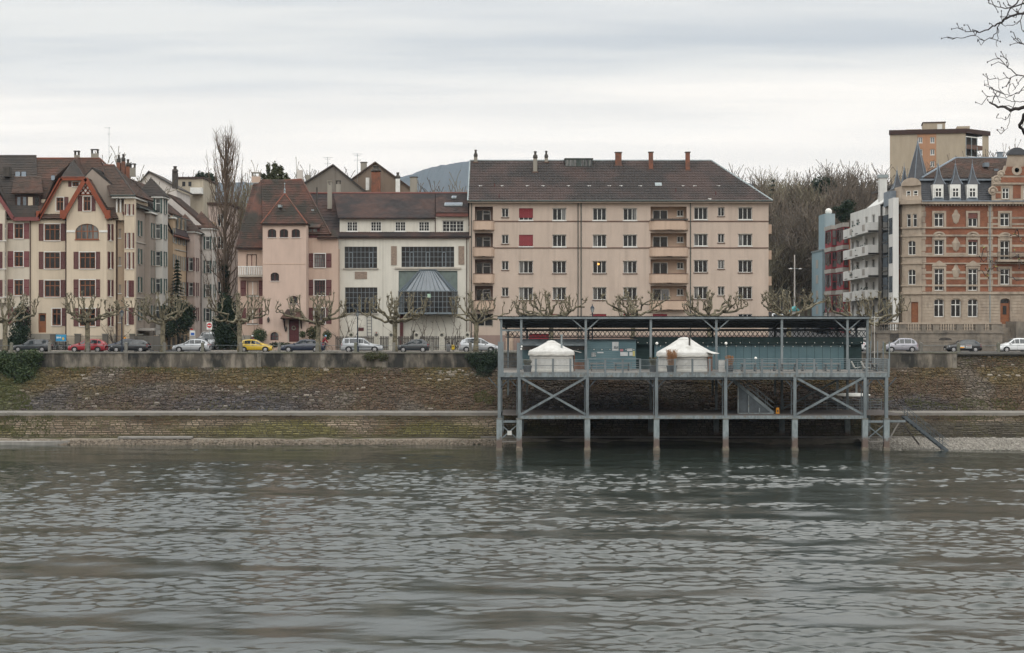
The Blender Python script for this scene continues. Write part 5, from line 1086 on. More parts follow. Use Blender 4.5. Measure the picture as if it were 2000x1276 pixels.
def brick_building():
 Y = 188.0; f = Fac(0, Y); g = gh(50, 187) - .2
 b = thing('brick_building', 'red brick and sandstone corner building with slate mansard and spired dormers', 'building', (PX(1870, Y), Y, g))
 def bx(name, x0, x1, y0, y1, d0, d1, mat, parent=None, ff=f): u0, u1, z0, z1 = ff.rect(x0, x1, y0, y1); return part(parent or b, name, G[mat], ff, u0, u1, d0, d1, z0, z1)
 x0, xm, x1 = 1800, 1934, 2140; zc = PZ(400, Y); ops = []; zg1 = PZ(573, Y)
 cols = (1834, 1900)
 rows = ((416.5, 443), (468.5, 498), (525, 568))
 for r, (t, bt) in enumerate(rows):
  for c in cols:
   u0, u1, z0, z1 = f.rect(c - 9.3, c + 9.3, t, bt); blind = (r, c) in ((0, 1900), (1, 1900))
   window(b, f, u0, u1, z0, z1, ops, 2, 1, 'white', 'glass', .16, transom=.62 if r < 2 else .78, sill='sand', fw=.1)
   if blind: bx('sun_blind', c - 9, c + 9, t, t + (10 if r == 0 else 4), -.0, .1, 'redfascia')
   s = MB(); fbox(s, f, u0 - .26, u0, -.09, .05, z0 - .1, z1 + .25); fbox(s, f, u1, u1 + .26, -.09, .05, z0 - .1, z1 + .25); fbox(s, f, u0 - .26, u1 + .26, -.1, .05, z1, z1 + .26); ob('window_surround', s, G['sand'], b)
   m_ = (u0 + u1) / 2
   if r == 1:      # curved pediment above
    pm = MB(); n_ = 8
    for k in range(n_):
     a0, a1 = math.pi * k / n_, math.pi * (k + 1) / n_
     pm.slab([f.W(m_ + .78 * math.cos(a0), -.16, z1 + .35 + .62 * math.sin(a0)), f.W(m_ + .78 * math.cos(a1), -.16, z1 + .35 + .62 * math.sin(a1)), f.W(m_ + .6 * math.cos(a1), -.16, z1 + .35 + .42 * math.sin(a1)), f.W(m_ + .6 * math.cos(a0), -.16, z1 + .35 + .42 * math.sin(a0))], (0, .16, 0))
    fbox(pm, f, m_ - .6, m_ + .6, -.06, 0, z1 + .3, z1 + .7); pm.ball(f.W(m_, -.08, z1 + .5), .2, 8); ob('pediment', pm, G['sand'], b)
   if r == 2:
    pm = MB(); pm.slab([f.W(m_ - .85, -.16, z1 + .3), f.W(m_ + .85, -.16, z1 + .3), f.W(m_ + .85, -.16, z1 + .42), f.W(m_, -.16, z1 + .95), f.W(m_ - .85, -.16, z1 + .42)], (0, .16, 0)); ob('pediment', pm, G['sand'], b)
    bx('window_guard', c - 9, c + 9, 549, 550, -.2, -.17, 'soot')
 # right part windows, balcony and door
 for c in (1962.5, 2030):
  for r, (t, bt) in enumerate(((416.5, 442), (470, 508), (525, 556))):
   u0, u1, z0, z1 = f.rect(c - 9.3, c + 9.3, t, bt); window(b, f, u0, u1, z0, z1, ops, 2, 1, 'white', 'glass', .16, transom=.62, sill='sand', fw=.1)
   s = MB(); fbox(s, f, u0 - .26, u0, -.09, .05, z0 - .1, z1 + .25); fbox(s, f, u1, u1 + .26, -.09, .05, z0 - .1, z1 + .25); fbox(s, f, u0 - .26, u1 + .26, -.1, .05, z1, z1 + .26); ob('window_surround', s, G['sand'], b)
   if r == 1:
    m_ = (u0 + u1) / 2; pm = MB()
    for k in range(8):
     a0, a1 = math.pi * k / 8, math.pi * (k + 1) / 8
     pm.slab([f.W(m_ + .78 * math.cos(a0), -.16, z1 + .35 + .62 * math.sin(a0)), f.W(m_ + .78 * math.cos(a1), -.16, z1 + .35 + .62 * math.sin(a1)), f.W(m_ + .6 * math.cos(a1), -.16, z1 + .35 + .42 * math.sin(a1)), f.W(m_ + .6 * math.cos(a0), -.16, z1 + .35 + .42 * math.sin(a0))], (0, .16, 0))
    fbox(pm, f, m_ - .6, m_ + .6, -.06, 0, z1 + .3, z1 + .7); ob('pediment', pm, G['sand'], b)
 u0, u1, z0, z1 = f.rect(1943, 2052, 508, 512); bl = part(b, 'balcony', G['sand'], f, u0, u1, -1.0, 0, z0, z1); ir = MB(); fbox(ir, f, u0, u1, -.98, -.94, z1 + .85, z1 + .9)
 for k in range(46):
  u = u0 + (u1 - u0) * k / 45; ir.tube([f.W(u, -.95, z1), f.W(u, -1.08, z1 + .3), f.W(u, -.95, z1 + .55), f.W(u, -.96, z1 + .88)], .02, 4, False)
 ob('iron_railing', ir, G['soot'], bl)
 for c in (1834, 1867, 1900):
  u0, u1, z0, z1 = f.rect(c - 10, c + 10, 584, 619.5); window(b, f, u0, u1, z0, z1, ops, 2, 1, 'white', 'glass', .18, transom=.68, sill='sand', fw=.1, arch=.35)
  m_ = (u0 + u1) / 2; hd = MB()
  for k in range(7):
   a0, a1 = R(20 + 140 * k / 7), R(20 + 140 * (k + 1) / 7 - 2)
   hd.slab([f.W(m_ + .78 * math.cos(a0), -.1, z1 - .42 + .5 * math.sin(a0)), f.W(m_ + .78 * math.cos(a1), -.1, z1 - .42 + .5 * math.sin(a1)), f.W(m_ + .95 * math.cos(a1), -.1, z1 - .42 + .8 * math.sin(a1)), f.W(m_ + .95 * math.cos(a0), -.1, z1 - .42 + .8 * math.sin(a0))], (0, .1, 0))
  ob('arch_surround', hd, G['sand'], b)
 u0, u1, z0, z1 = f.rect(1953.5, 1972.5, 583, 633); ops.append((u0, u1, z0, z1, .3)); d = part(b, 'door', G['brownwood'], f, u0, u1, .2, .28, z0, z1); part(d, 'pane', G['glass'], f, u0 + .35, u1 - .35, .17, .2, z0 + 1.1, z0 + 2.1); part(d, 'pane', G['glass'], f, u0 + .1, u1 - .1, .17, .2, z1 - .55, z1 - .1)
 wall(b, 'front_wall', G['redbrick'], f, PX(x0, Y), PX(x1, Y), zg1, zc, ops)
 wall(b, 'ground_floor_wall', G['sand'], f.shift(-.06), PX(x0, Y), PX(x1, Y), g, zg1, ops, .3)
 for k in range(9):
  y = 577 + k * 6.1; segs = ((1800, 1823), (1845, 1856), (1878, 1889), (1911, 1952), (1974, 2100)) if y < 621 else ((1800, 1952), (1974, 2100))
  for a, c in segs: bx('rustication', a, c, y, y + 5.2, -.11, -.05, 'sand')
 # sandstone bands across the brick
 for y0_, y1_, dd in ((443.5, 446.5, -.16), (458.5, 462, -.14), (498.5, 501.5, -.16), (513.5, 516, -.14), (556, 559.5, -.1), (570, 575, -.25)):
  bx('string_course', x0 - 1, x1, y0_, y1_, dd, .02, 'sand')
 for y0_, y1_ in ((478, 482.5), (494, 498), (530, 534.5), (542, 546)):
  for a, c in ((1800, 1821), (1847, 1887), (1913, 1949), (1976, 2016)): bx('stone_band', a, c, y0_, y1_, -.035, .02, 'sand')
 for y0_, y1_ in ((424, 428), (436, 440)):
  for a, c in ((1934, 1949), (1976, 2016)): bx('stone_band', a, c, y0_, y1_, -.035, .02, 'sand')
 for a, c in ((1800, 1807), (1930, 1938)):
  for k in range(15): bx('quoin', a - (1.5 if k % 2 else 0), c + (1.5 if k % 2 else 0), 402 + k * 11.2, 402 + k * 11.2 + 10.2, -.07, .02, 'sand')
 # cartouches between the windows
 for yy in (425, 479, 532):
  m_ = PX(1867, Y); z = PZ(yy, Y); k = MB().lathe([(.05, -.75), (.3, -.55), (.42, -.1), (.5, .25), (.3, .5), (.18, .8), (.02, .95)], 10); k.v = [(m_ + a, Y - .02 + c * .25, z + d_) for a, c, d_ in k.v]; ob('cartouche', k, G['sand'], b)
 # cornice with brackets
 bx('cornice', x0 - 2, x1, 394.5, 399.5, -.55, .1, 'sand'); bx('gutter', x0 - 2, x1, 392.5, 394.5, -.62, .1, 'lead')
 for k in range(44): bx('bracket', 1802 + k * 6, 1804.2 + k * 6, 399.5, 402.5, -.35, 0, 'sand')
 # corner tower: three canted faces of sandstone
 P0 = (PX(1800, Y - .25), Y - .25); P1 = (PX(1762, 188.9), 188.9); P2 = (PX(1746, 191.5), 191.5)
 zt = PZ(397, Y); tl = 0
 for n, (A, B_) in enumerate(((P1, P0), (P2, P1))):
  L_ = math.hypot(B_[0] - A[0], B_[1] - A[1]); ft = Fac(*A, math.degrees(math.atan2(B_[1] - A[1], B_[0] - A[0]))); ops = []
  if n == 0:
   for (t, bt, ar) in ((418, 443, 0), (470, 498, .38), (526, 556, .38)):
    z0, z1 = PZ(bt, Y), PZ(t, Y)
    if ar == 0:
     for q in (-.36, .36): window(b, ft, L_ / 2 + q - .24, L_ / 2 + q + .24, z0, z1, ops, 1, 1, 'white', 'glass', .14, transom=.65, sill='sand')
    else: window(b, ft, L_ / 2 - .45, L_ / 2 + .45, z0, z1, ops, 2, 1, 'white', 'glass', .14, transom=.6, sill='sand', arch=ar)
   z0, z1 = PZ(631, Y), PZ(590, Y); ops.append((L_ / 2 - .1, L_ / 2 + .75, z0, z1)); part(b, 'door', G['brownwood'], ft, L_ / 2 - .1, L_ / 2 + .75, .15, .2, z0, z1)
  else:
   for t, bt in ((418, 443), (470, 498), (526, 556)): z0, z1 = PZ(bt, Y + 2), PZ(t, Y + 2); part(b, 'brick_panel', G['redbrick'], ft, L_ * .25, L_ * .75, -.03, .02, z0, z1)
  wall(b, 'tower_wall', G['sand'], ft, 0, L_, g, zt, ops)
  for y0_, y1_, dd in ((443.5, 446.5, -.16), (458.5, 462, -.14), (498.5, 501.5, -.16), (513.5, 516, -.14), (556, 559.5, -.12), (570, 575, -.22), (391, 399, -.5)):
   part(b, 'string_course', G['sand'], ft, -.1, L_ + .1, dd, .01, PZ(y1_, Y), PZ(y0_, Y))
  for k in range(24): part(b, 'rusticated_course', G['sand'], ft, .02, .3 if n == 0 else .2, -.05, .01, g + .3 + k * .62, g + .3 + k * .62 + .55)
 ob('tower_core', MB().slab([(P0[0], P0[1] + .5, g), (P1[0] + .3, P1[1] + .5, g), (P2[0] + .4, P2[1] + .2, g), (P2[0] + .2, 199, g), (P0[0] + 2, 199, g), (P0[0] + 2, Y + .5, g)], (0, 0, zt - g)), G['sand'], b)
 # side elevation along the street, brick with stone bands
 # attic of the tower with arched twin windows
 A, B_ = P1, P0; L_ = math.hypot(B_[0] - A[0], B_[1] - A[1]); ft = Fac(*A, math.degrees(math.atan2(B_[1] - A[1], B_[0] - A[0]))); ops = []; za, zb = PZ(392, Y), PZ(362, Y)
 for q in (-.42, .42): window(b, ft, L_ / 2 + q - .26, L_ / 2 + q + .26, PZ(390, Y), PZ(372, Y), ops, 1, 1, 'white', 'glass', .12, transom=.65, sill='sand', arch=.25)
 wall(b, 'tower_attic', G['sand'], ft.shift(.15), .1, L_ - .1, za, zb, ops); ob('attic_core', MB().slab([(*P0, za), (*P1, za), (P1[0] - .3, 193, za), (P0[0] + .5, 193, za)], (0, .45, zb - za)), G['sand'], b)
 pm = MB();
 for k in range(8):
  a0, a1 = math.pi * k / 8, math.pi * (k + 1) / 8
  pm.slab([ft.W(L_ / 2 + 1.15 * math.cos(a0), -.15, zb + .9 * math.sin(a0)), ft.W(L_ / 2 + 1.15 * math.cos(a1), -.15, zb + .9 * math.sin(a1)), ft.W(L_ / 2, -.15, zb - .05)], (0, .4, 0))
 ob('attic_pediment', pm, G['sand'], b)
 def spire(px, base, apex, hw, Y_, mat='slate', flare=1.0, n=4, rot=45):
  z0, z1 = PZ(base, Y_), PZ(apex, Y_); x = PX(px, Y_); w = hw / FPX * Y_; pr = [(w * 1.41, z0), (w * 1.41 * .62, z0 + (z1 - z0) * .22), (w * 1.41 * .33, z0 + (z1 - z0) * .5), (.03, z1)] if flare else [(w * 1.41, z0), (w * .75, z0 + (z1 - z0) * .5), (.03, z1)]
  k = MB().lathe(pr, n); c_, s_ = math.cos(R(rot)), math.sin(R(rot)); k.v = [(x + a * c_ - q * s_, Y_ + a * s_ + q * c_, z) for a, q, z in k.v]; s = ob('spire', k, G[mat], b)
  for i in range(n):
   rib = MB(); rib.tube([k.v[j * n + i] for j in range(len(pr))], .045, 4); ob('spire_rib', rib, G['lead'], s)
  ob('finial', MB().lathe([(.05, z1 - .1), (.1, z1 + .1), (.03, z1 + .25), (.015, z1 + .75)], 6, x, Y_), G['lead'], s); return s
 spire(1792.5, 359, 279, 15.5, 190.5, flare=0, n=6, rot=0); spire(1752, 371, 336, 11, 192.5); spire(1766, 371, 330, 11, 194)
 part(b, 'turret', G['lead'], f, PX(1743, Y + 2), PX(1762, Y + 2), 3.2, 6.5, PZ(397, Y), PZ(368, Y))
 # mansard with dormers, upper tiled roof
 Ym = Y + .2; zs, ze = PZ(393, Ym), PZ(349, Ym + 1.1); m0, m1 = PX(1800, Ym), PX(1945, Ym)
 roof(b, G['slate'], [(m0, Ym, zs), (m1, Ym, zs), (m1, Ym + 1.2, ze), (m0, Ym + 1.2, ze)], th=.25, tw=.22, wave=0, jitter=.006, name='mansard')
 ob('mansard_core', MB().box(PX(1795, Y), PX(2140, Y), Ym + 1.3, Y + 11, zs - .5, ze), G['slate'], b)
 bx('roof_gutter', 1800, 1950, 348, 351.5, .9, 1.3, 'lead')
 YR = Y + 6; zr = PZ(309, YR)
 roof(b, G['oldtile'], [(PX(1806, Y), Ym + 1.1, ze + .1), (PX(2140, Y), Ym + 1.1, ze + .1), (PX(2140, YR), YR, zr), (PX(1866, YR), YR, zr)], **TK)
 roof(b, G['oldtile'], [(PX(1806, Y), Y + 11, ze + .1), (PX(1806, Y), Ym + 1.1, ze + .1), (PX(1866, YR), YR, zr)], **TK)
 ridge_cap(b, G['lead'], (PX(1866, YR), YR, zr), (PX(2140, YR), YR, zr), .14); ridge_cap(b, G['lead'], (PX(1866, YR), YR, zr), (PX(1806, Y), Ym + 1.1, ze + .1), .14, 'hip_ridge')
 for c in (1832.5, 1866, 1899):
  fd = Fac(0, Ym - .25); u0, u1, z0, z1 = fd.rect(c - 6.6, c + 6.6, 367, 386); dm = ob('dormer', (lambda m: fbox(m, fd, u0 - .22, u1 + .22, 0, 1.5, PZ(393.5, Y), PZ(360.5, Y)))(MB()), G['white'], b)
  wv = window(b, fd.shift(-.1), u0, u1, z0, z1, None, 2, 1, 'white', 'glass', .0, transom=.62, sill='lead', fw=.1)
  ob('apron', (lambda m: fbox(m, fd, u0 - .24, u1 + .24, -.06, 0, PZ(394, Y), PZ(387.5, Y)))(MB()), G['lead'], dm)
  spire(c, 361, 324, 11.5, Ym + .5)
 for px, py in ((1927, 318), (1945, 330)): x, y = PX(px, Y + 3), Y + 3; ob('roof_vent', MB().box(x - .25, x + .25, y - .2, y + .8, PZ(py + 8, y), PZ(py, y)), G['lead'], b)
 chimney(b, G['lead'], PX(1953, YR + 1), YR + 1, PZ(312, YR), PZ(297, YR), .55, .55, 'flat', G['lead'])
 # curved gable at the right
 fg = Fac(0, Y - .12); ops = []; cx = 1985
 for c in (1964.5, 2006): u0, u1, z0, z1 = fg.rect(c - 7, c + 7, 367, 389); window(b, fg, u0, u1, z0, z1, ops, 2, 1, 'white', 'glass', .14, transom=.62, sill='sand', fw=.1)
 wall(b, 'gable_wall', G['sand'], fg, PX(1936, Y), PX(2034, Y), PZ(393, Y), PZ(346, Y), ops)
 for a, c, y0_, y1_ in ((1944, 1954, 364, 374), (1944, 1954, 378, 388), (1978, 1993, 362, 388), (1954, 2016, 347, 357)): bx('brick_panel', a, c, y0_, y1_, -.16, -.1, 'redbrick')
 bx('gable_band', 1938, 2032, 357.5, 361, -.3, -.1, 'sand')
 def blob(pts, d0, d1, mat, name): return ob(name, MB().slab([(PX(a, Y), Y + d0, PZ(c, Y)) for a, c in pts], (0, d1 - d0, 0)), G[mat], b)
 blob([(1951, 346), (2019, 346), (2012, 336), (2008, 324), (1962, 324), (1958, 336)], -.12, .3, 'sand', 'gable_top'); blob([(1960, 343), (2010, 343), (2005, 326), (1966, 326)], -.17, -.12, 'redbrick', 'brick_panel')
 blob([(1966, 324), (2004, 324), (2001, 303), (1969, 303)], -.14, .3, 'sand', 'gable_top')
 ob('oculus', (lambda k: (setattr(k, 'v', [(PX(cx, Y) + a, Y - .22 + d_ * .1, PZ(333, Y) + c) for a, c, d_ in k.v]), k)[1])(MB().lathe([(.28, 0), (.45, .3), (.5, .6), (.6, 0)], 14)), G['sand'], b)
 dome = MB(); pr = []
 for k in range(9): a = math.pi * k / 8; pr.append((PX(cx, Y) + 1.05 * math.cos(a), PZ(303, Y) + .85 * math.sin(a)))
 dome.slab([(x, Y - .35, z) for x, z in pr], (0, .9, 0)); ob('gable_crown', dome, G['slate'], b)
 for sx in (-1, 1):
  for (dx, yy, r_) in ((40, 352, .5), (47, 374, .55), (31, 341, .42)):
   v = MB(); x = PX(cx + sx * dx, Y); z = PZ(yy, Y)
   pts = [(x + r_ * (1 - k / 20) * math.cos(k * .62), Y - .12, z + r_ * (1 - k / 20) * math.sin(k * .62)) for k in range(16)]; v.tube(pts, .12, 6); v.ball((x, Y - .1, z), r_ * .5, 8); ob('volute', v, G['sand'], b)
 pipe(b, G['zinc'], f, PX(1933, Y), g, zc, .06, -.14)
brick_building()
# ------------------------------------------------------------------ terrace wall with balustrade in front of it
def terrace():
 Y = 183.6; f = Fac(0, Y); b = thing('terrace_wall', 'weathered stone terrace wall with pierced balustrade below the brick building', 'wall', (PX(1860, Y), Y, STREET))
 G['terr'] = M('terrace_stone', (.25, .215, .175), (.17, .15, .125), 1.2, (1, 1, .5), c3=(.11, .10, .085), sc3=.6, lo3=.5, r=.95, b=.5, bs=8)
 def bx(name, x0, x1, y0, y1, d0, d1, mat='terr', parent=None): u0, u1, z0, z1 = f.rect(x0, x1, y0, y1); return part(parent or b, name, G[mat], f, u0, u1, d0, d1, z0, z1)
 bx('base_wall', 1712, 1958, 651, 688, 0, 3.6); bx('string_course', 1710, 1960, 648.5, 651.5, -.12, 3.4, 'terr')
 bx('coping', 1706, 1956, 630, 633.5, -.1, .45, 'sand')
 for a, c in ((1700, 1716), (1755, 1770), (1800, 1808), (1822, 1834), (1868, 1880), (1905, 1921), (1936, 1958)): bx('pier', a, c, 633.5, 648.5, -.04, .36)
 for a, c in ((1716, 1755), (1770, 1800), (1808, 1822), (1834, 1868), (1880, 1905), (1921, 1936)):
  bx('bottom_rail', a, c, 645.5, 648.5, .02, .3); n_ = int((c - a) / 4.4)
  for k in range(n_):
   x = PX(a + (c - a) * (k + .5) / n_, Y); z0, z1 = PZ(645.5, Y), PZ(633.5, Y); ob('baluster', MB().lathe([(.08, z0), (.05, z0 + .08), (.1, z0 + .25), (.045, z0 + .48), (.08, z1)], 6, x, Y + .16), G['terr'], b)
 bx('terrace_floor', 1712, 1958, 649, 650, .3, 4.2);
 for k in range(40):
  r_, c_ = divmod(k, 10); a = 1714 + c_ * 24.2 + (r_ % 2) * 8; bx('stone_block', a, min(1956, a + 22.5), 652.5 + r_ * 8.6, 652.5 + r_ * 8.6 + 7.8, -.03, .02)
 o = MB(); n_ = 8; x, z = PX(1846, Y), PZ(664.5, Y); o.slab([(x + .75 * math.cos(math.pi * k / n_), Y - .05, z + .3 * math.sin(math.pi * k / n_)) for k in range(n_ + 1)], (0, .1, 0)); ob('cellar_opening', o, G['soot'], b)
 n = MB(); x, z = PX(1747, Y), PZ(655, Y); n.slab([(x - .5, Y - .06, z - .6), (x + .5, Y - .06, z - .6)] + [(x + .5 * math.cos(math.pi * k / 8), Y - .06, z + .3 * math.sin(math.pi * k / 8)) for k in range(9)], (0, .1, 0)); ob('niche', n, G['soot'], b)
 # steps up to the right-hand door
 for k in range(6): ob('step', MB().box(PX(1958, Y), PX(1985, Y), Y + .3 + k * .35, Y + 4.2, STREET + k * .45, STREET + (k + 1) * .45), G['terr'], b)
 bx('stair_wall', 1985, 2040, 628, 688, 0, 4)
terrace()
# ------------------------------------------------------------------ buildings on the right of the rising street
G['modwhite'] = plaster('modern_white', (.62, .62, .595), .88); G['modred'] = M('red_cladding', (.25, .03, .04), (.19, .025, .032), 1.5, r=.5); G['modorange'] = plaster('orange_render', (.46, .21, .12), .88); G['modblue'] = plaster('blue_render', (.26, .345, .38), .88); G['modgrey'] = plaster('grey_concrete', (.36, .34, .31), .85)
def street_right():
 X = 44.4; f = Fac(X, 190.0, -90)       # u runs towards the camera
 def U(px): return f.U(px)
 def rect(b, name, mat, px0, px1, py0, py1, d0, d1, par=None):
  u0, u1, z0, z1 = f.rect(px0, px1, py0, py1); return part(par or b, name, G[mat], f, u0, u1, d0, d1, z0, z1)
 # dark glass stair strip beside the brick building, then the white balcony house
 b = thing('balcony_apartments', 'white modern apartments with stepped balconies on the rising street', 'building', (X, 200, gh(X, 200)))
 g = gh(X, 192) - .6; ua, ub = -22.3, -5.0; ops = []; fl = [15.0 + 2.72 * r for r in range(4)]
 for zf in fl + [12.2]:
  for a, c in ((-21.6, -20.2), (-18.6, -17.0), (-13.4, -12.0), (-9.6, -8.0)): window(b, f, a, c, zf - .1, zf + 2.0, ops, 2, 1, 'white', 'glass', .1, sill=None, name='balcony_door')
 wall(b, 'wall', G['modwhite'], f, ua, ub, g, 26.2, ops); ob('side_wall', MB().box(X + .3, X + 10, 194, 212.2, g, 25.9), G['modwhite'], b)
 for r, zf in enumerate(fl):
  for a, c, dp in ((-22.0, -14.6, 1.0), (-14.0, -5.6, 1.35)):
   bl = part(b, 'balcony', G['modwhite'], f, a, c, -dp, -.02, zf - .3, zf - .12); part(bl, 'parapet', G['modwhite'], f, a, c, -dp - .02, -dp + .08, zf - .35, zf + .85); part(bl, 'parapet', G['modwhite'], f, c - .1, c, -dp + .08, -.02, zf - .3, zf + .85); part(bl, 'drain_slot', G['soot'], f, a + 1, a + 2.6, -dp - .04, -dp - .02, zf - .22, zf - .12)
   part(bl, 'screen', G['modgrey'], f, c - 3.2, c - 1.8, -dp - .05, -dp - .02, zf - .05, zf + .7)
 for r, u in ((0, -12), (2, -11.4), (1, -16.2), (3, -15)):
  x, y, _ = f.W(u, -.7, 0); rr = random.Random(r); pl = MB()
  for _ in range(60):
   q = Vector((rr.gauss(0, .3), rr.gauss(0, .3), rr.gauss(.5, .35))); pl.poly([(x + q.x, y + q.y, fl[r] + q.z), (x + q.x + .2, y + q.y + .05, fl[r] + q.z + .05), (x + q.x + .1, y + q.y, fl[r] + q.z + .22)])
  ob('pot_plant', pl, G['shutgreen'], b)
 part(b, 'stair_glazing', G['glass'], f, ub, -.6, -.15, .3, g, 24.6); part(b, 'stair_frame', G['soot'], f, ub, ub + 1.6, -.25, -.15, g, 24.7)
 for k in range(8): part(b, 'glazing_bar', G['soot'], f, ub, -.6, -.2, -.15, 11 + k * 1.72, 11.12 + k * 1.72)
 part(b, 'wall', G['modwhite'], f, -.6, 1.7, -.05, .6, g, 26.4); ob('penthouse', MB().box(X + 3, X + 10, 196, 210, 25.9, 28.6), G['modgrey'], b); ob('penthouse_roof', MB().box(X + 2.4, X + 10.5, 195.5, 210.5, 28.6, 28.9), G['soot'], b)
 ob('roof_parapet', MB().slab([(X + .05, 195, 26.2), (X + .05, 203, 26.2), (X + 2.5, 203, 28.2), (X + 2.5, 195, 28.2)], (.1, 0, -.1)), G['modwhite'], b)
 for k in range(4): part(b, 'window', G['glass'], f, -.3, 1.4, -.08, -.05, 12 + k * 3.4, 13.9 + k * 3.4)
 ob('chimney', MB().box(X + .6, X + 1.5, 198, 198.8, 25.5, 29.6), G['modwhite'], b); ob('chimney_cap', MB().box(X + .5, X + 1.6, 197.9, 198.9, 29.6, 30), G['zinc'], b)
 # red bays with an orange wall
 b = thing('red_bay_house', 'orange house with dark red bay windows between the white and blue ones', 'building', (X, 218, gh(X, 218))); g = gh(X, 212) - .6
 ob('wall', MB().box(X, X + 9, 212.4, 229.0, g, 24.4), G['modorange'], b)
 for y0, dp in ((213.2, .75), (219.0, 1.15)):
  for r in range(5):
   z0 = 10.4 + r * 2.95; by = ob('bay_window', MB().box(X - dp, X - .01, y0, y0 + 4.4, z0, z0 + 2.35), G['modred'], b)
   for k in range(3): ob('pane', MB().box(X - dp - .03, X - dp, y0 + .25 + k * 1.35, y0 + 1.35 + k * 1.35, z0 + .4 + (0 if k % 2 else .2), z0 + 2.15), G['glass_curtain' if (k + r) % 3 else 'glass'], by)
   ob('pane', MB().box(X - dp + .12, X - .15, y0 - .03, y0, z0 + 1.25, z0 + 2.2), G['glass_curtain'], by); ob('pane', MB().box(X - dp + .12, X - .15, y0 - .03, y0, z0 + .2, z0 + 1.1), G['glass_curtain'], by)
   ob('floor_band', MB().box(X - dp - .12, X - .01, y0 - .12, y0 + 4.5, z0 + 2.35, z0 + 2.9), G['modgrey'], by)
 for r in range(4): ob('window', MB().box(X - .06, X, 225.5, 227.2, 12.2 + r * 3.1, 14.2 + r * 3.1), G['glass'], b)
 # blue block
 b = thing('blue_block', 'narrow blue rendered block at the top of the rising street', 'building', (X, 233, gh(X, 233))); g = gh(X, 228) - .6
 ob('wall', MB().box(X - .3, X + 9, 230, 238, g, 22.2), G['modblue'], b); ob('wall', MB().box(X - .05, X + 1.4, 229.4, 234, 22, 27.4), G['modblue'], b)
 for r in range(5): ob('corner_window', MB().box(X - .34, X - .3, 233, 234.6, 11 + r * 2.2, 12.2 + r * 2.2), G['modgrey'], b)
 ob('roof_light', MB().ball((X + .8, 231, 27.8), .5, 8), G['white'], b); ob('roof_edge', MB().box(X - .4, X - .06, 229.9, 238.1, 22.2, 22.4), G['zinc'], b)
street_right()
def high_rise():
 Y = 335.0; a = -11; ox, oy = PX(1738, Y), Y; f = Fac(ox, oy, a); g = 12
 b = thing('high_rise', 'beige high rise with orange window strip and dark balconies above the roofs', 'building', (PX(1830, Y), Y + 8, g)); mat = plaster('highrise_beige', (.40, .34, .26), .88)
 uw = f.U(1886); zt = f.Z(1800, 262); ops = []
 for r in range(9):
  for c in (1797.5, 1821): u0, u1, z0, z1 = f.rect(c - 4.2, c + 4.2, 268 + r * 23.5, 279.5 + r * 23.5); window(b, f, u0, u1, z0, z1, ops, 2, 1, 'white', 'glass_sky', .1, sill='white', fw=.12)
 ua, ub = f.U(1791.5), f.U(1828.5)
 wall(b, 'wall', mat, f, 0, ua, g, zt); wall(b, 'wall', mat, f, ub, uw, g, zt); wall(b, 'window_strip', plaster('highrise_orange', (.41, .235, .145), .9), f.shift(-.05), ua, ub, g, zt, ops)
 L_ = 13; e = f.W(uw, 0, 0); f2 = Fac(e[0], e[1], 38); L_ = f2.U(1931);
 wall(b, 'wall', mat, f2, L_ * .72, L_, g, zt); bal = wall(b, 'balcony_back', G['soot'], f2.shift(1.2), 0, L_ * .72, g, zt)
 for r in range(10):
  z = zt - .6 - r * 2.55; part(b, 'balcony', G['sillbrown'], f2, 0, L_ * .72, -.05, 1.2, z - 2.6, z - 1.7); part(b, 'handrail', G['white'], f2, 0, L_ * .72, -.08, -.02, z - .2 if r == 0 else z - 1.62, (z if r == 0 else z - 1.52))
 for k in range(3): part(b, 'post', G['zinc'], f2, L_ * .72 * k / 3, L_ * .72 * k / 3 + .15, -.06, .1, g, zt - .6)
 p = [f.W(-.2, -.3, zt), f.W(uw + .2, -.3, zt), f2.W(L_ + .2, -.3, zt), f2.W(L_, 5, zt), f.W(1.5, 14, zt)]; ob('roof_edge', MB().slab(p, (0, 0, .9)), G['darkwood'], b)
 fb = f.shift(3); q = [fb.U(1803), fb.U(1846)]; rb = part(b, 'roof_house', mat, fb, q[0], q[1], 0, 5, zt + .9, fb.Z(1825, 240)); part(rb, 'roof_slab', G['darkwood'], fb, q[0] - .15, q[1] + .15, -.15, 5.2, fb.Z(1825, 240), fb.Z(1825, 238.3)); part(rb, 'door', G['white'], fb, q[1] - 1.6, q[1] - .6, -.04, 0, zt + .9, zt + 2.3)
 part(b, 'roof_house', mat, fb.shift(2), fb.U(1770), fb.U(1800), 0, 3, zt + .9, zt + 1.6); part(b, 'roof_house', mat, fb.shift(1), fb.U(1870), fb.U(1895), 0, 4, zt + .9, zt + 1.9)
high_rise()
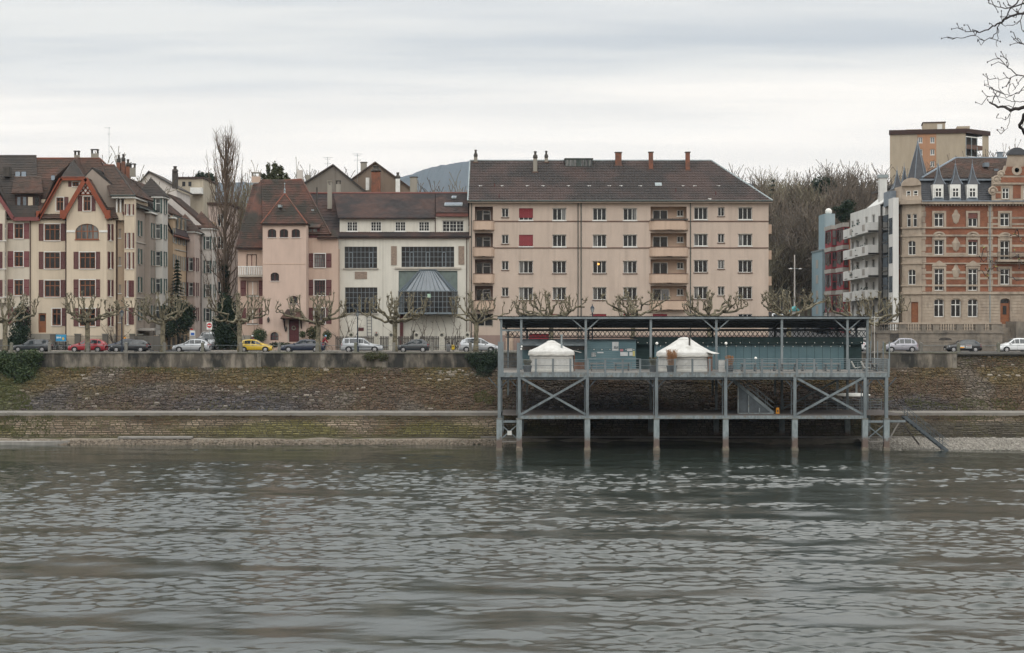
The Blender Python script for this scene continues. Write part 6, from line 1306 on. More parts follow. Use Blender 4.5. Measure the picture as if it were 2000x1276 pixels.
# ------------------------------------------------------------------ steel pier on piles with its roofed rear deck
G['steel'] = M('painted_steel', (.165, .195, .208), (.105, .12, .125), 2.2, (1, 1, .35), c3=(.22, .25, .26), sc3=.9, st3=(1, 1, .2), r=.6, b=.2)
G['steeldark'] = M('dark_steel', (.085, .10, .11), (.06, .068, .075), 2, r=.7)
G['rust'] = M('pile_paint', (.24, .275, .285), (.14, .16, .165), 4.5, (1, 1, .4), c3=(.17, .145, .115), sc3=2.2, lo3=.52, r=.7)
def pile_mat():
 m = M('pile_with_rusty_foot', (.27, .31, .32), (.17, .20, .205), 3.5, (1, 1, .4), r=.75); N, L, p = nodes_of(m); src = p.inputs['Base Color'].links[0].from_socket
 geo = N.new('ShaderNodeNewGeometry'); sp = N.new('ShaderNodeSeparateXYZ'); L.new(geo.outputs['Position'], sp.inputs[0]); t = N.new('ShaderNodeTexNoise'); t.inputs['Scale'].default_value = 3; L.new(geo.outputs['Position'], t.inputs['Vector'])
 a = N.new('ShaderNodeMath'); a.operation = 'MULTIPLY_ADD'; L.new(t.outputs['Fac'], a.inputs[0]); a.inputs[1].default_value = .9; L.new(sp.outputs[2], a.inputs[2])
 def st(lo, hi, col, prev):
  mr = N.new('ShaderNodeMapRange'); mr.inputs[1].default_value = lo; mr.inputs[2].default_value = hi; L.new(a.outputs[0], mr.inputs[0]); mx = N.new('ShaderNodeMix'); mx.data_type = 'RGBA'; L.new(mr.outputs[0], mx.inputs[0]); mx.inputs[6].default_value = (*col, 1); L.new(prev, mx.inputs[7]); return mx.outputs[2]
 q = st(1.35, 1.75, (.14, .105, .088), src); q = st(.62, .8, (.26, .21, .16), q); L.new(q, p.inputs['Base Color']); return m
G['pile'] = pile_mat()
G['deckwood'] = M('deck_boards', (.22, .205, .185), (.155, .145, .135), 3, (.3, 6, 1), r=.85)
G['walkway'] = M('walkway_boards', (.12, .105, .095), (.085, .075, .07), 3, (.4, 5, 1), r=.9)
G['teal'] = M('teal_cladding', (.105, .18, .205), (.085, .155, .18), 1.4, (1, 1, .4), c3=(.125, .205, .225), sc3=.4, r=.6)
G['corr'] = M('corrugated_roof', (.075, .08, .085), (.055, .058, .062), 2, r=.7)
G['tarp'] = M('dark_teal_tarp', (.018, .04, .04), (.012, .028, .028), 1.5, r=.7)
G['canvas'] = M('yurt_canvas', (.56, .555, .53), (.46, .45, .425), 2.2, (1, 1, .5), c3=(.37, .36, .33), sc3=.9, lo3=.55, r=.9, b=.25, bs=8)
G['canvasedge'] = M('yurt_skirt', (.55, .54, .50), (.45, .44, .40), 2, r=.95, b=.3)
YA, YB2, YC = 149.0, 158.4, 166.5
ZD, ZL = 7.16, 3.2
pier = thing('steel_pier', 'blue grey steel pier on rusty footed piles with a roofed rear deck', 'pier', (16, 154, 0))
def PP(name, mb, mat, **k): return ob(name, mb, G[mat], pier, **k)
XA = [PX(q, YA) for q in (975, 1014, 1147, 1282, 1417, 1552, 1689, 1731)]; XB = [PX(q, YB2) for q in (979, 1018, 1144, 1271, 1399, 1527, 1655, 1694)]
for i, x in enumerate(XA):
 w = .25
 pl = PP('pile', MB().box(x - w, x + w, YA - .25, YA + .25, -1.2, 2.86), 'pile'); ob('pile_foot', MB().box(x - w - .05, x + w + .05, YA - .3, YA + .3, -1.2, .22), G['ledge'], pl)
 ob('pile_cap', MB().box(x - w - .03, x + w + .03, YA - .28, YA + .28, 2.86, 2.94), G['coping'], pl)
 zt = 6.72; PP('post', MB().box(x - .14, x + .14, YA - .17, YA - .11, 2.94, zt).box(x - .14, x + .14, YA + .11, YA + .17, 2.94, zt).box(x - .04, x + .04, YA - .11, YA + .11, 2.94, zt), 'steel')
 if i in (1, 2, 3, 4, 5, 6): PP('post', MB().box(x - .26, x - .2, YA + .35, YA + .5, ZL, zt), 'steel')
 for s in (-1, 1): PP('knee_brace', MB().beam((x, YA + .3, 5.6), (x + s * 1.0, YA + .3, 6.7), .1), 'steeldark')
for i, x in enumerate(XB):
 PP('pile', MB().box(x - .25, x + .25, YB2 - .22, YB2 + .22, -1, 2.75), 'pile')
 PP('post', MB().box(x - .11, x + .11, YB2 - .11, YB2 + .11, 2.75, 12.2), 'steel')
 PP('post', MB().box(x + .55, x + .75, YC - .1, YC + .1, 4.2, 11.1), 'steel')
 if i in (2, 4, 6):
  for s in (-1, 1): PP('roof_brace', MB().beam((x, YB2 - .02, 10.95), (x + s * 1.4, YB2 - .02, 12.2), .11), 'steel')
# X braces and longitudinal beams of the front row
zl, zh = ZL + .1, 6.68
for a, c in ((1, 2), (5, 6)):
 PP('cross_brace', MB().beam((XA[a] + .15, YA - .06, zl), (XA[c] - .15, YA - .06, zh), .14, .2), 'steel'); PP('cross_brace', MB().beam((XA[a] + .15, YA + .1, zh), (XA[c] - .15, YA + .1, zl), .14, .2), 'steel')
PP('cross_brace', MB().beam((XB[5], YB2, zl), (XB[6], YB2, zh), .14, .18), 'steel'); PP('cross_brace', MB().beam((XB[5], YB2 + .15, zh), (XB[6], YB2 + .15, zl), .14, .18), 'steeldark')
for a, c in ((0, 1), (6, 7)):
 PP('tie_beam', MB().box(XA[a], XA[c], YA - .1, YA + .1, 2.55, 2.75), 'steel'); PP('tie_beam', MB().box(XA[a], XA[c], YA - .08, YA + .08, .75, .87), 'deckwood')
 PP('cross_brace', MB().beam((XA[a], YA - .03, .9), (XA[c], YA - .03, 2.5), .1), 'steel'); PP('cross_brace', MB().beam((XA[a], YA + .12, 2.5), (XA[c], YA + .12, .9), .1), 'steel')
PP('marker_plate', MB().box(XA[0] + .75, XA[0] + 1.15, YA - .16, YA - .1, 1.4, 1.8), 'canvas')
PP('edge_beam', MB().box(XA[1], XA[6], YA - .14, YA + .1, ZL - .3, ZL), 'rust'); PP('edge_beam', MB().box(XB[0], XB[7], YB2 - .3, YB2 - .1, ZL - .3, ZL), 'steel')
for i in range(len(XA) - 1):
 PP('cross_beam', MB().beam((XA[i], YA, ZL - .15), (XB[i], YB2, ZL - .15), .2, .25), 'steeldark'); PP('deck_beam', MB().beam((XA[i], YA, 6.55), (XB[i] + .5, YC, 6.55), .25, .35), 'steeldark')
# walkways: each board a piece
k = 0; wb = MB()
for j in range(31):
 y = YA + .2 + j * .3; wb.box(XA[0] + .3, PX(1767, YA), y, y + .27, ZL + .001, ZL + .055)
PP('walkway_boards', wb, 'walkway', kind='stuff')
xl, xr = PX(972, YA), PX(1737, YA); db = MB()
for j in range(106):
 y = YA + .02 + j * .165; sh = (y - YA) / 17.5 * .6; db.box(xl + sh, xr + sh * .3, y, y + .15, ZD - .06, ZD)
PP('deck_boards', db, 'deckwood', kind='stuff'); PP('deck_light_block', MB().box(xl + .62, xr - .02, YA + .12, YA + 17.3, ZD - .1, ZD - .075), 'steeldark')  # unseen sheet added to stop light coming through the board gaps
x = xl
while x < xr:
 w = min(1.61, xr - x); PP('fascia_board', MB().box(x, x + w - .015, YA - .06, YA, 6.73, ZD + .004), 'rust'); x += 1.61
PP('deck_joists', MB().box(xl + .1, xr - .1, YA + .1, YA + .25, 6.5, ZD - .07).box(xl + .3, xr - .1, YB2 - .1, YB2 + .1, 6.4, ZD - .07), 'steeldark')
# railing along the front edge
posts = [PX(q, YA) for q in (1046.5, 1080, 1114, 1148, 1182, 1216, 1250, 1283, 1318, 1352, 1386, 1420, 1454, 1488, 1521.6, 1556, 1590, 1623.5, 1658, 1692, 1735)]
p0 = PX(1013, YA)
PP('railing_post', MB().box(p0 - .16, p0 + .12, YA - .16, YA + .1, 6.74, 9.9), 'steel'); PP('railing_post', MB().box(xl + .02, xl + .55, YA - .12, YA + .1, 6.74, 10.0), 'steel')
for x in posts: PP('railing_post', MB().box(x - .09, x + .09, YA - .14, YA - .04, 6.74, ZD + 1.28), 'steel')
allp = [p0] + posts
for i in range(len(allp) - 1):
 a, c = allp[i] + .09, allp[i + 1] - .09; b = MB()
 solid = 4 <= i <= 6 or i >= 12
 if solid:
  zs = (.15, .35, .55, .75, .95) if i < 7 else (.12, .3, .5, .7, .9, 1.08)
  for z in zs: b.tube([(a, YA - .09, ZD + z), (c, YA - .09, ZD + z)], .022, 4)
  b.box(a - .1, c + .1, YA - .16, YA - .02, ZD + 1.22, ZD + 1.3) if i < 7 else b.tube([(a, YA - .09, ZD + 1.25), (c, YA - .09, ZD + 1.25)], .03, 5)
  m = (a + c) / 2; b.box(m - .025, m + .025, YA - .11, YA - .07, ZD + .1, ZD + 1.0)
 else:
  n_ = 13
  for k in range(n_): xx = a + (c - a) * (k + .5) / n_; b.tube([(xx, YA - .09, ZD + .04), (xx, YA - .09, ZD + 1.18)], .012, 4)
  for z in (.05, .65, 1.18): b.tube([(a, YA - .09, ZD + z), (c, YA - .09, ZD + z)], .016, 4)
 PP('railing_panel', b, 'steel')
# railing down the right end and tall light poles
b = MB()
for k in range(28): y = YA + k * .3; b.tube([(xr - .05 + k * .01, y, ZD), (xr - .05 + k * .01, y, ZD + 1.15)], .016, 4)
b.tube([(xr - .05, YA, ZD + 1.18), (xr + .2, YA + 8.2, ZD + 1.18)], .03, 5); PP('railing_panel', b, 'steel')
for q, y in ((1737, YA), (1725, YA + 3), (1714, YA + 6), (1700, YA + 8.5)): PP('tall_post', MB().box(PX(q, y) - .05, PX(q, y) + .05, y - .05, y + .05, ZD, 10.0), 'steel')
# left end: rear railing with seats
b = MB()
for z in (.4, .8, 1.2): b.tube([(XB[0], YB2 + 1, ZD + z), (XB[1], YB2 + 1, ZD + z)], .025, 4)
for k in range(14): xx = XB[0] + (XB[1] - XB[0]) * k / 13; b.tube([(xx, YB2 + 1, ZD + .1), (xx, YB2 + 1, ZD + 2.8)], .012, 4)
PP('railing_panel', b, 'steeldark')
# roof: corrugated sheets falling to the bank, lattice girder at the back
rx0, rx1 = PX(972, YB2), PX(1697, YB2); bx0, bx1 = PX(983, YC), PX(1692, YC); zf, zb = 12.36, 11.2; n_ = 250; b = MB()
for i in range(n_):
 t0, t1 = i / n_, (i + 1) / n_; tm = (t0 + t1) / 2
 def rp(t, y, dz): v = (y - (YB2 - .35)) / (YC + .6 - YB2 + .35); return (rx0 + (rx1 - rx0) * t + ((bx0 - rx0) * (1 - t) + (bx1 - rx1) * t) * v, y, zf + (zb - zf) * v + dz)
 for a, c, d0, d1 in ((t0, tm, 0, .09), (tm, t1, .09, 0)): b.slab([rp(a, YB2 - .35, d0), rp(c, YB2 - .35, d1), rp(c, YC + .6, d1), rp(a, YC + .6, d0)], (0, 0, .012))
PP('roof_sheets', b, 'corr')
PP('roof_beam', MB().box(rx0, rx1, YB2 - .3, YB2 - .14, 12.14, 12.34), 'steel'); PP('roof_beam', MB().box(rx0 + .3, rx1, YC - .1, YC + .1, 10.95, 11.15), 'steeldark')
PP('roof_beam', MB().box(XB[0], XB[1], YB2 - .08, YB2 + .08, 10.95, 11.1), 'steel')
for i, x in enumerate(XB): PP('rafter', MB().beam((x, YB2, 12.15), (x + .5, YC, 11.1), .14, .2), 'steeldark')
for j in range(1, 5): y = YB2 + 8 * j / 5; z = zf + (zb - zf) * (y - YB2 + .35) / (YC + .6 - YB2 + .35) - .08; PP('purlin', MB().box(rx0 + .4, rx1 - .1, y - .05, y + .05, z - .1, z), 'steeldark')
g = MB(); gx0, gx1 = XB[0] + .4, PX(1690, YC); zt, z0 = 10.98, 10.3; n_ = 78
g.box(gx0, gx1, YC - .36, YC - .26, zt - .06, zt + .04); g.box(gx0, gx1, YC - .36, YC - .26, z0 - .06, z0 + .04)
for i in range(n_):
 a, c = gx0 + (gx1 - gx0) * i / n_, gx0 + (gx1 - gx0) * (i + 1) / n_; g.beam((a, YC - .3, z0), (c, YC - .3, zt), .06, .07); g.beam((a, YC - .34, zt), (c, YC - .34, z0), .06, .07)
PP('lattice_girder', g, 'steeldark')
# stairs inside the pier and the stairs down to the water
def stair(x0, z0, x1, z1, y, w, n, rail=True, mat='steel'):
 s = PP('stair', MB().beam((x0, y, z0), (x1, y, z1), .08, .28).beam((x0, y + w, z0), (x1, y + w, z1), .08, .28), mat)
 for k in range(n):
  t = (k + .5) / n; xx, zz = x0 + (x1 - x0) * t, z0 + (z1 - z0) * t; ob('step', MB().box(xx - .16, xx + .16, y + .04, y + w - .04, zz - .02, zz + .02), G['steeldark'], s)
 if rail:
  b = MB()
  for yy in (y, y + w):
   for h in (.5, 1.0): b.tube([(x0, yy, z0 + h), (x1, yy, z1 + h)], .025, 5)
   for k in range(5): t = (k + .3) / 5; xx, zz = x0 + (x1 - x0) * t, z0 + (z1 - z0) * t; b.tube([(xx, yy, zz), (xx, yy, zz + 1.0)], .03, 5)
  ob('handrail', b, G[mat], s)
 return s
stair(PX(1421, 151), ZD - .3, PX(1511, 151), ZL + .1, 151, 1.1, 14)
b = MB(); xa, xb = PX(1443, 151.05), PX(1507, 151.05); b.slab([(xa, 151.02, ZL + .2), (xb, 151.02, ZL + .2), (xa, 151.02, 6.0)], (0, .03, 0)); PP('mesh_panel', b, 'steeldark')
for q in (1441.5, 1462, 1483): xx = PX(q, 151); PP('panel_post', MB().box(xx - .05, xx + .05, 150.9, 151, ZL + .05, 6.1 - (q - 1441.5) * .055), 'rust')
PP('panel_rail', MB().box(PX(1441, 151), PX(1510, 151), 150.9, 151, ZL + .06, ZL + .16), 'rust')
stair(PX(1767, YA), ZL - .1, PX(1853, YA), -.15, YA - .1, 1.2, 11, mat='steeldark')
PP('landing_beam', MB().box(XA[7], PX(1768, YA), YA - .1, YA + .1, ZL - .62, ZL - .42), 'steel'); PP('landing_brace', MB().beam((XA[7] + .2, YA, .9), (PX(1756, YA), YA, 2.6), .13), 'deckwood'); PP('landing_brace', MB().beam((PX(1760, YA + 2), YA + 2, 2.5), (PX(1795, YA + 2), YA + 2, .4), .14), 'walkway')
PP('waling', MB().box(XB[0] - 2, PX(1800, 157), 156.8, 157.0, .62, .74), 'deckwood')
# railing of the lower walkway
b = MB(); ya = YB2 - .5
for z in (.3, .6, .85, 1.1): b.tube([(PX(1530, ya), ya, ZL + z), (PX(1722, ya), ya, ZL + z)], .022, 4)
for k in range(10): xx = PX(1530 + k * 21.3, ya); b.tube([(xx, ya, ZL), (xx, ya, ZL + 1.1)], .03, 4)
PP('railing_panel', b, 'steel')
# ------------------------------------------------------------------ huts on the deck
def hut(label, x0, x1, y0, y1, zt, boards=True, mat='teal', name='deck_hut'):
 h = thing(name, label, 'hut', ((x0 + x1) / 2, (y0 + y1) / 2, ZD)); ob('wall', MB().box(x0, x1, y0, y1, ZD + .002, zt), G[mat], h)
 if boards:
  n_ = int((zt - ZD) / .2)
  for k in range(n_): z = ZD + (zt - ZD) * k / n_; ob('board', MB().slab([(x0 - .01, y0 - .035, z + .01), (x1 + .01, y0 - .035, z + .01), (x1 + .01, y0 - .012, z + .19), (x0 - .01, y0 - .012, z + .19)], (0, .015, 0)), G[mat], h)
 ob('roof', MB().box(x0 - .15, x1 + .15, y0 - .3, y1 + .2, zt, zt + .09), G['steeldark'], h); return h
YH = 160.6
h1 = hut('teal boarded hut with an awning behind the smaller yurt', PX(1018, YH), PX(1146, YH) - .02, YH + .8, YH + 3.4, PZ(671, YH))
xa, xb = PX(1012, YH - 1), PX(1147, YH - 1); aw = MB().slab([(xa, YH - 1.2, PZ(675, YH)), (xb, YH - 1.2, PZ(675, YH)), (xb - .15, YH + .8, PZ(664.5, YH)), (xa + .5, YH + .8, PZ(664.5, YH))], (0, 0, .1)); ob('awning', aw, G['steel'], h1)
for x in (xa + .2, xb - .1): ob('awning_post', MB().box(x - .09, x + .09, YH - 1.15, YH - .97, ZD + .002, PZ(674, YH)), G['steel'], h1)
ob('signboard', MB().box(xa + .4, xb - .2, YH + .7, YH + .76, PZ(684, YH), PZ(677, YH)), G['deckwood'], h1); ob('plank_wall', MB().box(PX(1122, YH), PX(1145, YH), YH + .68, YH + .74, ZD + .002, PZ(708, YH)), G['brownwood'], h1)
h2 = hut('teal boarded bar hut with pinned posters between the yurts', PX(1146, YH), PX(1242, YH), YH, YH + 3.2, PZ(664.5, YH))
paper = M('white_paper', (.6, .62, .62), (.5, .52, .53), 4, r=.8); pinkp = M('pink_paper', (.45, .2, .22), r=.8); yelp = M('yellow_paper', (.55, .5, .2), r=.8); grphoto = M('grey_photo_print', (.16, .18, .19), (.5, .52, .52), 5, r=.7)
for q0, q1, y0_, y1_, mt in ((1195.5, 1208, 668, 685, paper), (1199, 1207.5, 676, 681.5, grphoto), (1211, 1217, 682, 686.5, pinkp), (1224.5, 1235, 681, 686, paper), (1211.5, 1226, 688, 695.5, paper), (1229, 1236, 688, 695, paper), (1235.5, 1240, 686, 696, yelp), (1155, 1164, 688.5, 697, grphoto), (1166.5, 1178.5, 687.6, 690, paper)):
 ob('poster', MB().box(PX(q0, YH), PX(q1, YH), YH - (.06 if mt is not grphoto else .075), YH - .045, PZ(y1_, YH), PZ(y0_, YH)), mt, h2)
h3 = hut('long teal panelled hut with dark tarpaulin band behind the larger yurt', PX(1278, YH + .6), PX(1648, YH + .6), YH + .6, YH + 3.6, PZ(673.5, YH + .6), boards=False)
for k in range(24): x = PX(1283 + k * 15.4, YH + .6); ob('panel_joint', MB().box(x - .012, x + .012, YH + .585, YH + .6, ZD + .05, PZ(674, YH + .6)), G['tarp'], h3)
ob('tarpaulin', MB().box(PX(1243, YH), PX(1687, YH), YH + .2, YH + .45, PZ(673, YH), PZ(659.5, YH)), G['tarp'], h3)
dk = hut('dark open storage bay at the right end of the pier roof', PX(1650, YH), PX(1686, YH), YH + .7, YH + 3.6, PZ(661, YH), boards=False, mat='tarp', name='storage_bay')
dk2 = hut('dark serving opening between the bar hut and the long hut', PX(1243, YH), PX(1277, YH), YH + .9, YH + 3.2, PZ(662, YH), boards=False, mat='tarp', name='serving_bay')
# strings of small white bulbs
bulb = M('white_bulb', (.8, .8, .75), r=.4)
def bulbs(label, px0, px1, py, n, Y):
 s = thing('bulb_string', label, 'lights', (PX((px0 + px1) / 2, Y), Y, PZ(py, Y))); a, c = PX(px0, Y), PX(px1, Y); z = PZ(py, Y); w = MB()
 pts = [(a + (c - a) * k / n, Y, z - .06 * math.sin(math.pi * (k % 4) / 4)) for k in range(n + 1)]; w.tube(pts, .008, 3); ob('cable', w, G['soot'], s); mesh = MB().ball((0, 0, -.05), .05, 6).mesh('bulb', [bulb])
 for p in pts: ob('bulb', mesh, None, s, loc=p)
 PINV.pop(s);
 for o in s.children: o.matrix_parent_inverse = Matrix.Translation(-Vector(s.location))
bulbs('upper string of white bulbs along the dark tarpaulin', 1246, 1682, 668, 24, YH + .15); bulbs('lower string of white bulbs along the long teal hut', 1290, 1660, 675, 20, YH + .1); bulbs('string of white bulbs across the bar hut', 1020, 1238, 681, 14, YH - .12)
# ------------------------------------------------------------------ yurts
def yurt(label, cx, Y, r, ze, zt, door=None, pipe_px=None, swag=True):
 x = PX(cx, Y); y = thing('yurt', label, 'yurt', (x, Y, ZD)); n_ = 32; rr = random.Random(cx)
 def ring(rad, z, wob=.012): return [(x + (rad + rr.uniform(-wob, wob)) * math.cos(2 * math.pi * k / n_), Y + (rad + rr.uniform(-wob, wob)) * math.sin(2 * math.pi * k / n_), z + rr.uniform(-wob, wob)) for k in range(n_)]
 def loft(rings, cap=False):
  b = MB(); vs = [v for q in rings for v in q]; fs = [(i * n_ + k, i * n_ + (k + 1) % n_, (i + 1) * n_ + (k + 1) % n_, (i + 1) * n_ + k) for i in range(len(rings) - 1) for k in range(n_)]
  if cap: fs.append(tuple(range((len(rings) - 1) * n_, len(rings) * n_)))
  return b.add(vs, fs)
 h = ze - ZD
 ob('wall', loft([ring(r, ZD + .01), ring(r * 1.01, ZD + h * .3), ring(r * .995, ZD + h * .6), ring(r, ze)]), G['canvas'], y, smooth=True)
 ob('skirt', loft([ring(r * 1.02, ZD + .01), ring(r * 1.02, ZD + .28), ring(r * 1.0, ZD + .3)]), G['canvasedge'], y, smooth=True)
 for z in (ZD + h * .35, ZD + h * .68): ob('rope', loft([ring(r * 1.012, z - .02, .004), ring(r * 1.016, z + .01, .004), ring(r * 1.008, z + .03, .004)]), G['canvasedge'], y)
 rf = [ring(r * 1.06, ze - .34, .03), ring(r * 1.065, ze - .02, .02), ring(r * 1.02, ze + .08), ring(r * .62, ze + (zt - ze) * .48), ring(r * .3, ze + (zt - ze) * .87), ring(r * .16, zt + .02, .005)]
 ob('roof', loft(rf, True), G['canvas'], y, smooth=True)
 ob('roof_rim', loft([ring(r * 1.075, ze - .36, .02), ring(r * 1.072, ze - .2, .02), ring(r * 1.06, ze - .19, .02)]), G['canvasedge'], y)
 ob('crown', MB().lathe([(r * .27, zt - .16), (r * .25, zt - .04), (r * .15, zt + .08), (.02, zt + .12)], 16, x, Y), G['canvas'], y, smooth=True)
 if pipe_px:
  p, zb_, zt_ = pipe_px; xx = PX(p, Y - r * .6); yy = Y - r * .55; ob('stove_pipe', MB().cyl(xx, yy, PZ(zb_, yy), PZ(zt_, yy), .09, n=10).cyl(xx, yy, PZ(zt_, yy), PZ(zt_, yy) + .12, .13, n=10), G['zinc'] if cx < 1200 else G['soot'], y)
 if door:
  a = door; dx, dy = math.cos(R(a)), math.sin(R(a)); tx, ty = -dy, dx; c = Vector((x + dx * r * 1.02, Y + dy * r * 1.02, 0)); b = MB()
  b.slab([tuple(c + Vector((tx * s, ty * s, ZD + z))) for s, z in ((-.5, .05), (.5, .05), (.5, h - .2), (-.5, h - .2))], (dx * .06, dy * .06, 0)); ob('door', b, G['brownwood'], y)
  b = MB().slab([tuple(c + Vector((tx * s + dx * q, ty * s + dy * q, z))) for s, q, z in ((-.75, -.3, ze + .1), (.75, -.3, ze + .1), (.75, .65, ze - .12), (-.75, .65, ze - .12))], (0, 0, .05)); ob('door_flap', b, G['canvas'], y)
 return y
yurt('smaller white canvas yurt with steel stove pipe at the left end of the deck', 1077, 152.6, 2.05, 9.05, 9.98, 8, (1097, 680, 656))
yurt('larger white canvas yurt with black stove pipe and wooden door', 1337, 153.0, 2.5, 8.95, 10.28, -28, (1347, 682, 661))
# ------------------------------------------------------------------ things on the deck
G['planter'] = M('dark_planter', (.05, .055, .06), (.07, .075, .08), 2, r=.7)
G['dry'] = M('dry_grass', (.36, .19, .09), (.27, .15, .08), 3, r=.95); G['drygreen'] = M('dull_grass', (.13, .125, .08), (.10, .09, .06), 3, r=.95)
def grass_pot(label, px, py_top, w, mat, Y=150.2, hp=.62):
 x = PX(px, Y); t = thing('potted_grass', label, 'plant', (x, Y, ZD), 'grasses in dark planters on the deck'); ob('planter', MB().lathe([(w * .8, ZD + .002), (w, ZD + hp), (w * .9, ZD + hp), (w * .85, ZD + hp - .1)], 4, x, Y), G['planter'], t); rr = random.Random(px); b = MB(); zt = PZ(py_top, Y)
 for _ in range(150):
  a = rr.uniform(0, 6.28); q = rr.uniform(0, w * .7); hh = (zt - ZD - hp) * rr.uniform(.5, 1); l = rr.uniform(.1, .5) * w * 1.3; c_, s_ = math.cos(a), math.sin(a)
  p = [(x + q * c_ + l * c_ * f_ ** 2, Y + q * s_ + l * s_ * f_ ** 2, ZD + hp - .05 + hh * f_) for f_ in (0, .5, 1)]; b.tube(p, [.012, .014, .02], 3, False)
 o = ob('grass', b, mat, t); o['kind'] = 'stuff'
for lb, px, py, w, m_ in (('tall orange dried grass in planter before the larger yurt', 1312, 681, .5, 'dry'), ('orange reed grass in planter right of the larger yurt', 1425, 693, .38, 'dry'), ('dull bushy grass in planter left of the larger yurt', 1276, 696, .4, 'drygreen'), ('dull grass in dark planter left of the smaller yurt', 1030, 700, .42, 'drygreen')): grass_pot(lb, px, py, w, G[m_])
def lamp_globe(label, px, py, Y=155.5):
 x = PX(px, Y); t = thing('globe_lamp', label, 'lamp', (x, Y, ZD), 'white globe lamps on the deck'); z = PZ(py, Y); ob('pole', MB().cyl(x, Y, ZD, z, .03, n=6), G['steel'], t); ob('globe', MB().ball((x, Y, z + .1), .14, 8), bulb, t)
lamp_globe('white globe lamp on a pole left of the larger yurt', 1283, 673); lamp_globe('white globe lamp on a pole before the long teal hut', 1418, 673); lamp_globe('low white globe lamp near the deck tables', 1476, 702)
def table(label, px, Y, w=1.5):
 x = PX(px, Y); t = thing('deck_table', label, 'table', (x, Y, ZD), 'tables and benches on the deck'); ob('top', MB().box(x - w / 2, x + w / 2, Y - .35, Y + .35, ZD + .72, ZD + .77), G['deckwood'], t)
 for sx in (-1, 1): ob('leg', MB().beam((x + sx * (w / 2 - .15), Y - .28, ZD), (x + sx * (w / 2 - .15), Y + .28, ZD + .72), .06).beam((x + sx * (w / 2 - .15), Y + .28, ZD), (x + sx * (w / 2 - .15), Y - .28, ZD + .72), .06), G['steeldark'], t)
 for s in (-1, 1): ob('bench', MB().box(x - w / 2, x + w / 2, Y + s * .65 - .13, Y + s * .65 + .13, ZD + .42, ZD + .46).box(x - w / 2 + .1, x - w / 2 + .16, Y + s * .65 - .1, Y + s * .65 + .1, ZD, ZD + .42).box(x + w / 2 - .16, x + w / 2 - .1, Y + s * .65 - .1, Y + s * .65 + .1, ZD, ZD + .42), G['deckwood'], t)
for lb, px, Y in (('grey table behind the railing left of the bar posters', 1168, 153), ('grey table behind the railing right of the bar posters', 1215, 154), ('first table right of the larger yurt', 1462, 152), ('second table right of the larger yurt', 1500, 153.5), ('third table right of the larger yurt', 1540, 152), ('fourth table right of the larger yurt', 1580, 153), ('table before the right end of the long hut', 1625, 152), ('pale table by the right end railing', 1700, 152)): table(lb, px, Y)
def deck_chair(label, px, Y, mat):
 x = PX(px, Y); t = thing('deck_chair', label, 'chair', (x, Y, ZD), 'chairs at the right end of the deck'); ob('seat', MB().slab([(x - .3, Y - .28, ZD + .35), (x + .25, Y - .28, ZD + .42), (x + .25, Y + .28, ZD + .42), (x - .3, Y + .28, ZD + .35)], (0, 0, .05)), G[mat], t); ob('backrest', MB().slab([(x - .32, Y - .28, ZD + .38), (x - .6, Y - .28, ZD + .95), (x - .6, Y + .28, ZD + .95), (x - .32, Y + .28, ZD + .38)], (.05, 0, .02)), G[mat], t)
 for sx in (-.25, .2):
  for sy in (-.24, .24): ob('leg', MB().cyl(x + sx, Y + sy, ZD, ZD + .36, .02, n=5), G['steeldark'], t)
deck_chair('cream folding chair near the right corner of the deck', 1675, 151.5, 'canvasedge'); deck_chair('cream chair behind the right corner post of the deck', 1694, 151, 'canvasedge'); deck_chair('brown lounge chair at the right end of the deck', 1712, 152.5, 'darkwood')
w = thing('crate_stack', 'stack of white crates right of the larger yurt door', 'crates', (PX(1409, 152), 152, ZD))
for k in range(3):
 x = PX(1409, 152); ob('crate', MB().box(x - .3, x + .3, 151.8, 152.2, ZD + .002 + k * .36, ZD + .34 + k * .36), G['canvas'], w)
sp = thing('spotlight_cluster', 'cluster of white spotlights on the awning post left of the smaller yurt', 'lights', (PX(1017, 158), 158, 9.4))
for dx, dz in ((-.15, 0), (.1, .05), (.05, -.2)): ob('spotlight', MB().ball((PX(1017, 158) + dx, 157.9 - .1, 9.4 + dz), .1, 7), bulb, sp)
# canoe under the deck and an orange case on the walkway
def canoe():
 Y = 163.2; xa, xb = PX(1631, Y), PX(1701, Y); z = 4.35; t = thing('canoe', 'white canoe lying keel up on a rack under the pier', 'canoe', ((xa + xb) / 2, Y, z)); b = MB(); n_ = 14; rings = []
 for k in range(n_ + 1):
  s = k / n_; w = .36 * math.sin(math.pi * s) ** .6 + .01; h = .34 * (math.sin(math.pi * s) ** .5) + .02; x = xa + (xb - xa) * s; rings.append([(x, Y + w * math.cos(a), z + .12 * abs(2 * s - 1) ** 3 + h * math.sin(a)) for a in [math.pi * j / 8 for j in range(9)]])
 vs = [v for q in rings for v in q]; b.add(vs, [(i * 9 + j, i * 9 + j + 1, (i + 1) * 9 + j + 1, (i + 1) * 9 + j) for i in range(n_) for j in range(8)]); ob('hull', b, M('canoe_white', (.78, .78, .74), (.66, .66, .62), 2, r=.35), t, smooth=True); ob('gunwale', MB().tube([(rings[k][0][0], rings[k][0][1], rings[k][0][2]) for k in range(n_ + 1)], .025, 4).tube([rings[k][8] for k in range(n_ + 1)], .025, 4), G['deckwood'], t)
 for x in (xa + .9, xb - .9): ob('rack', MB().box(x - .05, x + .05, Y - .5, Y + .5, z - .12, z - .02).box(x - .05, x + .05, Y - .05, Y + .05, 2.9, z - .1), G['steeldark'], t)
canoe()
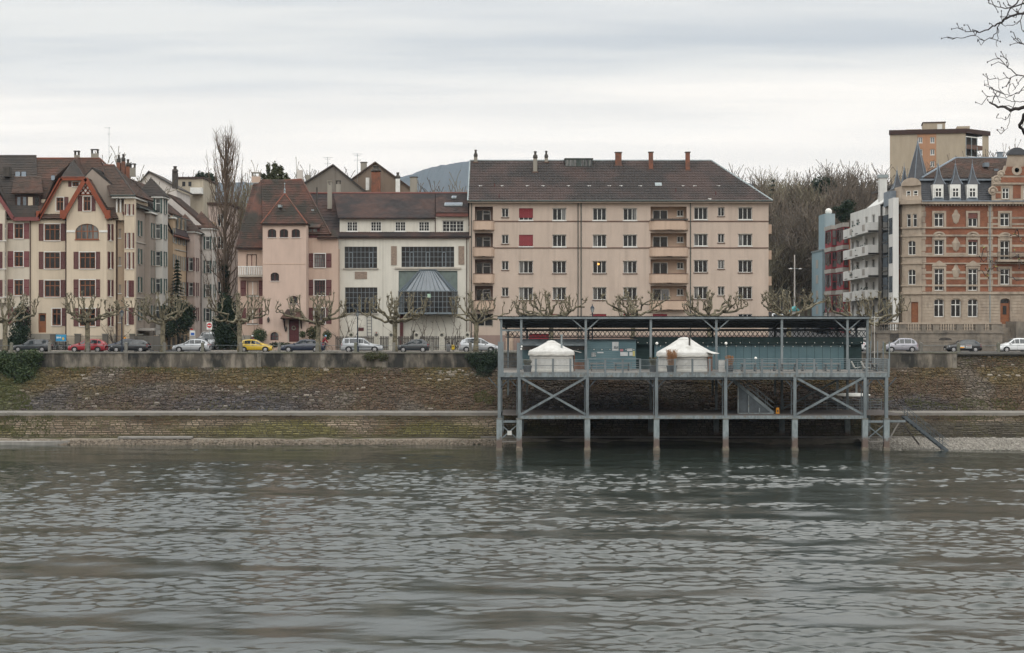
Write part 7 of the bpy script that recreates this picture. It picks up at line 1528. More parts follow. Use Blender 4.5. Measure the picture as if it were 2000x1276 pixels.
x = PX(1519, 151); t = thing('orange_case', 'orange life saving case standing on the lower walkway', 'case', (x, 151.2, ZL)); om = M('orange_plastic', (.62, .26, .02), (.5, .2, .02), 4, r=.45); ob('body', MB().slab([(x - .17, 151, ZL + .06), (x + .17, 151, ZL + .06), (x + .13, 151, ZL + .62), (x - .13, 151, ZL + .62)], (0, .25, 0)), om, t); ob('handle', MB().tube([(x - .07, 151.12, ZL + .62), (x - .05, 151.12, ZL + .75), (x + .05, 151.12, ZL + .75), (x + .07, 151.12, ZL + .62)], .02, 5), G['soot'], t); ob('label_panel', MB().box(x - .06, x + .06, 150.985, 151, ZL + .22, ZL + .42), G['soot'], t)
# ------------------------------------------------------------------ trees and plants
G['planebark'] = M('plane_bark', (.155, .135, .09), (.24, .215, .15), 6, c3=(.075, .065, .045), sc3=3.2, lo3=.46, hi3=.62, r=.95, b=.4, bs=18)
G['bark'] = M('grey_brown_bark', (.105, .085, .068), (.14, .115, .092), 2, r=.95)
G['twig'] = M('bare_twig', (.14, .112, .088), (.095, .082, .066), .6, r=.95); G['twigpale'] = M('pale_twig', (.20, .175, .125), (.14, .125, .085), .6, r=.95)
G['leafdark'] = M('dark_evergreen', (.018, .034, .018), (.03, .05, .022), 2.5, c3=(.012, .022, .014), sc3=.9, r=.75); G['leafmid'] = M('mid_green_leaf', (.04, .065, .022), (.028, .05, .02), 2.5, c3=(.06, .08, .03), sc3=1.1, r=.7); G['leafolive'] = M('olive_leaf', (.07, .075, .03), (.05, .055, .025), 2.5, r=.8)
G['grass'] = M('rough_grass', (.085, .095, .032), (.11, .10, .045), 1.2, c3=(.06, .075, .025), sc3=.5, r=.95)
def leafcloud(b, c, rad, n, size, rr, shell=.55):
 for _ in range(n):
  d = Vector((rr.gauss(0, 1), rr.gauss(0, 1), rr.gauss(0, 1))); d.normalize(); k = shell + (1 - shell) * rr.random(); k *= 1 + .14 * n2(d.x * 3 + c[0], d.y * 3 + d.z * 2 + c[2], 1.0, 3)
  p = Vector(c) + Vector((d.x * rad[0] * k, d.y * rad[1] * k, d.z * rad[2] * k)); s = size * rr.uniform(.6, 1.4)
  u = Vector((rr.gauss(0, 1), rr.gauss(0, 1), rr.gauss(0, .7))).normalized() * s; v = u.cross(Vector((rr.gauss(0, 1), rr.gauss(0, 1), rr.gauss(0, 1)))).normalized() * s * .6
  b.add([p - u, p - v, p + u, p + v], [(0, 1, 2, 3)])
 return b
def pollard(px, seed, label, Y=173.5, h=6.7, w=3.6, fork=3.2, base=STREET + .09):
 """a pollarded plane: trunk, kinked limbs and knuckled ends"""
 rr = random.Random(seed); x0 = PX(px, Y); t = thing('plane_tree', label, 'tree', (x0, Y, base), 'pollarded plane trees along the promenade')
 tr = MB(); n_ = 7; lean = rr.uniform(-.12, .12); pts = [(x0 + lean * k / n_ + rr.uniform(-.03, .03), Y + rr.uniform(-.03, .03), base - .1 + (fork + .1) * k / n_) for k in range(n_ + 1)]; tr.tube(pts, [.36, .30, .27, .26, .25, .25, .27, .30], 10); ob('trunk', tr, G['planebark'], t, smooth=True)
 b = MB(); top = Vector(pts[-1])
 def path(a, c, r0, r1, kink=.14, seg=5, n=6, sag=0):
  a = Vector(a); c = Vector(c); P = [a]
  for k in range(1, seg): q = a.lerp(c, k / seg); q += Vector((rr.gauss(0, kink), rr.gauss(0, kink), rr.gauss(0, kink) - sag * math.sin(math.pi * k / seg))); P.append(q)
  P.append(c); b.tube(P, [r0 + (r1 - r0) * k / seg for k in range(seg + 1)], n); return P
 def knob(p, r):
  b.ball((p[0], p[1], p[2]), r, 6, 1.15)
  for _ in range(6): d = Vector((rr.gauss(0, .8), rr.gauss(0, .8), rr.uniform(.2, 1.4))).normalized(); b.tube([p, Vector(p) + d * rr.uniform(.15, .5)], [.022, .008], 3)
 nl = rr.choice((6, 7, 7, 8));
 for i in range(nl):
  a = 2 * math.pi * i / nl + rr.uniform(-.3, .3); R_ = w * rr.uniform(.62, .98); end = top + Vector((R_ * math.cos(a), R_ * .75 * math.sin(a), rr.uniform(.35, 1.5)))
  P = path(top - Vector((0, 0, .15)), end, .16, .085, .15, 6, 7, rr.uniform(0, .4))
  for j in range(rr.choice((2, 3, 4))):
   s = P[rr.randint(3, 6)]; a2 = a + rr.uniform(-.8, .8); q = rr.uniform(.25, 1.5); out = Vector(s) + Vector((q * math.cos(a2), q * .8 * math.sin(a2), rr.uniform(.15, .6)))
   r_xy = math.hypot(out.x - x0, out.y - Y); zt = base + h - .05 * r_xy ** 2 - rr.uniform(0, .95)
   P2 = path(s, out, .075, .06, .1, 4, 5)
   for m in range(rr.choice((1, 2, 2))):
    e = out + Vector((rr.uniform(-.45, .45), rr.uniform(-.3, .3), max(.3, (zt - out.z) * rr.uniform(.6, 1)))); path(out, e, .055, .045, .075, 5, 5); knob(e, rr.uniform(.075, .125))
 for j in range(5):
  e = top + Vector((rr.uniform(-.9, .9), rr.uniform(-.9, .9), rr.uniform(1.8, h - fork - .3))); path(top, e, .11, .055, .12, 6, 6); knob(e, .11)
 ob('crown', b, G['planebark'], t, smooth=True); return t
PL = [(10, 'leftmost bare pollarded plane tree above the dark bush', 3.8), (171, 'bare pollarded plane tree before the red car', 3.4), (318, 'bare pollarded plane tree before the side street mouth', 3.5), (469, 'bare pollarded plane tree left of the yellow car', 3.3), (622, 'bare pollarded plane tree before the navy car and pink house', 3.6), (772, 'bare pollarded plane tree before the glass bay', 2.9), (929, 'bare pollarded plane tree left of the pier roof', 3.1), (1077, 'bare pollarded plane tree behind the left part of the pier roof', 4.0), (1236, 'bare pollarded plane tree behind the middle of the pier roof', 3.8), (1386, 'bare pollarded plane tree behind the right half of the pier roof', 3.4), (1541, 'bare pollarded plane tree before the rising street', 3.2), (1697, 'bare pollarded plane tree at the right end of the pier', 4.4)]
for i, (px, lb, w) in enumerate(PL): pollard(px, 40 + i, lb, w=w * 1.12, fork=3.95 if 1000 < px < 1600 else 3.35, h=6.95 if px > 1000 else 6.7)
def bare_mesh(seed, h=1.0, spread=.35, trunk=.4, levels=4, up=.55, nb=(7, 5, 4, 4), twr=.0023):
 """meshes of a leafless tree of unit height: trunk and twiggy crown"""
 rr = random.Random(seed); T = MB(); C = MB(); T.tube([(0, 0, -.03), (.004, 0, trunk * .5), (0, .004, trunk)], [.016, .013, .011], 6)
 def grow(p, d, ln, r, lev):
  q = p; pts = [p]; dd = d.copy()
  for k in range(3): dd = (dd + Vector((rr.gauss(0, .14), rr.gauss(0, .14), rr.gauss(0, .1) + up * .12))).normalized(); q = q + dd * ln / 3; pts.append(q)
  C.tube(pts, [r, r * .82, r * .66, max(twr, r * .42)], 4 if lev < 2 else 3, False)
  if lev >= levels: return
  for j in range(nb[lev]):
   s = pts[1 + (j % 3)] if j else pts[3]; a = rr.uniform(0, 6.283); e = rr.uniform(.35, .95); side = dd.orthogonal().normalized(); side.rotate(Matrix.Rotation(a, 3, dd)); nd = (dd * math.cos(e) + side * math.sin(e) + Vector((0, 0, up * .35))).normalized(); grow(s, nd, ln * rr.uniform(.5, .72), max(twr, r * .52), lev + 1)
 for i in range(nb[0]):
  a = 2 * math.pi * i / nb[0] + rr.uniform(-.4, .4); e = rr.uniform(.3, .9) * spread * 2.2; z = trunk * rr.uniform(.55, 1); grow(Vector((0, 0, z)), Vector((math.cos(a) * math.sin(e), math.sin(a) * math.sin(e), math.cos(e))), (1 - z) * .42, .008, 1)
 grow(Vector((0, 0, trunk)), Vector((0, 0, 1)), (1 - trunk) * .45, .010, 1)
 zm = max(v[2] for v in C.v); k = 1 / zm; C.v = [(x, y, trunk + (z - trunk) * (1 - trunk) / (zm - trunk) if z > trunk else z) for x, y, z in C.v]
 return T, C
PROTO = []
for sd, sp, tk in ((1, .38, .3), (2, .5, .28), (3, .3, .34), (4, .44, .25)):
 T, C = bare_mesh(sd, spread=sp, trunk=tk, nb=(8, 6, 5, 4)); PROTO.append((T.mesh('trunk', [G['bark']]), C.mesh('crown', [G['twig']]), C.mesh('crown', [G['twigpale']])))
def bare(px, py_top, Y, kind, label, group, ground=None, wide=1.0, pale=False):
 x = PX(px, Y); g = gh(x, Y) - .2 if ground is None else ground; h = PZ(py_top, Y) - g; t = thing('bare_tree', label, 'tree', (x, Y, g), group, rz=rnd.uniform(0, 6.28), world=False); t.scale = (h * wide, h * wide, h)
 ob('trunk', PROTO[kind][0], None, t); ob('crown', PROTO[kind][2 if pale else 1], None, t); return t
rr = random.Random(77)
PARK = 'bare trees in the park beyond the rising street'
for px, py, Y in ((1405, 318, 262), (1440, 318, 270), (1478, 330, 258), (1505, 326, 300), (1520, 345, 262), (1536, 322, 290), (1553, 340, 268), (1567, 336, 305), (1584, 330, 285), (1600, 345, 262), (1614, 314, 295), (1630, 330, 275), (1646, 318, 300), (1662, 311, 285), (1676, 330, 265), (1690, 345, 290), (1512, 380, 250), (1545, 395, 252), (1574, 385, 248), (1597, 380, 254), (1622, 365, 262), (1650, 360, 268), (1530, 420, 246), (1560, 430, 245), (1508, 440, 244), (1585, 440, 246), (1492, 360, 275), (1640, 345, 320), (1590, 355, 325), (1552, 350, 330), (1700, 355, 300)):
 bare(px, py, Y, rr.randint(0, 3), 'tall bare tree in the park beyond the rising street', PARK, wide=rr.uniform(.8, 1.15), pale=rr.random() < .4)
for px, py, Y, lb in ((1728, 318, 275, 'spreading bare tree left of the high rise'), (1950, 272, 300, 'bare tree right of the high rise'), (1993, 275, 300, 'bare tree behind the curved gable'), (1868, 295, 290, 'bare tree before the high rise balconies'), (1835, 310, 285, 'bare tree before the high rise below its orange strip'), (205, 290, 215, 'small bare tree behind the corner house chimneys'), (320, 338, 300, 'bare tree crown behind the white gabled house'), (378, 330, 300, 'bare tree crown above the flat roofed house'), (502, 309, 260, 'rounded bare tree behind the pink house chimney'), (563, 311, 255, 'wide bare tree right of the green conifer behind the pink house'), (690, 322, 300, 'bare tree between the two gabled houses'), (596, 325, 262, 'bare tree behind the white chimney of the grey gabled house'), (842, 348, 250, 'dark bare tree before the blue hill'), (866, 358, 255, 'small bare tree before the blue hill'), (905, 335, 246, 'pale bare tree at the left end of the apartment roof'), (470, 345, 300, 'bare tree right of the poplar'), (1770, 330, 300, 'bare tree behind the small corner spires')):
 bare(px, py, Y, rr.randint(0, 3), lb, 'bare trees behind the houses', wide=rr.uniform(.8, 1.1), pale=px in (502, 563, 905, 205))
def poplar():
 Y = 199.0; x = PX(440, Y); g = gh(x, Y); t = thing('poplar_tree', 'tall bare columnar poplar rising above the street mouth', 'tree', (x, Y, g)); rr = random.Random(5); H = PZ(246, Y) - g
 ob('trunk', MB().tube([(x, Y, g - .2), (x + .1, Y, g + 4), (x, Y + .1, g + 9), (x - .05, Y, g + 15)], [.55, .45, .34, .2], 8), G['bark'], t, smooth=True); b = MB()
 def twigs(P, n, ln):
  for _ in range(n):
   i = rr.randint(1, len(P) - 1); s = P[i].lerp(P[i - 1], rr.random()); a = rr.uniform(0, 6.28); d = Vector((math.cos(a) * .5, math.sin(a) * .5, rr.uniform(.5, 1.2))).normalized(); b.tube([s, s + d * ln * rr.uniform(.4, 1)], [.018, .01], 3, False)
 for i in range(105):
  z = g + 2.5 + (H * .78) * (i / 105) ** .9; a = rr.uniform(0, 6.28); f_ = (z - g) / H; W = 3.4 * (1 - max(0, f_ - .3) ** 1.4 * .9) * rr.uniform(.35, 1.0); top = min(g + H * rr.uniform(.9, 1.0), z + H * rr.uniform(.17, .34)); s = Vector((x, Y, z)); W *= 1 - max(0, (top - g) / H - .8) * 2.6
  e = Vector((x + W * math.cos(a), Y + W * math.sin(a), top)); m = s.lerp(e, .35) + Vector((math.cos(a) * W * .3, math.sin(a) * W * .3, 0)); P = [s, m, s.lerp(e, .7) + Vector((math.cos(a), math.sin(a), 0)) * W * .22, e]; b.tube(P, [.075, .055, .04, .015], 4, False); twigs(P, 17, 1.3)
 b.tube([(x - .05, Y, g + 14), (x, Y, g + H * .8), (x, Y, g + H)], [.2, .09, .02], 5); ob('crown', b, M('poplar_twig', (.15, .11, .08), (.105, .08, .06), .8, r=.95), t)
 iv = MB()
 for k in range(16): leafcloud(iv, (x + rr.uniform(-.35, .35), Y - .15 + rr.uniform(-.3, .3), g + .6 + k * .62), (.75 - k * .018, .7, .55), 150, .13, rr)
 ob('ivy', iv, G['leafdark'], t)
poplar()
def conifer(label, px, py0, py1, Y, w, mat='leafdark', g=None, tiers=26, dens=34):
 x = PX(px, Y); g = gh(x, Y) - .1 if g is None else g; zt = PZ(py0, Y); t = thing('conifer', label, 'tree', (x, Y, g)); rr = random.Random(px); H = zt - g
 ob('trunk', MB().tube([(x, Y, g), (x, Y, zt)], [.16, .03], 6), G['bark'], t); b = MB()
 for i in range(tiers):
  f_ = (i + .5) / tiers; z = g + H * (.08 + .92 * f_); W = w * (1 - f_) ** .85 * rr.uniform(.8, 1.1) + .12; n_ = 9
  for k in range(n_):
   a = 2 * math.pi * (k + rr.random()) / n_; L_ = W * rr.uniform(.75, 1.1)
   for q in range(dens // 4):
    s = (q + rr.random()) / (dens / 4); p = Vector((x + math.cos(a) * L_ * s, Y + math.sin(a) * L_ * s, z - L_ * .28 * s + rr.gauss(0, .05))); sz = .11 + .08 * (1 - s); u = Vector((math.cos(a + rr.gauss(0, .7)), math.sin(a + rr.gauss(0, .7)), rr.gauss(-.2, .3))).normalized() * sz * 1.6; v = u.cross(Vector((rr.gauss(0, .3), rr.gauss(0, .3), 1))).normalized() * sz * .6; b.add([p - u, p - v, p + u, p + v], [(0, 1, 2, 3)])
 ob('crown', b, G[mat], t)
conifer('dark narrow conifer before the ochre row house', 346, 507, 640, 201.5, 2.3); conifer('dark fir behind the apartment block eaves', 1510, 349, 560, 268, 4.2); conifer('dark fir low among the park trees', 1570, 430, 560, 258, 3.4)
def bush(label, blobs, mat, n=900, size=.09, name='bush', group=None, stem=True):
 """blobs: (px, py, Y, rx, rz) in photo position, metres for the radii"""
 c0 = blobs[0]; x, y = PX(c0[0], c0[2]), c0[2]; zmin = min(PZ(q[1], q[2]) - q[4] for q in blobs); t = thing(name, label, 'bush', (x, y, zmin), group); rr = random.Random(int(c0[0] * 7 + c0[1])); b = MB()
 for px, py, Y, rx, rz in blobs: leafcloud(b, (PX(px, Y), Y, PZ(py, Y)), (rx, rx, rz), int(n * rx * rz / .8) + 60, size, rr, .45)
 ob('foliage', b, G[mat], t)
 if stem:
  s = MB()
  for px, py, Y, rx, rz in blobs[:6]:
   for k in range(3): s.tube([(PX(px, Y) + .1 * k - .1, Y, PZ(py, Y) - rz), (PX(px, Y) + rr.uniform(-.5, .5) * rx, Y + rr.uniform(-.3, .3), PZ(py, Y) + rz * .3)], [.04, .015], 4)
  ob('stem', s, G['bark'], t)
 return t
bush('big dark evergreen bush spilling over the left end of the wall', [(18, 712, 171, 1.5, 1.1), (45, 700, 171, 1.6, .9), (62, 695, 171.2, 1.4, .8), (30, 725, 170, 1.3, 1.2), (50, 730, 169.5, 1.1, .9), (5, 705, 171, 1.4, 1.2), (58, 715, 170.6, 1.2, .9), (-15, 708, 171, 1.5, 1.2), (72, 700, 171.2, .8, .5), (40, 742, 169, .8, .6)], 'leafmid', 520, .11)
bush('ivy covered hedge at the corner of the side street by the yellow car', [(432, 660, 190, .8, 1.4), (445, 650, 190.5, 1.0, 2.0), (452, 628, 191, 1.1, 2.0), (446, 605, 191.5, 1.0, 1.6), (425, 640, 193, .8, 1.6), (458, 665, 189.8, .7, 1.2), (440, 600, 193, 1.0, 1.8)], 'leafdark', 800, .1)
bush('dark evergreen shrubs in the garden below the conifer', [(352, 610, 196, 1.3, 1.4), (338, 622, 195, 1.0, 1.2), (366, 615, 197, 1.1, 1.6), (330, 645, 193, 1.0, 1.2), (360, 632, 195, 1.1, 1.3), (325, 610, 195, .9, 1.0)], 'leafdark', 700, .1)
for px, py, rx, lb in ((507, 656, .92, 'large clipped round bush left of the pink house door'), (591, 653.5, .42, 'small clipped round bush right of the pink house door'), (639, 655, .55, 'clipped dark bush behind the cyclist in red')): bush(lb, [(px, py, 185.6, rx, rx)], 'leafmid', 1600, .07)
bush('yellow green palm like shrub before the pink house', [(611, 650, 185.8, .75, .8)], 'leafolive', 600, .13); bush('low hedge behind the navy car', [(548, 674, 185, .7, .35), (562, 674, 185, .6, .3), (536, 673, 185, .6, .35)], 'leafdark', 1200, .07)
bush('dark bush beside the front door of the cream corner house', [(45, 625, 185.4, .9, 2.3), (38, 650, 185, 1.3, 1.3), (30, 665, 184.8, 1.0, .7)], 'leafdark', 700, .1); bush('clipped dark hedge before the neighbour house steps', [(28, 668, 184.6, 1.0, .8), (40, 668, 184.6, 1.0, .8)], 'leafdark', 900, .08)
bush('roof terrace creeper hanging between the red bays and the white house', [(1650, 408, 214, .9, .6), (1644, 420, 214, .8, .9), (1658, 398, 214, 1.0, .6), (1636, 408, 214, .9, .35), (1660, 414, 213.5, .6, 1.1), (1649, 430, 213.4, .4, .8)], 'leafdark', 520, .12); bush('evergreen clump at the top of the rising street', [(1632, 608, 226, 1.2, 1.3), (1622, 612, 226, 1.0, 1.0)], 'leafdark', 800, .11)
bush('green creeper hanging over the retaining wall coping', [(735, 694, 171.4, 1.2, .5), (722, 697, 171.4, .8, .5), (747, 697, 171.4, .7, .5)], 'leafolive', 900, .07, stem=False); bush('dark ivy curtain on the wall left of the pier', [(935, 705, 171.3, 1.2, 1.1), (950, 715, 171.0, 1.1, 1.2), (960, 700, 171.3, 1.0, 1.1), (945, 728, 170.2, 1.0, .8), (922, 697, 171.4, .8, .5)], 'leafdark', 900, .08, stem=False)
for lb, bl, m_ in (('green yew tree behind the pink house roof', [(540, 340, 238, .9, .9), (530, 345, 238, .9, .7), (553, 346, 238, .9, .7), (537, 328, 238, .45, .9), (524, 330, 238, .3, 1.1), (548, 334, 238, .5, .8), (516, 346, 238, .6, .5), (543, 352, 238, 2.0, .6)], 'leafolive'), ('rounded dark pine among the bare park trees', [(1606, 362, 284, 2.4, 1.6), (1598, 372, 284, 2.2, 1.6), (1616, 370, 284, 2.0, 1.5), (1606, 385, 284, 3.2, 2.0)], 'leafdark'), ('dark evergreen crown above the flat roofed house', [(391, 345, 262, .8, 1.0), (386, 352, 262, .8, .8), (394, 356, 262, .9, 1.0)], 'leafdark'), ('dark evergreen crown left of the poplar top', [(407, 348, 262, 1.0, 1.0), (413, 355, 262, 1.2, 1.2), (403, 358, 262, 1.0, 1.0)], 'leafdark')):
 bush(lb, bl, m_, 170, .19, name='evergreen_tree'); t_ = [o for o in col.objects if o.get('label') == lb][0]; q_ = bl[-1]; x_ = PX(q_[0], q_[2]); ob('trunk', MB().cyl(x_, q_[2], gh(x_, q_[2]) - .2, PZ(q_[1], q_[2]), .25, .12, 7), G['bark'], t_); t_['category'] = 'tree'
# shrubs without leaves in the studio garden
def shrub(px, py_top, Y, seed, label, n=7, ivy=False):
 x = PX(px, Y); g = STREET; t = thing('bare_shrub', label, 'shrub', (x, Y, g), 'leafless shrubs in the studio garden'); rr = random.Random(seed); b = MB(); H = PZ(py_top, Y) - g
 for i in range(n):
  a = rr.uniform(0, 6.28); P = [Vector((x, Y, g))]; d = Vector((math.cos(a) * .5, math.sin(a) * .3, 1)).normalized(); L_ = H / 5 * rr.uniform(.8, 1.15)
  for k in range(5): d = (d + Vector((rr.gauss(0, .25), rr.gauss(0, .2), .12))).normalized(); P.append(P[-1] + d * L_)
  b.tube(P, [.06, .05, .04, .03, .02, .01], 5)
  for k in range(9): s = P[rr.randint(2, 5)]; b.tube([s, s + Vector((rr.gauss(0, .3), rr.gauss(0, .3), rr.uniform(.1, .6)))], [.018, .008], 3)
 ob('branches', b, G['bark'], t)
 if ivy: ob('ivy', leafcloud(MB(), (x, Y, g + 1.2), (.32, .32, 1.2), 500, .09, rr), G['leafdark'], t)
shrub(677, 605, 187.6, 1, 'bare upright shrub under the left studio window'); shrub(808, 608, 187.4, 2, 'ivy wrapped bare shrub under the glass bay', 4, True); shrub(828, 610, 187.2, 3, 'crooked bare wisteria under the right of the glass bay', 4); shrub(885, 612, 187.5, 4, 'bare many stemmed shrub at the right of the studio'); shrub(634, 640, 186.2, 5, 'small bare shrub right of the plane before the pink house', 5); shrub(225, 640, 185.6, 6, 'bare climbing shrub before the canted corner of the cream house', 8); shrub(480, 622, 186.5, 8, 'thin bare shrub by the loggia of the pink house', 4)
# grass patches and small plants on the embankment
def grass_patch(label, px0, px1, pts, n, seed):
 rr = random.Random(seed); b = MB(); (ya, za), (yb, zb) = pts
 for _ in range(n):
  k = rr.random(); y = ya + (yb - ya) * k; z = za + (zb - za) * k; x = PX(rr.uniform(px0, px1), y);
  e_ = min((x - PX(px0, y)) / 3.5, (PX(px1, y) - x) / 3.5, (1 - k) * 4 + .3)
  if n2(x, y, .35, seed) + .5 * n2(x, y, 1.2, seed) < .45 - min(.65, e_ * .65): continue
  h = rr.uniform(.06, .2); a = rr.uniform(0, 6.28); b.add([(x - .03 * math.cos(a), y - .03 * math.sin(a), z + .02), (x + .03 * math.cos(a), y + .03 * math.sin(a), z + .02), (x + rr.gauss(0, .07), y + rr.gauss(0, .07), z + h + .08)], [(0, 1, 2)])
 o = ob('grass', b, G['grass'], kind='stuff', label=label, cat='grass'); return o
SL = (P_['path_in'], P_['foot']); LW = (P_['ledge'], P_['edge'])
grass_patch('rough grass covering the slope at the left edge', -30, 66, (SL[0], (169.5, 5.9)), 16000, 3); grass_patch('mossy grass on the slope beside the left end of the pier', 925, 985, (SL[0], (168, 5.2)), 3500, 4); grass_patch('grass on the lower bank at the left edge', -30, 150, (LW[0], LW[1]), 5000, 5); grass_patch('grass tufts along the foot of the right slope', 1730, 2020, (SL[0], (165.6, 3.9)), 3500, 6); grass_patch('thin grass on the lower wall right of the river stairs', 1800, 1960, ((159.2, 2.05), (159.7, 2.7)), 900, 8); grass_patch('moss tufts along the top of the slope under the wall', 90, 960, ((170.4, 6.4), P_['foot']), 6000, 9)
# ------------------------------------------------------------------ the riverside tree whose twigs reach into the picture
def near_tree():
 t = thing('riverside_tree', 'dark bare branches of a near tree reaching in at the top right', 'tree', (8.2, 1.6, 9.7)); rr = random.Random(9); D = 12.0
 ob('trunk', MB().tube([(8.2, 1.6, 9.6), (8.1, 1.9, 11), (7.9, 2.4, 12.6), (7.8, 2.6, 15)], [.34, .28, .25, .2], 10), G['bark'], t, smooth=True); b = MB(); lv = MB()
 def P3(q, d): return Vector((PX(q[0], d), d, PZ(q[1], d)))
 def branch(pts, r0, r1, d0=D, d1=D, tw=0, sub=True):
  n_ = len(pts); P = [P3(q, d0 + (d1 - d0) * i / (n_ - 1)) for i, q in enumerate(pts)]; S = []
  for i in range(n_ - 1):
   for k in range(3): u = k / 3; S.append(P[i].lerp(P[i + 1], u) + Vector((rr.gauss(0, .006), rr.gauss(0, .006), rr.gauss(0, .006))))
  S.append(P[-1]); b.tube(S, [.72 * (r0 + (r1 - r0) * i / (len(S) - 1)) for i in range(len(S))], 5)
  for _ in range(tw):
   s = S[rr.randint(2, len(S) - 1)]; d = Vector((rr.gauss(-.5, .6), rr.gauss(0, .5), rr.gauss(.2, .7))).normalized(); L_ = rr.uniform(.03, .11); m = s + d * L_ * .5 + Vector((0, 0, rr.gauss(0, .02))); e = s + d * L_; b.tube([s, m, e], [.003, .0025, .002], 4); b.ball(e, .005, 5, 1.6)
  return S
 A = branch([(2060, 20), (1990, 27), (1968, 35), (1950, 47), (1930, 57), (1912, 63), (1888, 61), (1879, 54)], .013, .003, 11.6, 12.4, 9); branch([(1912, 63), (1903, 70), (1882, 74), (1862, 75)], .006, .003, 12.3, 12.5, 3); branch([(1995, -12), (1978, 14), (1967, 30), (1953, 48), (1947, 62), (1938, 74), (1922, 79), (1906, 70)], .008, .003, 11.8, 12.3, 5)
 branch([(2000, 10), (1970, 15), (1948, 13), (1930, 6)], .008, .003, 12, 12.3, 6); branch([(1949, 55), (1950, 75), (1948, 92)], .004, .0025, 12, 12, 0); branch([(2000, 22), (1995, 38), (1985, 48), (1970, 50), (1955, 46)], .005, .003, 12, 12.1, 3); branch([(2000, -5), (1996, 10), (1990, 30)], .006, .003, 12, 12, 4)
 branch([(2060, 90), (2000, 86), (1990, 82), (1975, 71)], .008, .003, 11.8, 12.1, 4)
 branch([(2050, 160), (1985, 145), (1968, 132), (1955, 118), (1944, 104)], .007, .003, 11.7, 12.1, 3); branch([(1969, 132), (1967, 118), (1965, 106)], .004, .003, 12, 12.05, 2)
 branch([(2060, 190), (1995, 209), (1975, 216), (1962, 212), (1948, 206), (1933, 200)], .021, .009, 11.5, 11.9, 3); branch([(2050, 190), (2006, 215), (1999, 230), (1993, 243), (1997, 258), (2005, 268)], .024, .011, 11.5, 11.8, 1)
 for q in ([(2005, 165), (1990, 180), (1975, 188), (1955, 183), (1935, 172), (1922, 157)], [(2005, 198), (1985, 199), (1965, 195), (1950, 188), (1938, 180)], [(2003, 178), (1985, 182), (1965, 190), (1952, 172), (1948, 150)], [(1985, 147), (1970, 153), (1950, 156), (1941, 147)], [(1980, 188), (1982, 205), (1976, 222), (1970, 240), (1967, 252), (1945, 254)], [(1975, 225), (1962, 234), (1946, 231)], [(1998, 150), (1988, 165), (1978, 178)], [(1970, 185), (1972, 165), (1974, 150)], [(1955, 183), (1940, 190), (1929, 189)]): branch(q, .0042, .002, 11.8, 12.2, 2)
 # lower hanging twigs with the first small leaves
 for q in ([(2060, 548), (1985, 545), (1965, 538), (1945, 520), (1930, 500), (1916, 478)], [(2060, 520), (1998, 515), (1985, 500), (1978, 480)], [(1945, 520), (1935, 528), (1925, 540)], [(2060, 500), (1995, 470), (1982, 458)]):
  S = branch(q, .005, .002, 11, 12.2, 3)
  for _ in range(5): s = S[rr.randint(len(S) // 2, len(S) - 1)]; u = Vector((rr.gauss(0, 1), rr.gauss(0, 1), rr.gauss(0, 1))).normalized() * .012; v = u.orthogonal().normalized() * .006; lv.add([s - u, s - v, s + u, s + v], [(0, 1, 2, 3)])
 for z, q in ((12.6, (2060, 190)), (13.6, (2060, 20)), (13.0, (2050, 160)), (12.2, (2060, 540)), (13.2, (2060, 90))):
  e = P3(q, 11.6 if q[1] < 500 else 11); b.tube([(7.9, 2.4, z), Vector((7.9, 2.4, z)).lerp(e, .5) + Vector((.2, 0, .3)), e], [.07, .05, .025 if q[1] < 500 else .006], 6)
 for i in range(6): a = i * 1.05; p = Vector((7.8, 2.6, 14.6)); b.tube([p, p + Vector((math.cos(a) * 1.2, math.sin(a) * 1.0, 1.6)), p + Vector((math.cos(a) * 2.2, math.sin(a) * 1.8, 3.4))], [.09, .05, .015], 5)
 ob('crown', b, M('near_twig', (.035, .03, .03), (.055, .047, .045), 8, r=.9), t); ob('leaves', lv, M('young_leaf', (.26, .28, .05), r=.6), t)
near_tree()
# ------------------------------------------------------------------ cars
G['carglass'] = M('car_glass', (.02, .026, .03), (.05, .06, .065), 1.5, r=.05, sp=.6); G['tyre'] = M('tyre', (.02, .02, .02), r=.9); G['rim'] = M('alloy_rim', (.45, .45, .46), r=.35, me=.6); G['trim'] = M('black_trim', (.025, .025, .027), r=.6); G['headlight'] = M('headlight_glass', (.6, .62, .64), r=.1, sp=.8); G['taillight'] = M('tail_light', (.35, .02, .02), r=.25); G['plate'] = M('number_plate', (.7, .7, .66), r=.5)
def paint(name, c, me=.0): m = M(name, c, r=.28, me=me, sp=.5); m.node_tree.nodes['Principled BSDF'].inputs['Coat Weight'].default_value = .6; m.node_tree.nodes['Principled BSDF'].inputs['Coat Roughness'].default_value = .08; return m
PT = dict(red=paint('red_paint', (.32, .015, .025)), black=paint('black_paint', (.012, .013, .016)), silver=paint('silver_paint', (.42, .44, .46), .35), yellow=paint('yellow_paint', (.62, .42, .03)), navy=paint('navy_paint', (.015, .024, .05)), anthracite=paint('anthracite_paint', (.03, .035, .04)), white=paint('white_paint_car', (.68, .7, .71)), bluegrey=paint('grey_blue_paint', (.06, .075, .095)), lilac=paint('silver_lilac_paint', (.33, .33, .37), .3))
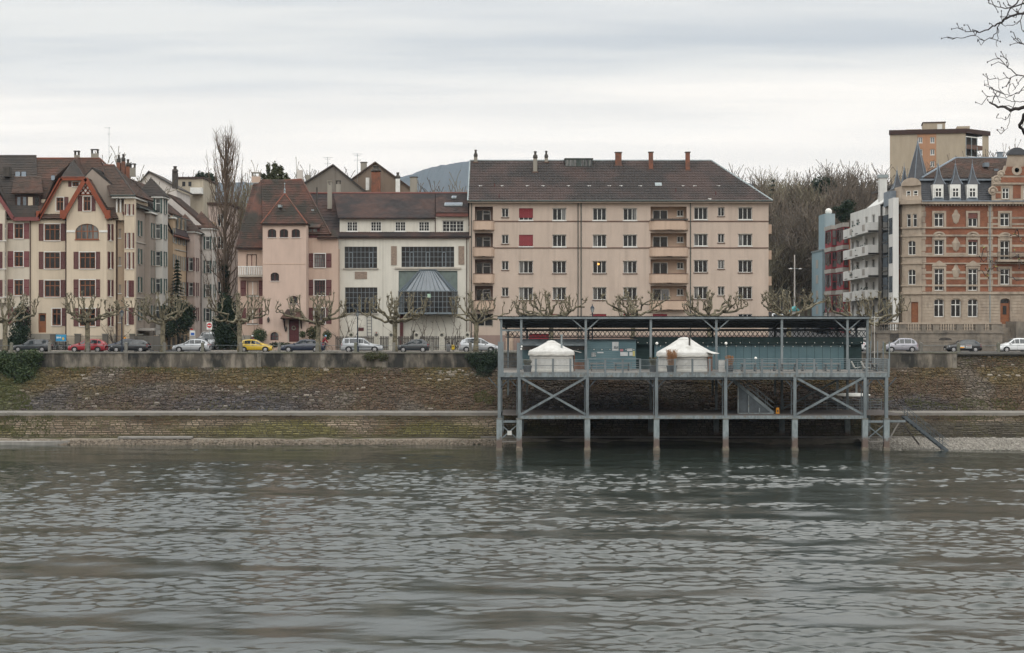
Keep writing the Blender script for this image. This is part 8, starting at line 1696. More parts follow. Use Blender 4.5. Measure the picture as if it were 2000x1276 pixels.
# side shape: stations from nose to tail as fractions of the length: (x, belt/hood height, roof height or None, roof half-width factor)
SHAPES = {
 'hatch': dict(st=[(0, .36, .46, .80), (.03, .50, .52, .88), (.22, .60, .64, .86), (.30, .61, .70, .82), (.46, .62, .96, .70), (.60, .62, 1.0, .70), (.80, .63, .97, .69), (.93, .64, .80, .72), (.985, .60, .64, .85), (1, .40, .50, .85)], gl=(3, 4), rear=(6, 8), side=((3, 4), (4, 5), (5, 6), (6, 7))),
 'wagon': dict(st=[(0, .34, .42, .82), (.03, .46, .49, .88), (.24, .56, .60, .88), (.31, .57, .65, .84), (.45, .59, .95, .74), (.58, .60, 1.0, .74), (.80, .60, 1.0, .74), (.95, .60, .97, .74), (.985, .58, .64, .86), (1, .36, .46, .88)], gl=(3, 4), rear=(7, 8), side=((3, 4), (4, 5), (5, 6), (6, 7))),
 'sedan': dict(st=[(0, .36, .46, .80), (.03, .50, .53, .88), (.24, .61, .65, .87), (.33, .62, .70, .84), (.47, .63, .96, .70), (.58, .63, 1.0, .70), (.74, .64, .96, .70), (.90, .66, .76, .80), (.98, .64, .68, .86), (1, .42, .52, .86)], gl=(3, 4), rear=(6, 7), side=((3, 4), (4, 5), (5, 6), (6, 7))),
 'mpv': dict(st=[(0, .32, .40, .80), (.03, .44, .47, .86), (.16, .54, .60, .86), (.24, .56, .66, .82), (.44, .58, .97, .72), (.58, .58, 1.0, .72), (.80, .59, .98, .71), (.93, .60, .82, .74), (.985, .54, .62, .86), (1, .34, .46, .86)], gl=(3, 4), rear=(6, 8), side=((3, 4), (4, 5), (5, 6), (6, 7))),
 'van': dict(st=[(0, .26, .32, .84), (.03, .36, .40, .9), (.17, .46, .52, .9), (.22, .48, .56, .88), (.36, .50, .95, .82), (.50, .50, 1.0, .82), (.80, .50, 1.0, .82), (.96, .50, .98, .82), (.985, .48, .56, .92), (1, .28, .38, .92)], gl=(3, 4), rear=(7, 8), side=((3, 4), (4, 5))),
}
def car(label, px, Y, shape, col_, L=4.1, W=1.72, H=1.47, left=True, rz=None, z=None, name='parked_car', extra=None, group='cars parked along the embankment'):
 sh = SHAPES[shape]; x = PX(px, Y); zz = STREET + .004 if z is None else z; t = thing(name, label, 'car', (x, Y, zz), group, rz=(math.pi if left else 0) if rz is None else rz, world=False)
 # local: x forward from -L/2 (tail) to L/2 (nose)
 st = sh['st']; zb = .2; w = W / 2; rings = []
 for (f_, hb, hr, rw) in st:
  xx = L / 2 - f_ * L; nose = 1 - .16 * (max(0, .12 - f_) / .12) ** 1.5 - .12 * (max(0, f_ - .9) / .1) ** 1.5; ww = w * nose; b_, r_ = hb * H, hr * H; zl = zb + (.06 if f_ in (0, 1) else 0)
  rings.append([(xx, ww * .93, zl), (xx, ww, zl + .2 if b_ > zl + .35 else zl + .08), (xx, ww * .995, b_ * .72), (xx, ww * .955, b_), (xx, ww * rw, r_ - .045), (xx, ww * rw * .82, r_), (xx, -ww * rw * .82, r_), (xx, -ww * rw, r_ - .045), (xx, -ww * .955, b_), (xx, -ww * .995, b_ * .72), (xx, -ww, zl + .2 if b_ > zl + .35 else zl + .08), (xx, -ww * .93, zl)])
 b = MB(); n_ = 12; b.add([v for q in rings for v in q], [(i * n_ + k, i * n_ + (k + 1) % n_, (i + 1) * n_ + (k + 1) % n_, (i + 1) * n_ + k) for i in range(len(rings) - 1) for k in range(n_)] + [tuple(range(n_)), tuple(range((len(rings) - 1) * n_, len(rings) * n_))[::-1]])
 body = ob('body', b, PT[col_], t, smooth=True);
 def lerp(a, c, k): return tuple(a[i] + (c[i] - a[i]) * k for i in range(3))
 def pane(name_, q, off):
  n = (Vector(q[1]) - Vector(q[0])).cross(Vector(q[3]) - Vector(q[0])).normalized(); n = n * off
  if n.dot(Vector(q[0]) - Vector((Vector(q[0]).x * .8, 0, .6))) < 0: n = -n
  ob(name_, MB().add([tuple(Vector(p) + n) for p in q], [(0, 1, 2, 3)]), G['carglass'], t)
 for (i, j) in sh['side']:
  for a3, a4 in ((3, 4), (8, 7)):
   A, B_, C, D = rings[i][a3], rings[j][a3], rings[j][a4], rings[i][a4]; u0, u1 = (.08, .96) if i == sh['side'][0][0] else (.05, .95)
   if i == sh['side'][-1][0] and shape != 'van': u1 = .72
   q = [lerp(lerp(A, B_, u0), lerp(D, C, u0), .10), lerp(lerp(A, B_, u1), lerp(D, C, u1), .10), lerp(lerp(A, B_, u1), lerp(D, C, u1), .88), lerp(lerp(A, B_, u0), lerp(D, C, u0), .88)]; pane('side_window', q, .012)
 for nm, (i, j), (k0, k1) in (('windscreen', sh['gl'], (.12, .95)), ('rear_window', sh['rear'], (.12, .8))):
  A, B_, C, D = rings[i][5], rings[i][6], rings[j][6], rings[j][5]; q = [lerp(A, D, k0), lerp(B_, C, k0), lerp(B_, C, k1), lerp(A, D, k1)]; n = Vector((1 if nm == 'windscreen' else -1, 0, .8)).normalized() * .014; ob(nm, MB().add([tuple(Vector(p) + n) for p in q], [(0, 1, 2, 3)]), G['carglass'], t)
 wr = .30 if L < 4.4 else .315
 for fx in (.185, .81):
  for s in (-1, 1):
   xx = L / 2 - fx * L; arch = MB()
   cs = [(xx + (wr + .07) * math.cos(a), s * (w + .004), wr + (wr + .07) * math.sin(a)) for a in [math.pi * k / 12 for k in range(13)]]; arch.slab([(q[0], q[1], max(.2, q[2])) for q in cs], (0, -s * .3, 0)); ob('wheel_arch', arch, G['trim'], t)
   wl = MB(); pr = [(wr * .62, -.09), (wr * .95, -.09), (wr, -.05), (wr, .05), (wr * .95, .09), (wr * .62, .09)]; wl.lathe(pr, 18); wl.v = [(xx + a, s * (w - .07) + c, wr + d_) for a, d_, c in wl.v]; wh = ob('wheel', wl, G['tyre'], t)
   rm = MB(); n5 = 5; rm.lathe([(wr * .63, .0), (wr * .63, .05), (wr * .55, .055), (.05, .06), (.01, .065)], 16); rm.v = [(xx + a, s * (w - .07) + s * (c + .045), wr + d_) for a, d_, c in rm.v]; ob('rim', rm, G['rim'], wh)
   hub = MB()
   for k in range(5): a = 2 * math.pi * k / 5 + .3; hub.box(xx + .14 * math.cos(a) - .025, xx + .14 * math.cos(a) + .025, s * (w + .047) - .004, s * (w + .047) + .004, wr + .14 * math.sin(a) - .03, wr + .14 * math.sin(a) + .03)
   ob('rim_slot', hub, G['trim'], wh)
 for s in (-1, 1):
  h0 = st[1][1] * H; ob('headlight', MB().slab([(L / 2 - .05, s * w * .55, h0 - .16), (L / 2 - .30, s * w * .935, h0 - .10), (L / 2 - .34, s * w * .93, h0 + .02), (L / 2 - .10, s * w * .55, h0 - .02)], (.03, s * .012, .012)), G['headlight'], t)
  hb = st[-2][1] * H; ob('tail_light', MB().slab([(-L / 2 + .02, s * w * .62, hb - .25), (-L / 2 + .13, s * w * .93, hb - .25), (-L / 2 + .15, s * w * .92, hb + .05), (-L / 2 + .05, s * w * .62, hb + .03)], (-.03, s * .015, 0)), G['taillight'], t)
  ob('mirror', MB().box(L / 2 - .33 * L, L / 2 - .33 * L + .12, s * (w * .93), s * (w + .14), st[3][1] * H + .02, st[3][1] * H + .15), PT[col_], t)
  ob('sill_trim', MB().box(-L * .28, L * .28, s * (w - .01) - .006, s * (w - .01) + .02, .2, .27), G['trim'], t)
  ob('door_line', MB().box(-.03, -.02, s * w - .002, s * w + .004, .3, st[4][1] * H), G['trim'], t); ob('door_handle', MB().box(-.28, -.1, s * w - .005, s * w + .02, st[4][1] * H - .15, st[4][1] * H - .11), G['trim'], t)
 ob('front_bumper', MB().box(L / 2 - .06, L / 2 + .02, -w * .78, w * .78, .24, .40), G['trim'] if col_ in ('silver', 'black') and shape == 'wagon' else PT[col_], t); ob('rear_bumper', MB().box(-L / 2 - .03, -L / 2 + .06, -w * .8, w * .8, .26, .46), G['trim'] if shape == 'wagon' else PT[col_], t)
 for s in (1, -1): ob('number_plate', MB().box(s * (L / 2 + .022) - .006, s * (L / 2 + .028) + .006, -.24, .24, .32, .42), G['plate'], t)
 ob('grille', MB().box(L / 2 - .03, L / 2 + .012, -w * .4, w * .4, .44, .52), G['trim'], t)
 if extra: extra(t, L, w, H)
 return t
def rails(t, L, w, H):
 for s in (-1, 1): ob('roof_rail', MB().tube([(-L * .38, s * w * .66, H), (-L * .36, s * w * .66, H + .06), (L * .1, s * w * .66, H + .06), (L * .12, s * w * .66, H - .01)], .022, 5), G['trim'], t)
 for s in (-1, 1): ob('side_moulding', MB().box(-L * .3, L * .3, s * w - .01, s * w + .018, .55, .66), G['trim'], t)
taxi_m = M('orange_taxi_lamp', (.85, .35, .03), r=.4)
def taxi(t, L, w, H): ob('taxi_sign', MB().box(-.08, .08, -.2, .2, H, H + .18), taxi_m, t)
def adverts(t, L, w, H):
 for s in (-1, 1):
  ob('door_sticker', MB().box(.0, .62, s * w + (.004 if s > 0 else -.012), s * w + (.012 if s > 0 else -.004), .48, .78), MATS['white_paper'], t); ob('sticker_stripe', MB().box(.05, .58, s * (w + .016) - .003, s * (w + .016) + .003, .49, .6), taxi_m, t); ob('door_sticker', MB().box(-.75, -.1, s * w + (.004 if s > 0 else -.012), s * w + (.012 if s > 0 else -.004), .46, .82), MATS['white_paper'], t)
  for k in range(3): ob('sticker_text', MB().box(-.7, -.15 - .1 * (k % 2), s * (w + .015) - .003, s * (w + .015) + .003, .51 + k * .1, .55 + k * .1), G['taillight'] if k == 2 else G['trim'], t)
YC1 = 176.0
car('old dark green estate parked behind the evergreen bush', 63, 178, 'wagon', 'anthracite', 4.2, 1.66, 1.42); car('bright red hatchback behind a plane trunk', 172, YC1, 'hatch', 'red', 4.0, 1.7, 1.47)
car('dark taxi with orange roof lamp behind the black hatchback', 244, 181, 'sedan', 'navy', 4.6, 1.8, 1.46, extra=taxi); car('black hatchback with pale roof in front of the taxi', 254.5, YC1, 'hatch', 'black', 4.2, 1.74, 1.42); car('silver hatchback facing left at the side street mouth', 375, YC1, 'hatch', 'silver', 3.97, 1.68, 1.46)
car('small yellow hatchback facing right', 499, YC1, 'hatch', 'yellow', 3.75, 1.62, 1.42, left=False); car('dark navy saloon behind a plane trunk below the pink house', 592, YC1, 'sedan', 'navy', 4.7, 1.78, 1.44); car('silver estate with black mouldings and roof rails', 707.5, YC1, 'wagon', 'silver', 4.5, 1.74, 1.6, left=False, extra=rails)
car('small dark grey city car below the glass bay', 807.5, YC1, 'hatch', 'anthracite', 3.4, 1.6, 1.46); car('silver people carrier at the left end of the pier', 935, YC1, 'mpv', 'silver', 4.25, 1.75, 1.62, left=False)
car('lilac silver compact van right of the pier', 1758, YC1, 'mpv', 'lilac', 3.6, 1.7, 1.57); car('black small car with advertising stickers on its doors', 1880, YC1, 'hatch', 'black', 3.8, 1.66, 1.42, extra=adverts); car('white compact van at the right edge', 1982, YC1, 'mpv', 'white', 3.6, 1.7, 1.57)
SG = 'cars in the side streets'
car('silver van coming down the left side street', 411, 195, 'van', 'silver', 4.8, 1.85, 1.95, rz=R(-92), z=gh(-36, 195) + .15, group=SG); car('small silver car parked in the side street beside the van', 391, 192.5, 'hatch', 'bluegrey', 3.9, 1.66, 1.46, rz=R(-92), z=gh(-37.5, 192) + .14, group=SG); car('white roofed car further up the left side street', 404, 206, 'mpv', 'white', 4.2, 1.7, 1.7, rz=R(-92), z=gh(-38, 206) + .14, group=SG)
car('red hatchback seen from behind past the pier roof', 1601, 183.2, 'hatch', 'red', 4.0, 1.7, 1.45, rz=R(88), group=SG); car('white car seen behind the right end of the pier roof', 1655, 182.5, 'sedan', 'white', 4.4, 1.76, 1.45, rz=R(150), group=SG); car('white car behind the middle of the pier roof', 1515, 181.5, 'hatch', 'white', 4.1, 1.72, 1.46, group=SG)
for px, Y, sh_, c_, lb, r_ in ((1519, 222, 'van', 'white', 'white van with blue stripe parked up the rising street', 80), (1527, 216, 'hatch', 'silver', 'silver car parked below the white van on the rising street', 85), (1604, 214, 'mpv', 'bluegrey', 'grey car parked on the right of the rising street', 92)): car(lb, px, Y, sh_, c_, 4.4, 1.8, 1.9 if sh_ == 'van' else 1.5, rz=R(r_), z=gh(PX(px, Y), Y) + .14, group=SG)
# ------------------------------------------------------------------ street furniture
G['iron'] = M('blue_black_iron', (.018, .026, .04), (.03, .04, .055), 3, r=.5); G['lampglass'] = M('lamp_glass', (.42, .45, .45), (.3, .33, .34), 4, r=.2)
def street_lamp(label, px, Y=174.0, h=4.2, z=STREET + .09):
 x = PX(px, Y); t = thing('street_lamp', label, 'street lamp', (x, Y, z), 'lantern street lamps along the promenade'); ob('post', MB().lathe([(.14, z), (.14, z + .5), (.1, z + .6), (.075, z + .9), (.06, z + h - .7), (.09, z + h - .62), (.05, z + h - .55), (.05, z + h - .5)], 10, x, Y), G['iron'], t)
 ob('crossbar', MB().tube([(x - .28, Y, z + h - .75), (x + .28, Y, z + h - .75)], .02, 5), G['iron'], t); ob('lantern', MB().lathe([(.1, z + h - .5), (.2, z + h - .08), (.2, z + h - .06)], 6, x, Y), G['lampglass'], t); ob('lantern_roof', MB().lathe([(.25, z + h - .06), (.14, z + h + .12), (.05, z + h + .2), (.05, z + h + .28), (.01, z + h + .42)], 6, x, Y), G['iron'], t)
 ob('lantern_frame', (lambda m: [m.tube([(x + .1 * math.cos(a), Y + .1 * math.sin(a), z + h - .5), (x + .205 * math.cos(a), Y + .205 * math.sin(a), z + h - .06)], .012, 4) for a in [k * math.pi / 3 for k in range(6)]] and m)(MB()), G['iron'], t)
for px, lb in ((238, 'dark street lamp before the black hatchback'), (698.5, 'dark street lamp before the silver estate'), (1157, 'street lamp whose lantern tops the left of the pier roof'), (1617, 'street lamp whose lantern tops the right of the pier roof')): street_lamp(lb, px, h=4.3 if px < 1000 else 4.75)
bm_ = None; nb = 0
BP = [97 + 74.7 * k for k in range(-1, 12)] + [1727, 1799, 1872, 1950, 2020]
NB = {97: 'by the dark estate', 246: 'before the black hatchback', 396: 'before the silver hatchback', 545: 'left of the navy saloon', 695: 'before the silver estate', 844: 'right of the small dark grey car', 1872: 'before the car with stickers', 1950: 'before the white compact van'}
ORD = 'leftmost second third fourth fifth sixth seventh eighth ninth tenth eleventh twelfth thirteenth fourteenth fifteenth sixteenth'.split()
for kb, px in enumerate(q for q in BP if 0 < q < 2000 and not 960 < q < 1700):
 Y = 172.7; x = PX(px, Y); z = STREET + .09; near = min(NB, key=lambda q: abs(q - px)); lb = ('short stone bollard on the promenade ' + NB[near]) if abs(near - px) < 8 else 'short stone bollard on the promenade, %s%s along the row' % (ORD[kb], '' if kb == 0 else ' from the left')
 t = thing('stone_bollard', lb, 'bollard', (x, Y, z), 'stone bollards on the promenade'); ob('shaft', MB().box(x - .15, x + .15, Y - .15, Y + .15, z, z + .92), G['coping'], t); ob('cap', MB().lathe([(.205, z + .92), (.19, z + .98), (.1, z + 1.02), (.01, z + 1.03)], 4, x, Y), G['coping'], t); t.children[0].data.transform(Matrix())
for a, c, lb in ((-60, PX(972, 172.7), 'thin tubular handrail between the bollards left of the pier'), (PX(1740, 172.7), 62, 'thin tubular handrail between the bollards right of the pier')):
 ob('handrail', MB().tube([(a, 172.7, STREET + .8), (c, 172.7, STREET + .8)], .018, 5), G['steel'], label=lb, cat='railing')
def bin_():
 Y = 174.0; x = PX(875.5, Y); z = STREET + .09; t = thing('litter_bin', 'pale cylindrical litter bin left of the pier', 'bin', (x, Y, z)); ob('body', MB().lathe([(.2, z + .02), (.21, z + .78), (.22, z + .8)], 14, x, Y), G['rim'], t, smooth=True); ob('lid', MB().lathe([(.22, z + .8), (.22, z + .84), (.17, z + .9), (.02, z + .92)], 14, x, Y), G['trim'], t)
 x = PX(885, 175.0); t = thing('yellow_box', 'small yellow dispenser box beside the litter bin', 'box', (x, 175, z)); ym = M('yellow_enamel', (.62, .42, .02), r=.5); ob('body', MB().box(x - .15, x + .15, 174.9, 175.1, z + .25, z + .75), ym, t); ob('post', MB().box(x - .03, x + .03, 174.97, 175.03, z, z + .25), G['trim'], t); ob('slot', MB().box(x - .08, x + .08, 174.88, 174.9, z + .5, z + .6), G['trim'], t)
bin_()
def signs():
 Y = 187.5; x = PX(409, Y); z = STREET; t = thing('no_entry_sign', 'square white no entry sign at the side street mouth', 'sign', (x, Y, z)); zc = PZ(636.5, Y); ob('post', MB().cyl(x, Y, z, zc - .3, .03, n=6), G['zinc'], t); ob('board', MB().box(x - .32, x + .32, Y - .02, Y + .01, zc - .45, zc + .42), G['white'], t)
 k = MB().lathe([(.27, 0), (.27, .01)], 24); k.v = [(x + a, Y - .022 - d_, zc + .03 + c) for a, c, d_ in k.v]; ob('red_disc', k, M('sign_red', (.5, .02, .03), r=.5), t); ob('white_bar', MB().box(x - .2, x + .2, Y - .045, Y - .033, zc - .02, zc + .08), G['white'], t)
 Y = 184.8; x = PX(116, Y + .0) + .05; x0, x1 = PX(109, Y), PX(129, Y); z0, z1 = PZ(666.5, Y), PZ(654, Y); t = thing('billboard', 'blue advertising billboard by the cream corner house', 'sign', ((x0 + x1) / 2, Y, STREET)); ob('panel', MB().box(x0, x1, Y, Y + .06, z0, z1), M('billboard_blue', (.03, .22, .42), (.05, .30, .5), 2, r=.5), t)
 for q in (x0 + .1, x1 - .1): ob('leg', MB().box(q - .04, q + .04, Y + .06, Y + .14, STREET, z1), G['trim'], t)
 w = x1 - x0; h = z1 - z0
 for k, (a, c) in enumerate(((.08, .16), (.18, .24), (.26, .33), (.35, .41), (.43, .5))): ob('print', MB().box(x0 + w * a, x0 + w * c, Y - .006, Y - .001, z0 + h * (.45 if k else .4), z0 + h * (.62 if k % 2 else .7)), G['white'], t)
 k = MB().ball((0, 0, 0), .13, 8); k.v = [(x0 + w * .72 + a, Y - .003 + b_ * .02, z0 + h * .38 + c * 1.3) for a, b_, c in k.v]; ob('print', k, M('print_yellow', (.6, .4, .08), r=.6), t); ob('frame', MB().box(x0 - .04, x1 + .04, Y - .01, Y + .08, z1, z1 + .05).box(x0 - .04, x1 + .04, Y - .01, Y + .08, z0 - .05, z0), G['zinc'], t)
 Y = 186.8; x0, x1 = PX(370, Y), PX(382, Y); z0, z1 = PZ(668, Y), PZ(645, Y); t = thing('poster_stand', 'grey stand with a small blue and white poster by the side street', 'sign', ((x0 + x1) / 2, Y, STREET)); ob('body', MB().box(x0, x1, Y, Y + .3, STREET - .1, z1), G['modgrey'], t); ob('poster', MB().box(x0 + .08, x1 - .08, Y - .02, Y - .001, PZ(656, Y), PZ(646, Y)), G['white'], t); ob('print', MB().box(x0 + .16, x1 - .14, Y - .032, Y - .021, PZ(655, Y), PZ(650, Y)), M('print_blue', (.04, .12, .4), r=.5), t); ob('print', MB().box(x0 + .1, x1 - .3, Y - .03, Y - .001, z1 + .02, z1 + .16), G['taillight'], t)
 Y = 174.2; x = PX(1700, Y); t = thing('parking_sign', 'small white and blue parking sign on a post at the right end of the pier', 'sign', (x, Y, STREET)); ob('post', MB().cyl(x + .1, Y, STREET, PZ(615, Y), .03, n=6), G['zinc'], t); z = PZ(630, Y); ob('board', MB().box(x - .16, x + .16, Y - .06, Y - .03, z - .4, z + .4), G['white'], t); ob('print', MB().box(x - .1, x + .1, Y - .07, Y - .06, z - .05, z + .28), M('sign_blue', (.03, .12, .38), r=.5), t)
 Y = 175.5; x = PX(1709, 165);
 t = thing('flag_pole', 'thin pale mast beside the right end of the pier', 'pole', (PX(1708, 160), 160, ZD)); ob('mast', MB().cyl(PX(1708, 160), 160, ZD, PZ(618, 160), .05, .04, 6), G['canvasedge'], t); ob('arm', MB().tube([(PX(1702, 160), 160, PZ(620, 160)), (PX(1722, 160), 160, PZ(621, 160))], .03, 4), G['canvasedge'], t)
 Y = 236; x = PX(1552, Y); z = gh(x, Y); t = thing('light_mast', 'tall pale tram light mast before the park trees', 'pole', (x, Y, z)); ob('mast', MB().cyl(x, Y, z, PZ(498, Y), .14, .08, 8), G['rowpale'], t); ob('arm', MB().tube([(PX(1543, Y), Y, PZ(524, Y)), (PX(1565, Y), Y, PZ(526, Y))], .04, 4), G['zinc'], t)
 for q in (1544, 1563): xx = PX(q, Y); ob('lamp_head', MB().ball((xx, Y, PZ(525.5, Y)), .28, 6, .4), G['rowpale'], t)
 Y = 200; x = PX(1558.5, Y); z = gh(x, Y); t = thing('traffic_light', 'red traffic light above the pier roof on the rising street', 'traffic light', (x, Y, z)); zc = PZ(632, Y); ob('post', MB().cyl(x, Y, z, zc - .3, .05, n=6), G['trim'], t); ob('head', MB().box(x - .17, x + .17, Y, Y + .2, zc - .75, zc + .25), G['trim'], t); rl = M('red_light', (1, .05, .03)); q = rl.node_tree.nodes['Principled BSDF']; q.inputs['Emission Color'].default_value = (1, .03, .02, 1); q.inputs['Emission Strength'].default_value = 2.5; ob('lamp', MB().ball((x, Y - .04, zc + .05), .13, 8), rl, t)
 Y = 228; x0, x1 = PX(1545, Y), PX(1562, Y); g = gh(x0, Y); t = thing('kiosk', 'white kiosk with turquoise roof up the rising street', 'kiosk', ((x0 + x1) / 2, Y, g)); zt = PZ(608, Y); ob('wall', MB().box(x0, x1, Y, Y + 2, g, zt), G['white'], t); ob('roof', MB().prism([(x0 - .15, zt), (x1 + .15, zt), ((x0 + x1) / 2, zt + .7)], Y - .2, Y + 2.2), M('turquoise_roof', (.10, .35, .36), r=.6), t); ob('window', MB().box(x0 + .3, x1 - .3, Y - .03, Y, zt - .9, zt - .35), G['glass'], t)
signs()
# ------------------------------------------------------------------ garden walls and fences
G['fencewood'] = M('weathered_fence', (.085, .075, .065), (.06, .053, .047), 4, (4, 4, .5), r=.95); G['gardenwall'] = plaster('dark_garden_wall', (.13, .12, .105), .7)
def picket_fence(label, px0, px1, Y, h, skip=()):
 t = thing('picket_fence', label, 'fence', (PX((px0 + px1) / 2, Y), Y, STREET + .1)); a, c = PX(px0, Y), PX(px1, Y); z = STREET + .1; n_ = int((c - a) / .17)
 mesh = MB().add([(-.06, -.012, 0), (.06, -.012, 0), (.06, -.012, h - .08), (0, -.012, h), (-.06, -.012, h - .08), (-.06, .012, 0), (.06, .012, 0), (.06, .012, h - .08), (0, .012, h), (-.06, .012, h - .08)], [(0, 1, 2, 3, 4), (9, 8, 7, 6, 5), (1, 6, 7, 2), (2, 7, 8, 3), (3, 8, 9, 4), (4, 9, 5, 0)]).mesh('picket', [G['fencewood']])
 for k in range(n_):
  x = a + (c - a) * (k + .5) / n_
  if any(PX(s0, Y) < x < PX(s1, Y) for s0, s1 in skip): continue
  o = ob('picket', mesh, None, t, loc=(x, Y, z + rnd.uniform(0, .03))); o.rotation_euler = (0, rnd.uniform(-.02, .02), 0)
 for q in (.3, h - .35): ob('rail', MB().box(a, c, Y + .02, Y + .07, z + q, z + q + .08), G['fencewood'], t)
picket_fence('weathered dark picket fence before the studio house', 655, 918, 186.4, 1.62, ((730, 741), (758, 770), (808, 819), (858, 869), (908, 918)))
gp = 0
for px, lb in ((686, 'white rounded gatepost at the left of the studio fence'), (735.5, 'white rounded gatepost with a red mark right of the silver estate'), (764, 'white rounded gatepost left of the plane before the bay'), (813.5, 'white rounded gatepost behind the dark grey car'), (863, 'white rounded gatepost left of the litter bin'), (913, 'white rounded gatepost at the right end of the studio fence')):
 Y = 186.3; x = PX(px, Y); z = STREET + .1; t = thing('gatepost', lb, 'gatepost', (x, Y, z), 'rounded gateposts of the studio fence'); w = .3; zt = PZ(652, Y); pts = [(x - w, z), (x + w, z)] + [(x + w * math.cos(a), zt + w * .9 * math.sin(a)) for a in [math.pi * k / 10 for k in range(11)]]
 ob('pillar', MB().prism(pts, Y - .2, Y + .2), M('lichen_white_stone_%d' % px, (.46, .44, .38), (.32, .30, .25), 4, r=.95, b=.4), t); k = MB().lathe([(.1, 0), (.16, .03), (.17, .03), (.2, 0)], 14); k.v = [(x + a, Y - .2 - d_, zt - .15 + c) for a, c, d_ in k.v]; ob('roundel', k, G['coping'], t)
 if px == 735.5: ob('red_mark', MB().box(x - .06, x + .04, Y - .225, Y - .205, zt + .05, zt + .15), G['taillight'], t)
def garden_wall(label, px0, px1, Y, zt, piers=(), iron=True, pick=True):
 a, c = PX(px0, Y), PX(px1, Y); t = thing('garden_wall', label, 'wall', ((a + c) / 2, Y, STREET)); z = STREET + .05; ob('base', MB().box(a, c, Y, Y + .3, z, z + (zt if not iron else .55)), G['gardenwall'], t)
 if iron:
  b = MB(); n_ = int((c - a) / .14)
  for k in range(n_): x = a + (c - a) * k / n_; b.tube([(x, Y + .15, z + .5), (x, Y + .15, z + zt)], .012, 4, False)
  for q in (.65, zt - .1): b.box(a, c, Y + .13, Y + .17, z + q, z + q + .04)
  ob('iron_railing', b, G['iron'], t)
 for p in piers: x = PX(p, Y); pr = ob('pier', MB().box(x - .3, x + .3, Y - .06, Y + .36, z, z + zt + .1), G['gardenwall'], t); ob('pier_cap', MB().box(x - .36, x + .36, Y - .12, Y + .42, z + zt + .1, z + zt + .2), G['coping'], pr)
garden_wall('dark garden wall with iron railing below the cream corner house', 98, 262, 185.2, 1.75, (103, 151, 205, 258)); garden_wall('garden wall with piers along the mouth of the side street', 262, 318, 186.2, 1.7, (273, 316), iron=False); garden_wall('low garden wall below the neighbour house', -20, 66, 185.2, 1.3, (60,), iron=False)
def row_garden():
 t = thing('row_garden_wall', 'pillared garden fence running up the left side street', 'wall', (-41.5, 200, STREET));
 for k in range(9):
  y = 188.5 + k * 2.6; g = gh(-41.5, y); p = ob('pier', MB().box(-41.7, -41.3, y, y + .4, g - .2, g + 1.9), G['rowochre'], t); ob('panel', MB().box(-41.55, -41.45, y + .4, y + 2.6, g + .2, g + 1.5), G['gardenwall'], t)
row_garden()
t = thing('porch_roof', 'flat canopy beside the side bay of the corner house', 'canopy', (PX(283, 190), 190, 10)); ob('slab', MB().box(PX(262, 190), PX(305, 190), 189, 192.5, PZ(646, 190), PZ(641, 190)), G['modgrey'], t)
for q in (264, 303): ob('post', MB().cyl(PX(q, 190), 189.2, STREET, PZ(646, 190), .05, n=6), G['soot'], t)
t = thing('ladder', 'dark tall ladder leaning on the studio wall', 'ladder', (PX(722, 189.6), 189.4, STREET)); xa, xb = PX(717, 190), PX(721.5, 190)
for x in (xa, xb + .25): ob('stile', MB().beam((x + .15, 188.8, STREET), (x - .05, 190.3, PZ(607, 190.2)), .07), G['iron'], t)
for k in range(12): z = STREET + .3 + k * .36; y = 188.8 + 1.5 * (k + .8) / 13; ob('rung', MB().box(xa + .1 - k * .012, xb + .37 - k * .012, y - .02, y + .02, z - .02, z + .02), G['iron'], t)
# ------------------------------------------------------------------ cyclists
def bicycle(label, x, Y, z, rz=0, group=None):
 t = thing('bicycle', label, 'bicycle', (x, Y, z), group, rz=rz, world=False); r_ = .34
 for sx in (-.52, .52):
  tor = MB(); n_ = 20; vs = []
  for k in range(n_):
   a = 2 * math.pi * k / n_
   for j in range(5): b_ = 2 * math.pi * j / 5; vs.append((sx + (r_ + .018 * math.cos(b_)) * math.cos(a), .018 * math.sin(b_), r_ + (r_ + .018 * math.cos(b_)) * math.sin(a)))
  tor.add(vs, [(k * 5 + j, k * 5 + (j + 1) % 5, ((k + 1) % n_) * 5 + (j + 1) % 5, ((k + 1) % n_) * 5 + j) for k in range(n_) for j in range(5)]); w = ob('wheel', tor, G['tyre'], t); sp = MB()
  for k in range(8): a = math.pi * k / 8; sp.tube([(sx + r_ * math.cos(a), 0, r_ + r_ * math.sin(a)), (sx - r_ * math.cos(a), 0, r_ - r_ * math.sin(a))], .003, 3)
  ob('spokes', sp, G['rim'], w)
 fr = MB()
 for a, c in (((-.52, .34), (-.1, .3)), ((-.1, .3), (.36, .75)), ((-.52, .34), (-.22, .82)), ((-.1, .3), (-.24, .9)), ((-.22, .82), (.34, .82)), ((.52, .34), (.33, .92))): fr.tube([(a[0], 0, a[1]), (c[0], 0, c[1])], .018, 6)
 ob('frame', fr, G['iron'], t); ob('handlebar', MB().tube([(.33, 0, .92), (.36, 0, 1.0)], .016, 5).tube([(.3, -.26, 1.02), (.38, -.1, 1.01), (.38, .1, 1.01), (.3, .26, 1.02)], .014, 5), G['trim'], t); ob('saddle', MB().slab([(-.38, -.08, .93), (-.12, -.02, .93), (-.12, .02, .93), (-.38, .08, .93)], (0, 0, .05)), G['trim'], t); ob('pedal_crank', MB().tube([(-.1, -.12, .15), (-.1, -.06, .15), (-.1, -.06, .45), (-.1, .1, .45)], .014, 5), G['rim'], t); return t
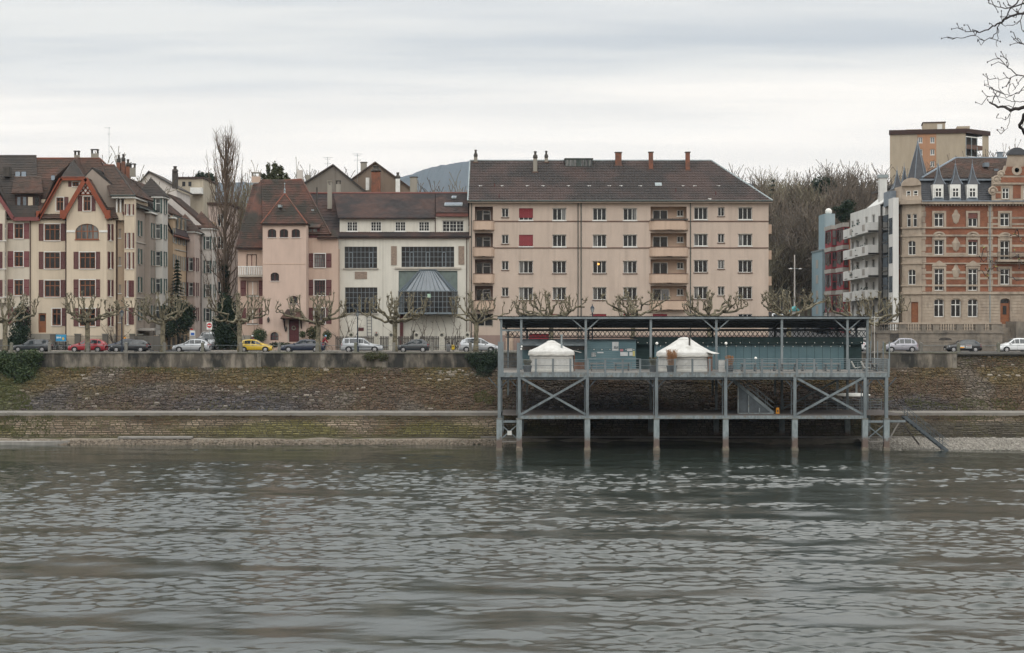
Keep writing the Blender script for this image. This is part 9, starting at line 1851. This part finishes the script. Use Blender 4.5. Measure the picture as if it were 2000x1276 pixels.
def rider(label, x, Y, z, rz, jacket, helmet):
 t = thing('person', label, 'person', (x, Y, z), rz=rz, world=False); J = [(-.25, 0, 1.0, .15), (-.12, 0, 1.22, .15), (.04, 0, 1.46, .14), (.09, 0, 1.55, .06), (.13, 0, 1.66, .085)]
 V = [Vector(j[:3]) for j in J]; Rd = [j[3] for j in J]; E = [(0, 1), (1, 2), (2, 3), (3, 4)]
 def chain(root, pts):
  p = root
  for (a, b_, c, r_) in pts: V.append(Vector((a, b_, c))); Rd.append(r_); E.append((p, len(V) - 1)); p = len(V) - 1
 for s in (-1, 1):
  chain(2, [(.06, s * .19, 1.43, .075), (.2, s * .25, 1.22, .055), (.34, s * .24, 1.06, .042), (.4, s * .23, 1.03, .035)]); kz = (.98, .44) if s > 0 else (.82, .2); chain(0, [(-.22, s * .1, .97, .11), (.14, s * .12, kz[0] - .05, .075), (-.06, s * .13, kz[1] + .08, .05), (.04, s * .13, kz[1], .045)])
 me = bpy.data.meshes.new('body'); me.from_pydata([tuple(v) for v in V], E, []); o = link(bpy.data.objects.new('body', me), t); sk = o.modifiers.new('skin', 'SKIN'); o.modifiers.new('sub', 'SUBSURF').levels = 1; o.modifiers['sub'].render_levels = 2
 for i, r_ in enumerate(Rd): me.skin_vertices[0].data[i].radius = (r_, r_); me.skin_vertices[0].data[i].use_root = (i == 0)
 me.materials.append(jacket); tr = MB()
 for s in (-1, 1): kz = (.98, .44) if s > 0 else (.82, .2); tr.tube([(-.26, s * .08, 1.0), (-.2, s * .11, .98), (.15, s * .12, kz[0] - .05), (-.06, s * .13, kz[1] + .1)], [.14, .135, .09, .06], 8);
 ob('trousers', tr, G['iron'], o, smooth=True); skin = MATS.get('skin') or M('skin', (.45, .28, .2), (.4, .24, .17), 6, r=.6)
 hd = MB(); hd.ball((.14, 0, 1.68), .098, 10, 1.2); hd.ball((.235, 0, 1.675), .02, 6); hd.ball((.21, .038, 1.70), .012, 5); hd.ball((.21, -.038, 1.70), .012, 5); hd.ball((.13, .098, 1.68), .022, 5); hd.ball((.13, -.098, 1.68), .022, 5); hd.box(.2, .228, -.03, .03, 1.628, 1.636); h = ob('head', hd, skin, o, smooth=True)
 hm = MB(); hm.lathe([(.125, 1.72), (.13, 1.75), (.11, 1.82), (.06, 1.86), (.01, 1.87)], 12, .12, 0); ob('helmet', hm, helmet, h, smooth=True); hn = MB()
 for s in (-1, 1):
  hn.ball((.4, s * .23, 1.03), .04, 6, .7)
  for k in range(4): y = s * (.2 + .022 * k); hn.tube([(.41, y, 1.045), (.445, y, 1.03), (.44, y, 1.0), (.41, y, .995)], .011, 5)
  hn.tube([(.39, s * .195, 1.03), (.375, s * .185, 1.01), (.385, s * .19, .995)], .012, 5)
 ob('hands', hn, skin, o, smooth=True); return t
jr = M('red_jacket', (.28, .02, .03), (.22, .018, .025), 5, r=.8); jd = M('dark_red_jacket', (.12, .03, .03), (.08, .025, .03), 5, r=.8); hb = M('light_blue_helmet', (.25, .42, .6), r=.4); hw = M('pale_helmet', (.55, .58, .58), r=.4)
Yc = 179.4
for px, lj, lb, bl, jk, hl in ((634, 0, 'cyclist in red jacket and light blue helmet leaning forward behind the navy car', 'bicycle ridden by the cyclist in red', jr, hb), (495, 0, 'cyclist with pale helmet and dark jacket behind the yellow car', 'bicycle ridden by the cyclist with the pale helmet', jd, hw)):
 x = PX(px, Yc); bicycle(bl, x, Yc, STREET + .005, math.pi if px == 495 else 0, 'bicycles being ridden'); rider(lb, x, Yc, STREET + .005, math.pi if px == 495 else 0, jk, hl)
bicycle('dark bicycle parked against the wall below the billboard', PX(128, 184.9), 184.7, STREET + .1, .1); bicycle('second bicycle leaning beside the one below the billboard', PX(112, 184.9), 184.6, STREET + .1, -.15)
def walker(label, x, Y, z, rz, coat, h=1.7):
 t = thing('person', label, 'person', (x, Y, z), 'people standing up the side streets', rz=rz, world=False); k = h / 1.75; V = [Vector((0, 0, .95)), Vector((0, 0, 1.2)), Vector((0, 0, 1.43)), Vector((.01, 0, 1.52)), Vector((.02, 0, 1.62))]; Rd = [.15, .16, .15, .06, .09]; E = [(0, 1), (1, 2), (2, 3), (3, 4)]
 for s in (-1, 1):
  for root, pts in ((2, [(0, s * .2, 1.4, .07), (-.03, s * .25, 1.12, .055), (.05, s * .25, .88, .045), (.07, s * .25, .78, .04)]), (0, [(0, s * .1, .9, .11), (.04 * s, s * .1, .5, .075), (.03 * s - .02, s * .1, .1, .05), (.1 + .03 * s, s * .1, .05, .045)])):
   p = root
   for a, b_, c, r_ in pts: V.append(Vector((a, b_, c))); Rd.append(r_); E.append((p, len(V) - 1)); p = len(V) - 1
 me = bpy.data.meshes.new('body'); me.from_pydata([tuple(v * k) for v in V], E, []); o = link(bpy.data.objects.new('body', me), t); o.modifiers.new('skin', 'SKIN'); o.modifiers.new('sub', 'SUBSURF').levels = 1
 for i, r_ in enumerate(Rd): me.skin_vertices[0].data[i].radius = (r_ * k, r_ * k); me.skin_vertices[0].data[i].use_root = (i == 0)
 me.materials.append(coat); hd = MB().ball((.02, 0, 1.64 * k), .1 * k, 10, 1.2); hd.ball((.12 * k, 0, 1.63 * k), .02, 5); ob('head', hd, MATS['skin'], o, smooth=True); hr = MB(); hr.lathe([(.105 * k, 1.66 * k), (.112 * k, 1.70 * k), (.09 * k, 1.76 * k), (.01, 1.78 * k)], 10, -.01, 0); ob('hair', hr, G['darkwood'], o, smooth=True)
walker('person in a dark coat standing beside the kiosk up the rising street', PX(1572, 214), 214, gh(PX(1572, 214), 214) + .13, R(200), G['iron']); walker('person in a pale coat near the street corner behind the pier roof', PX(1582, 212), 212, gh(PX(1582, 212), 212) + .13, R(160), G['modgrey'])
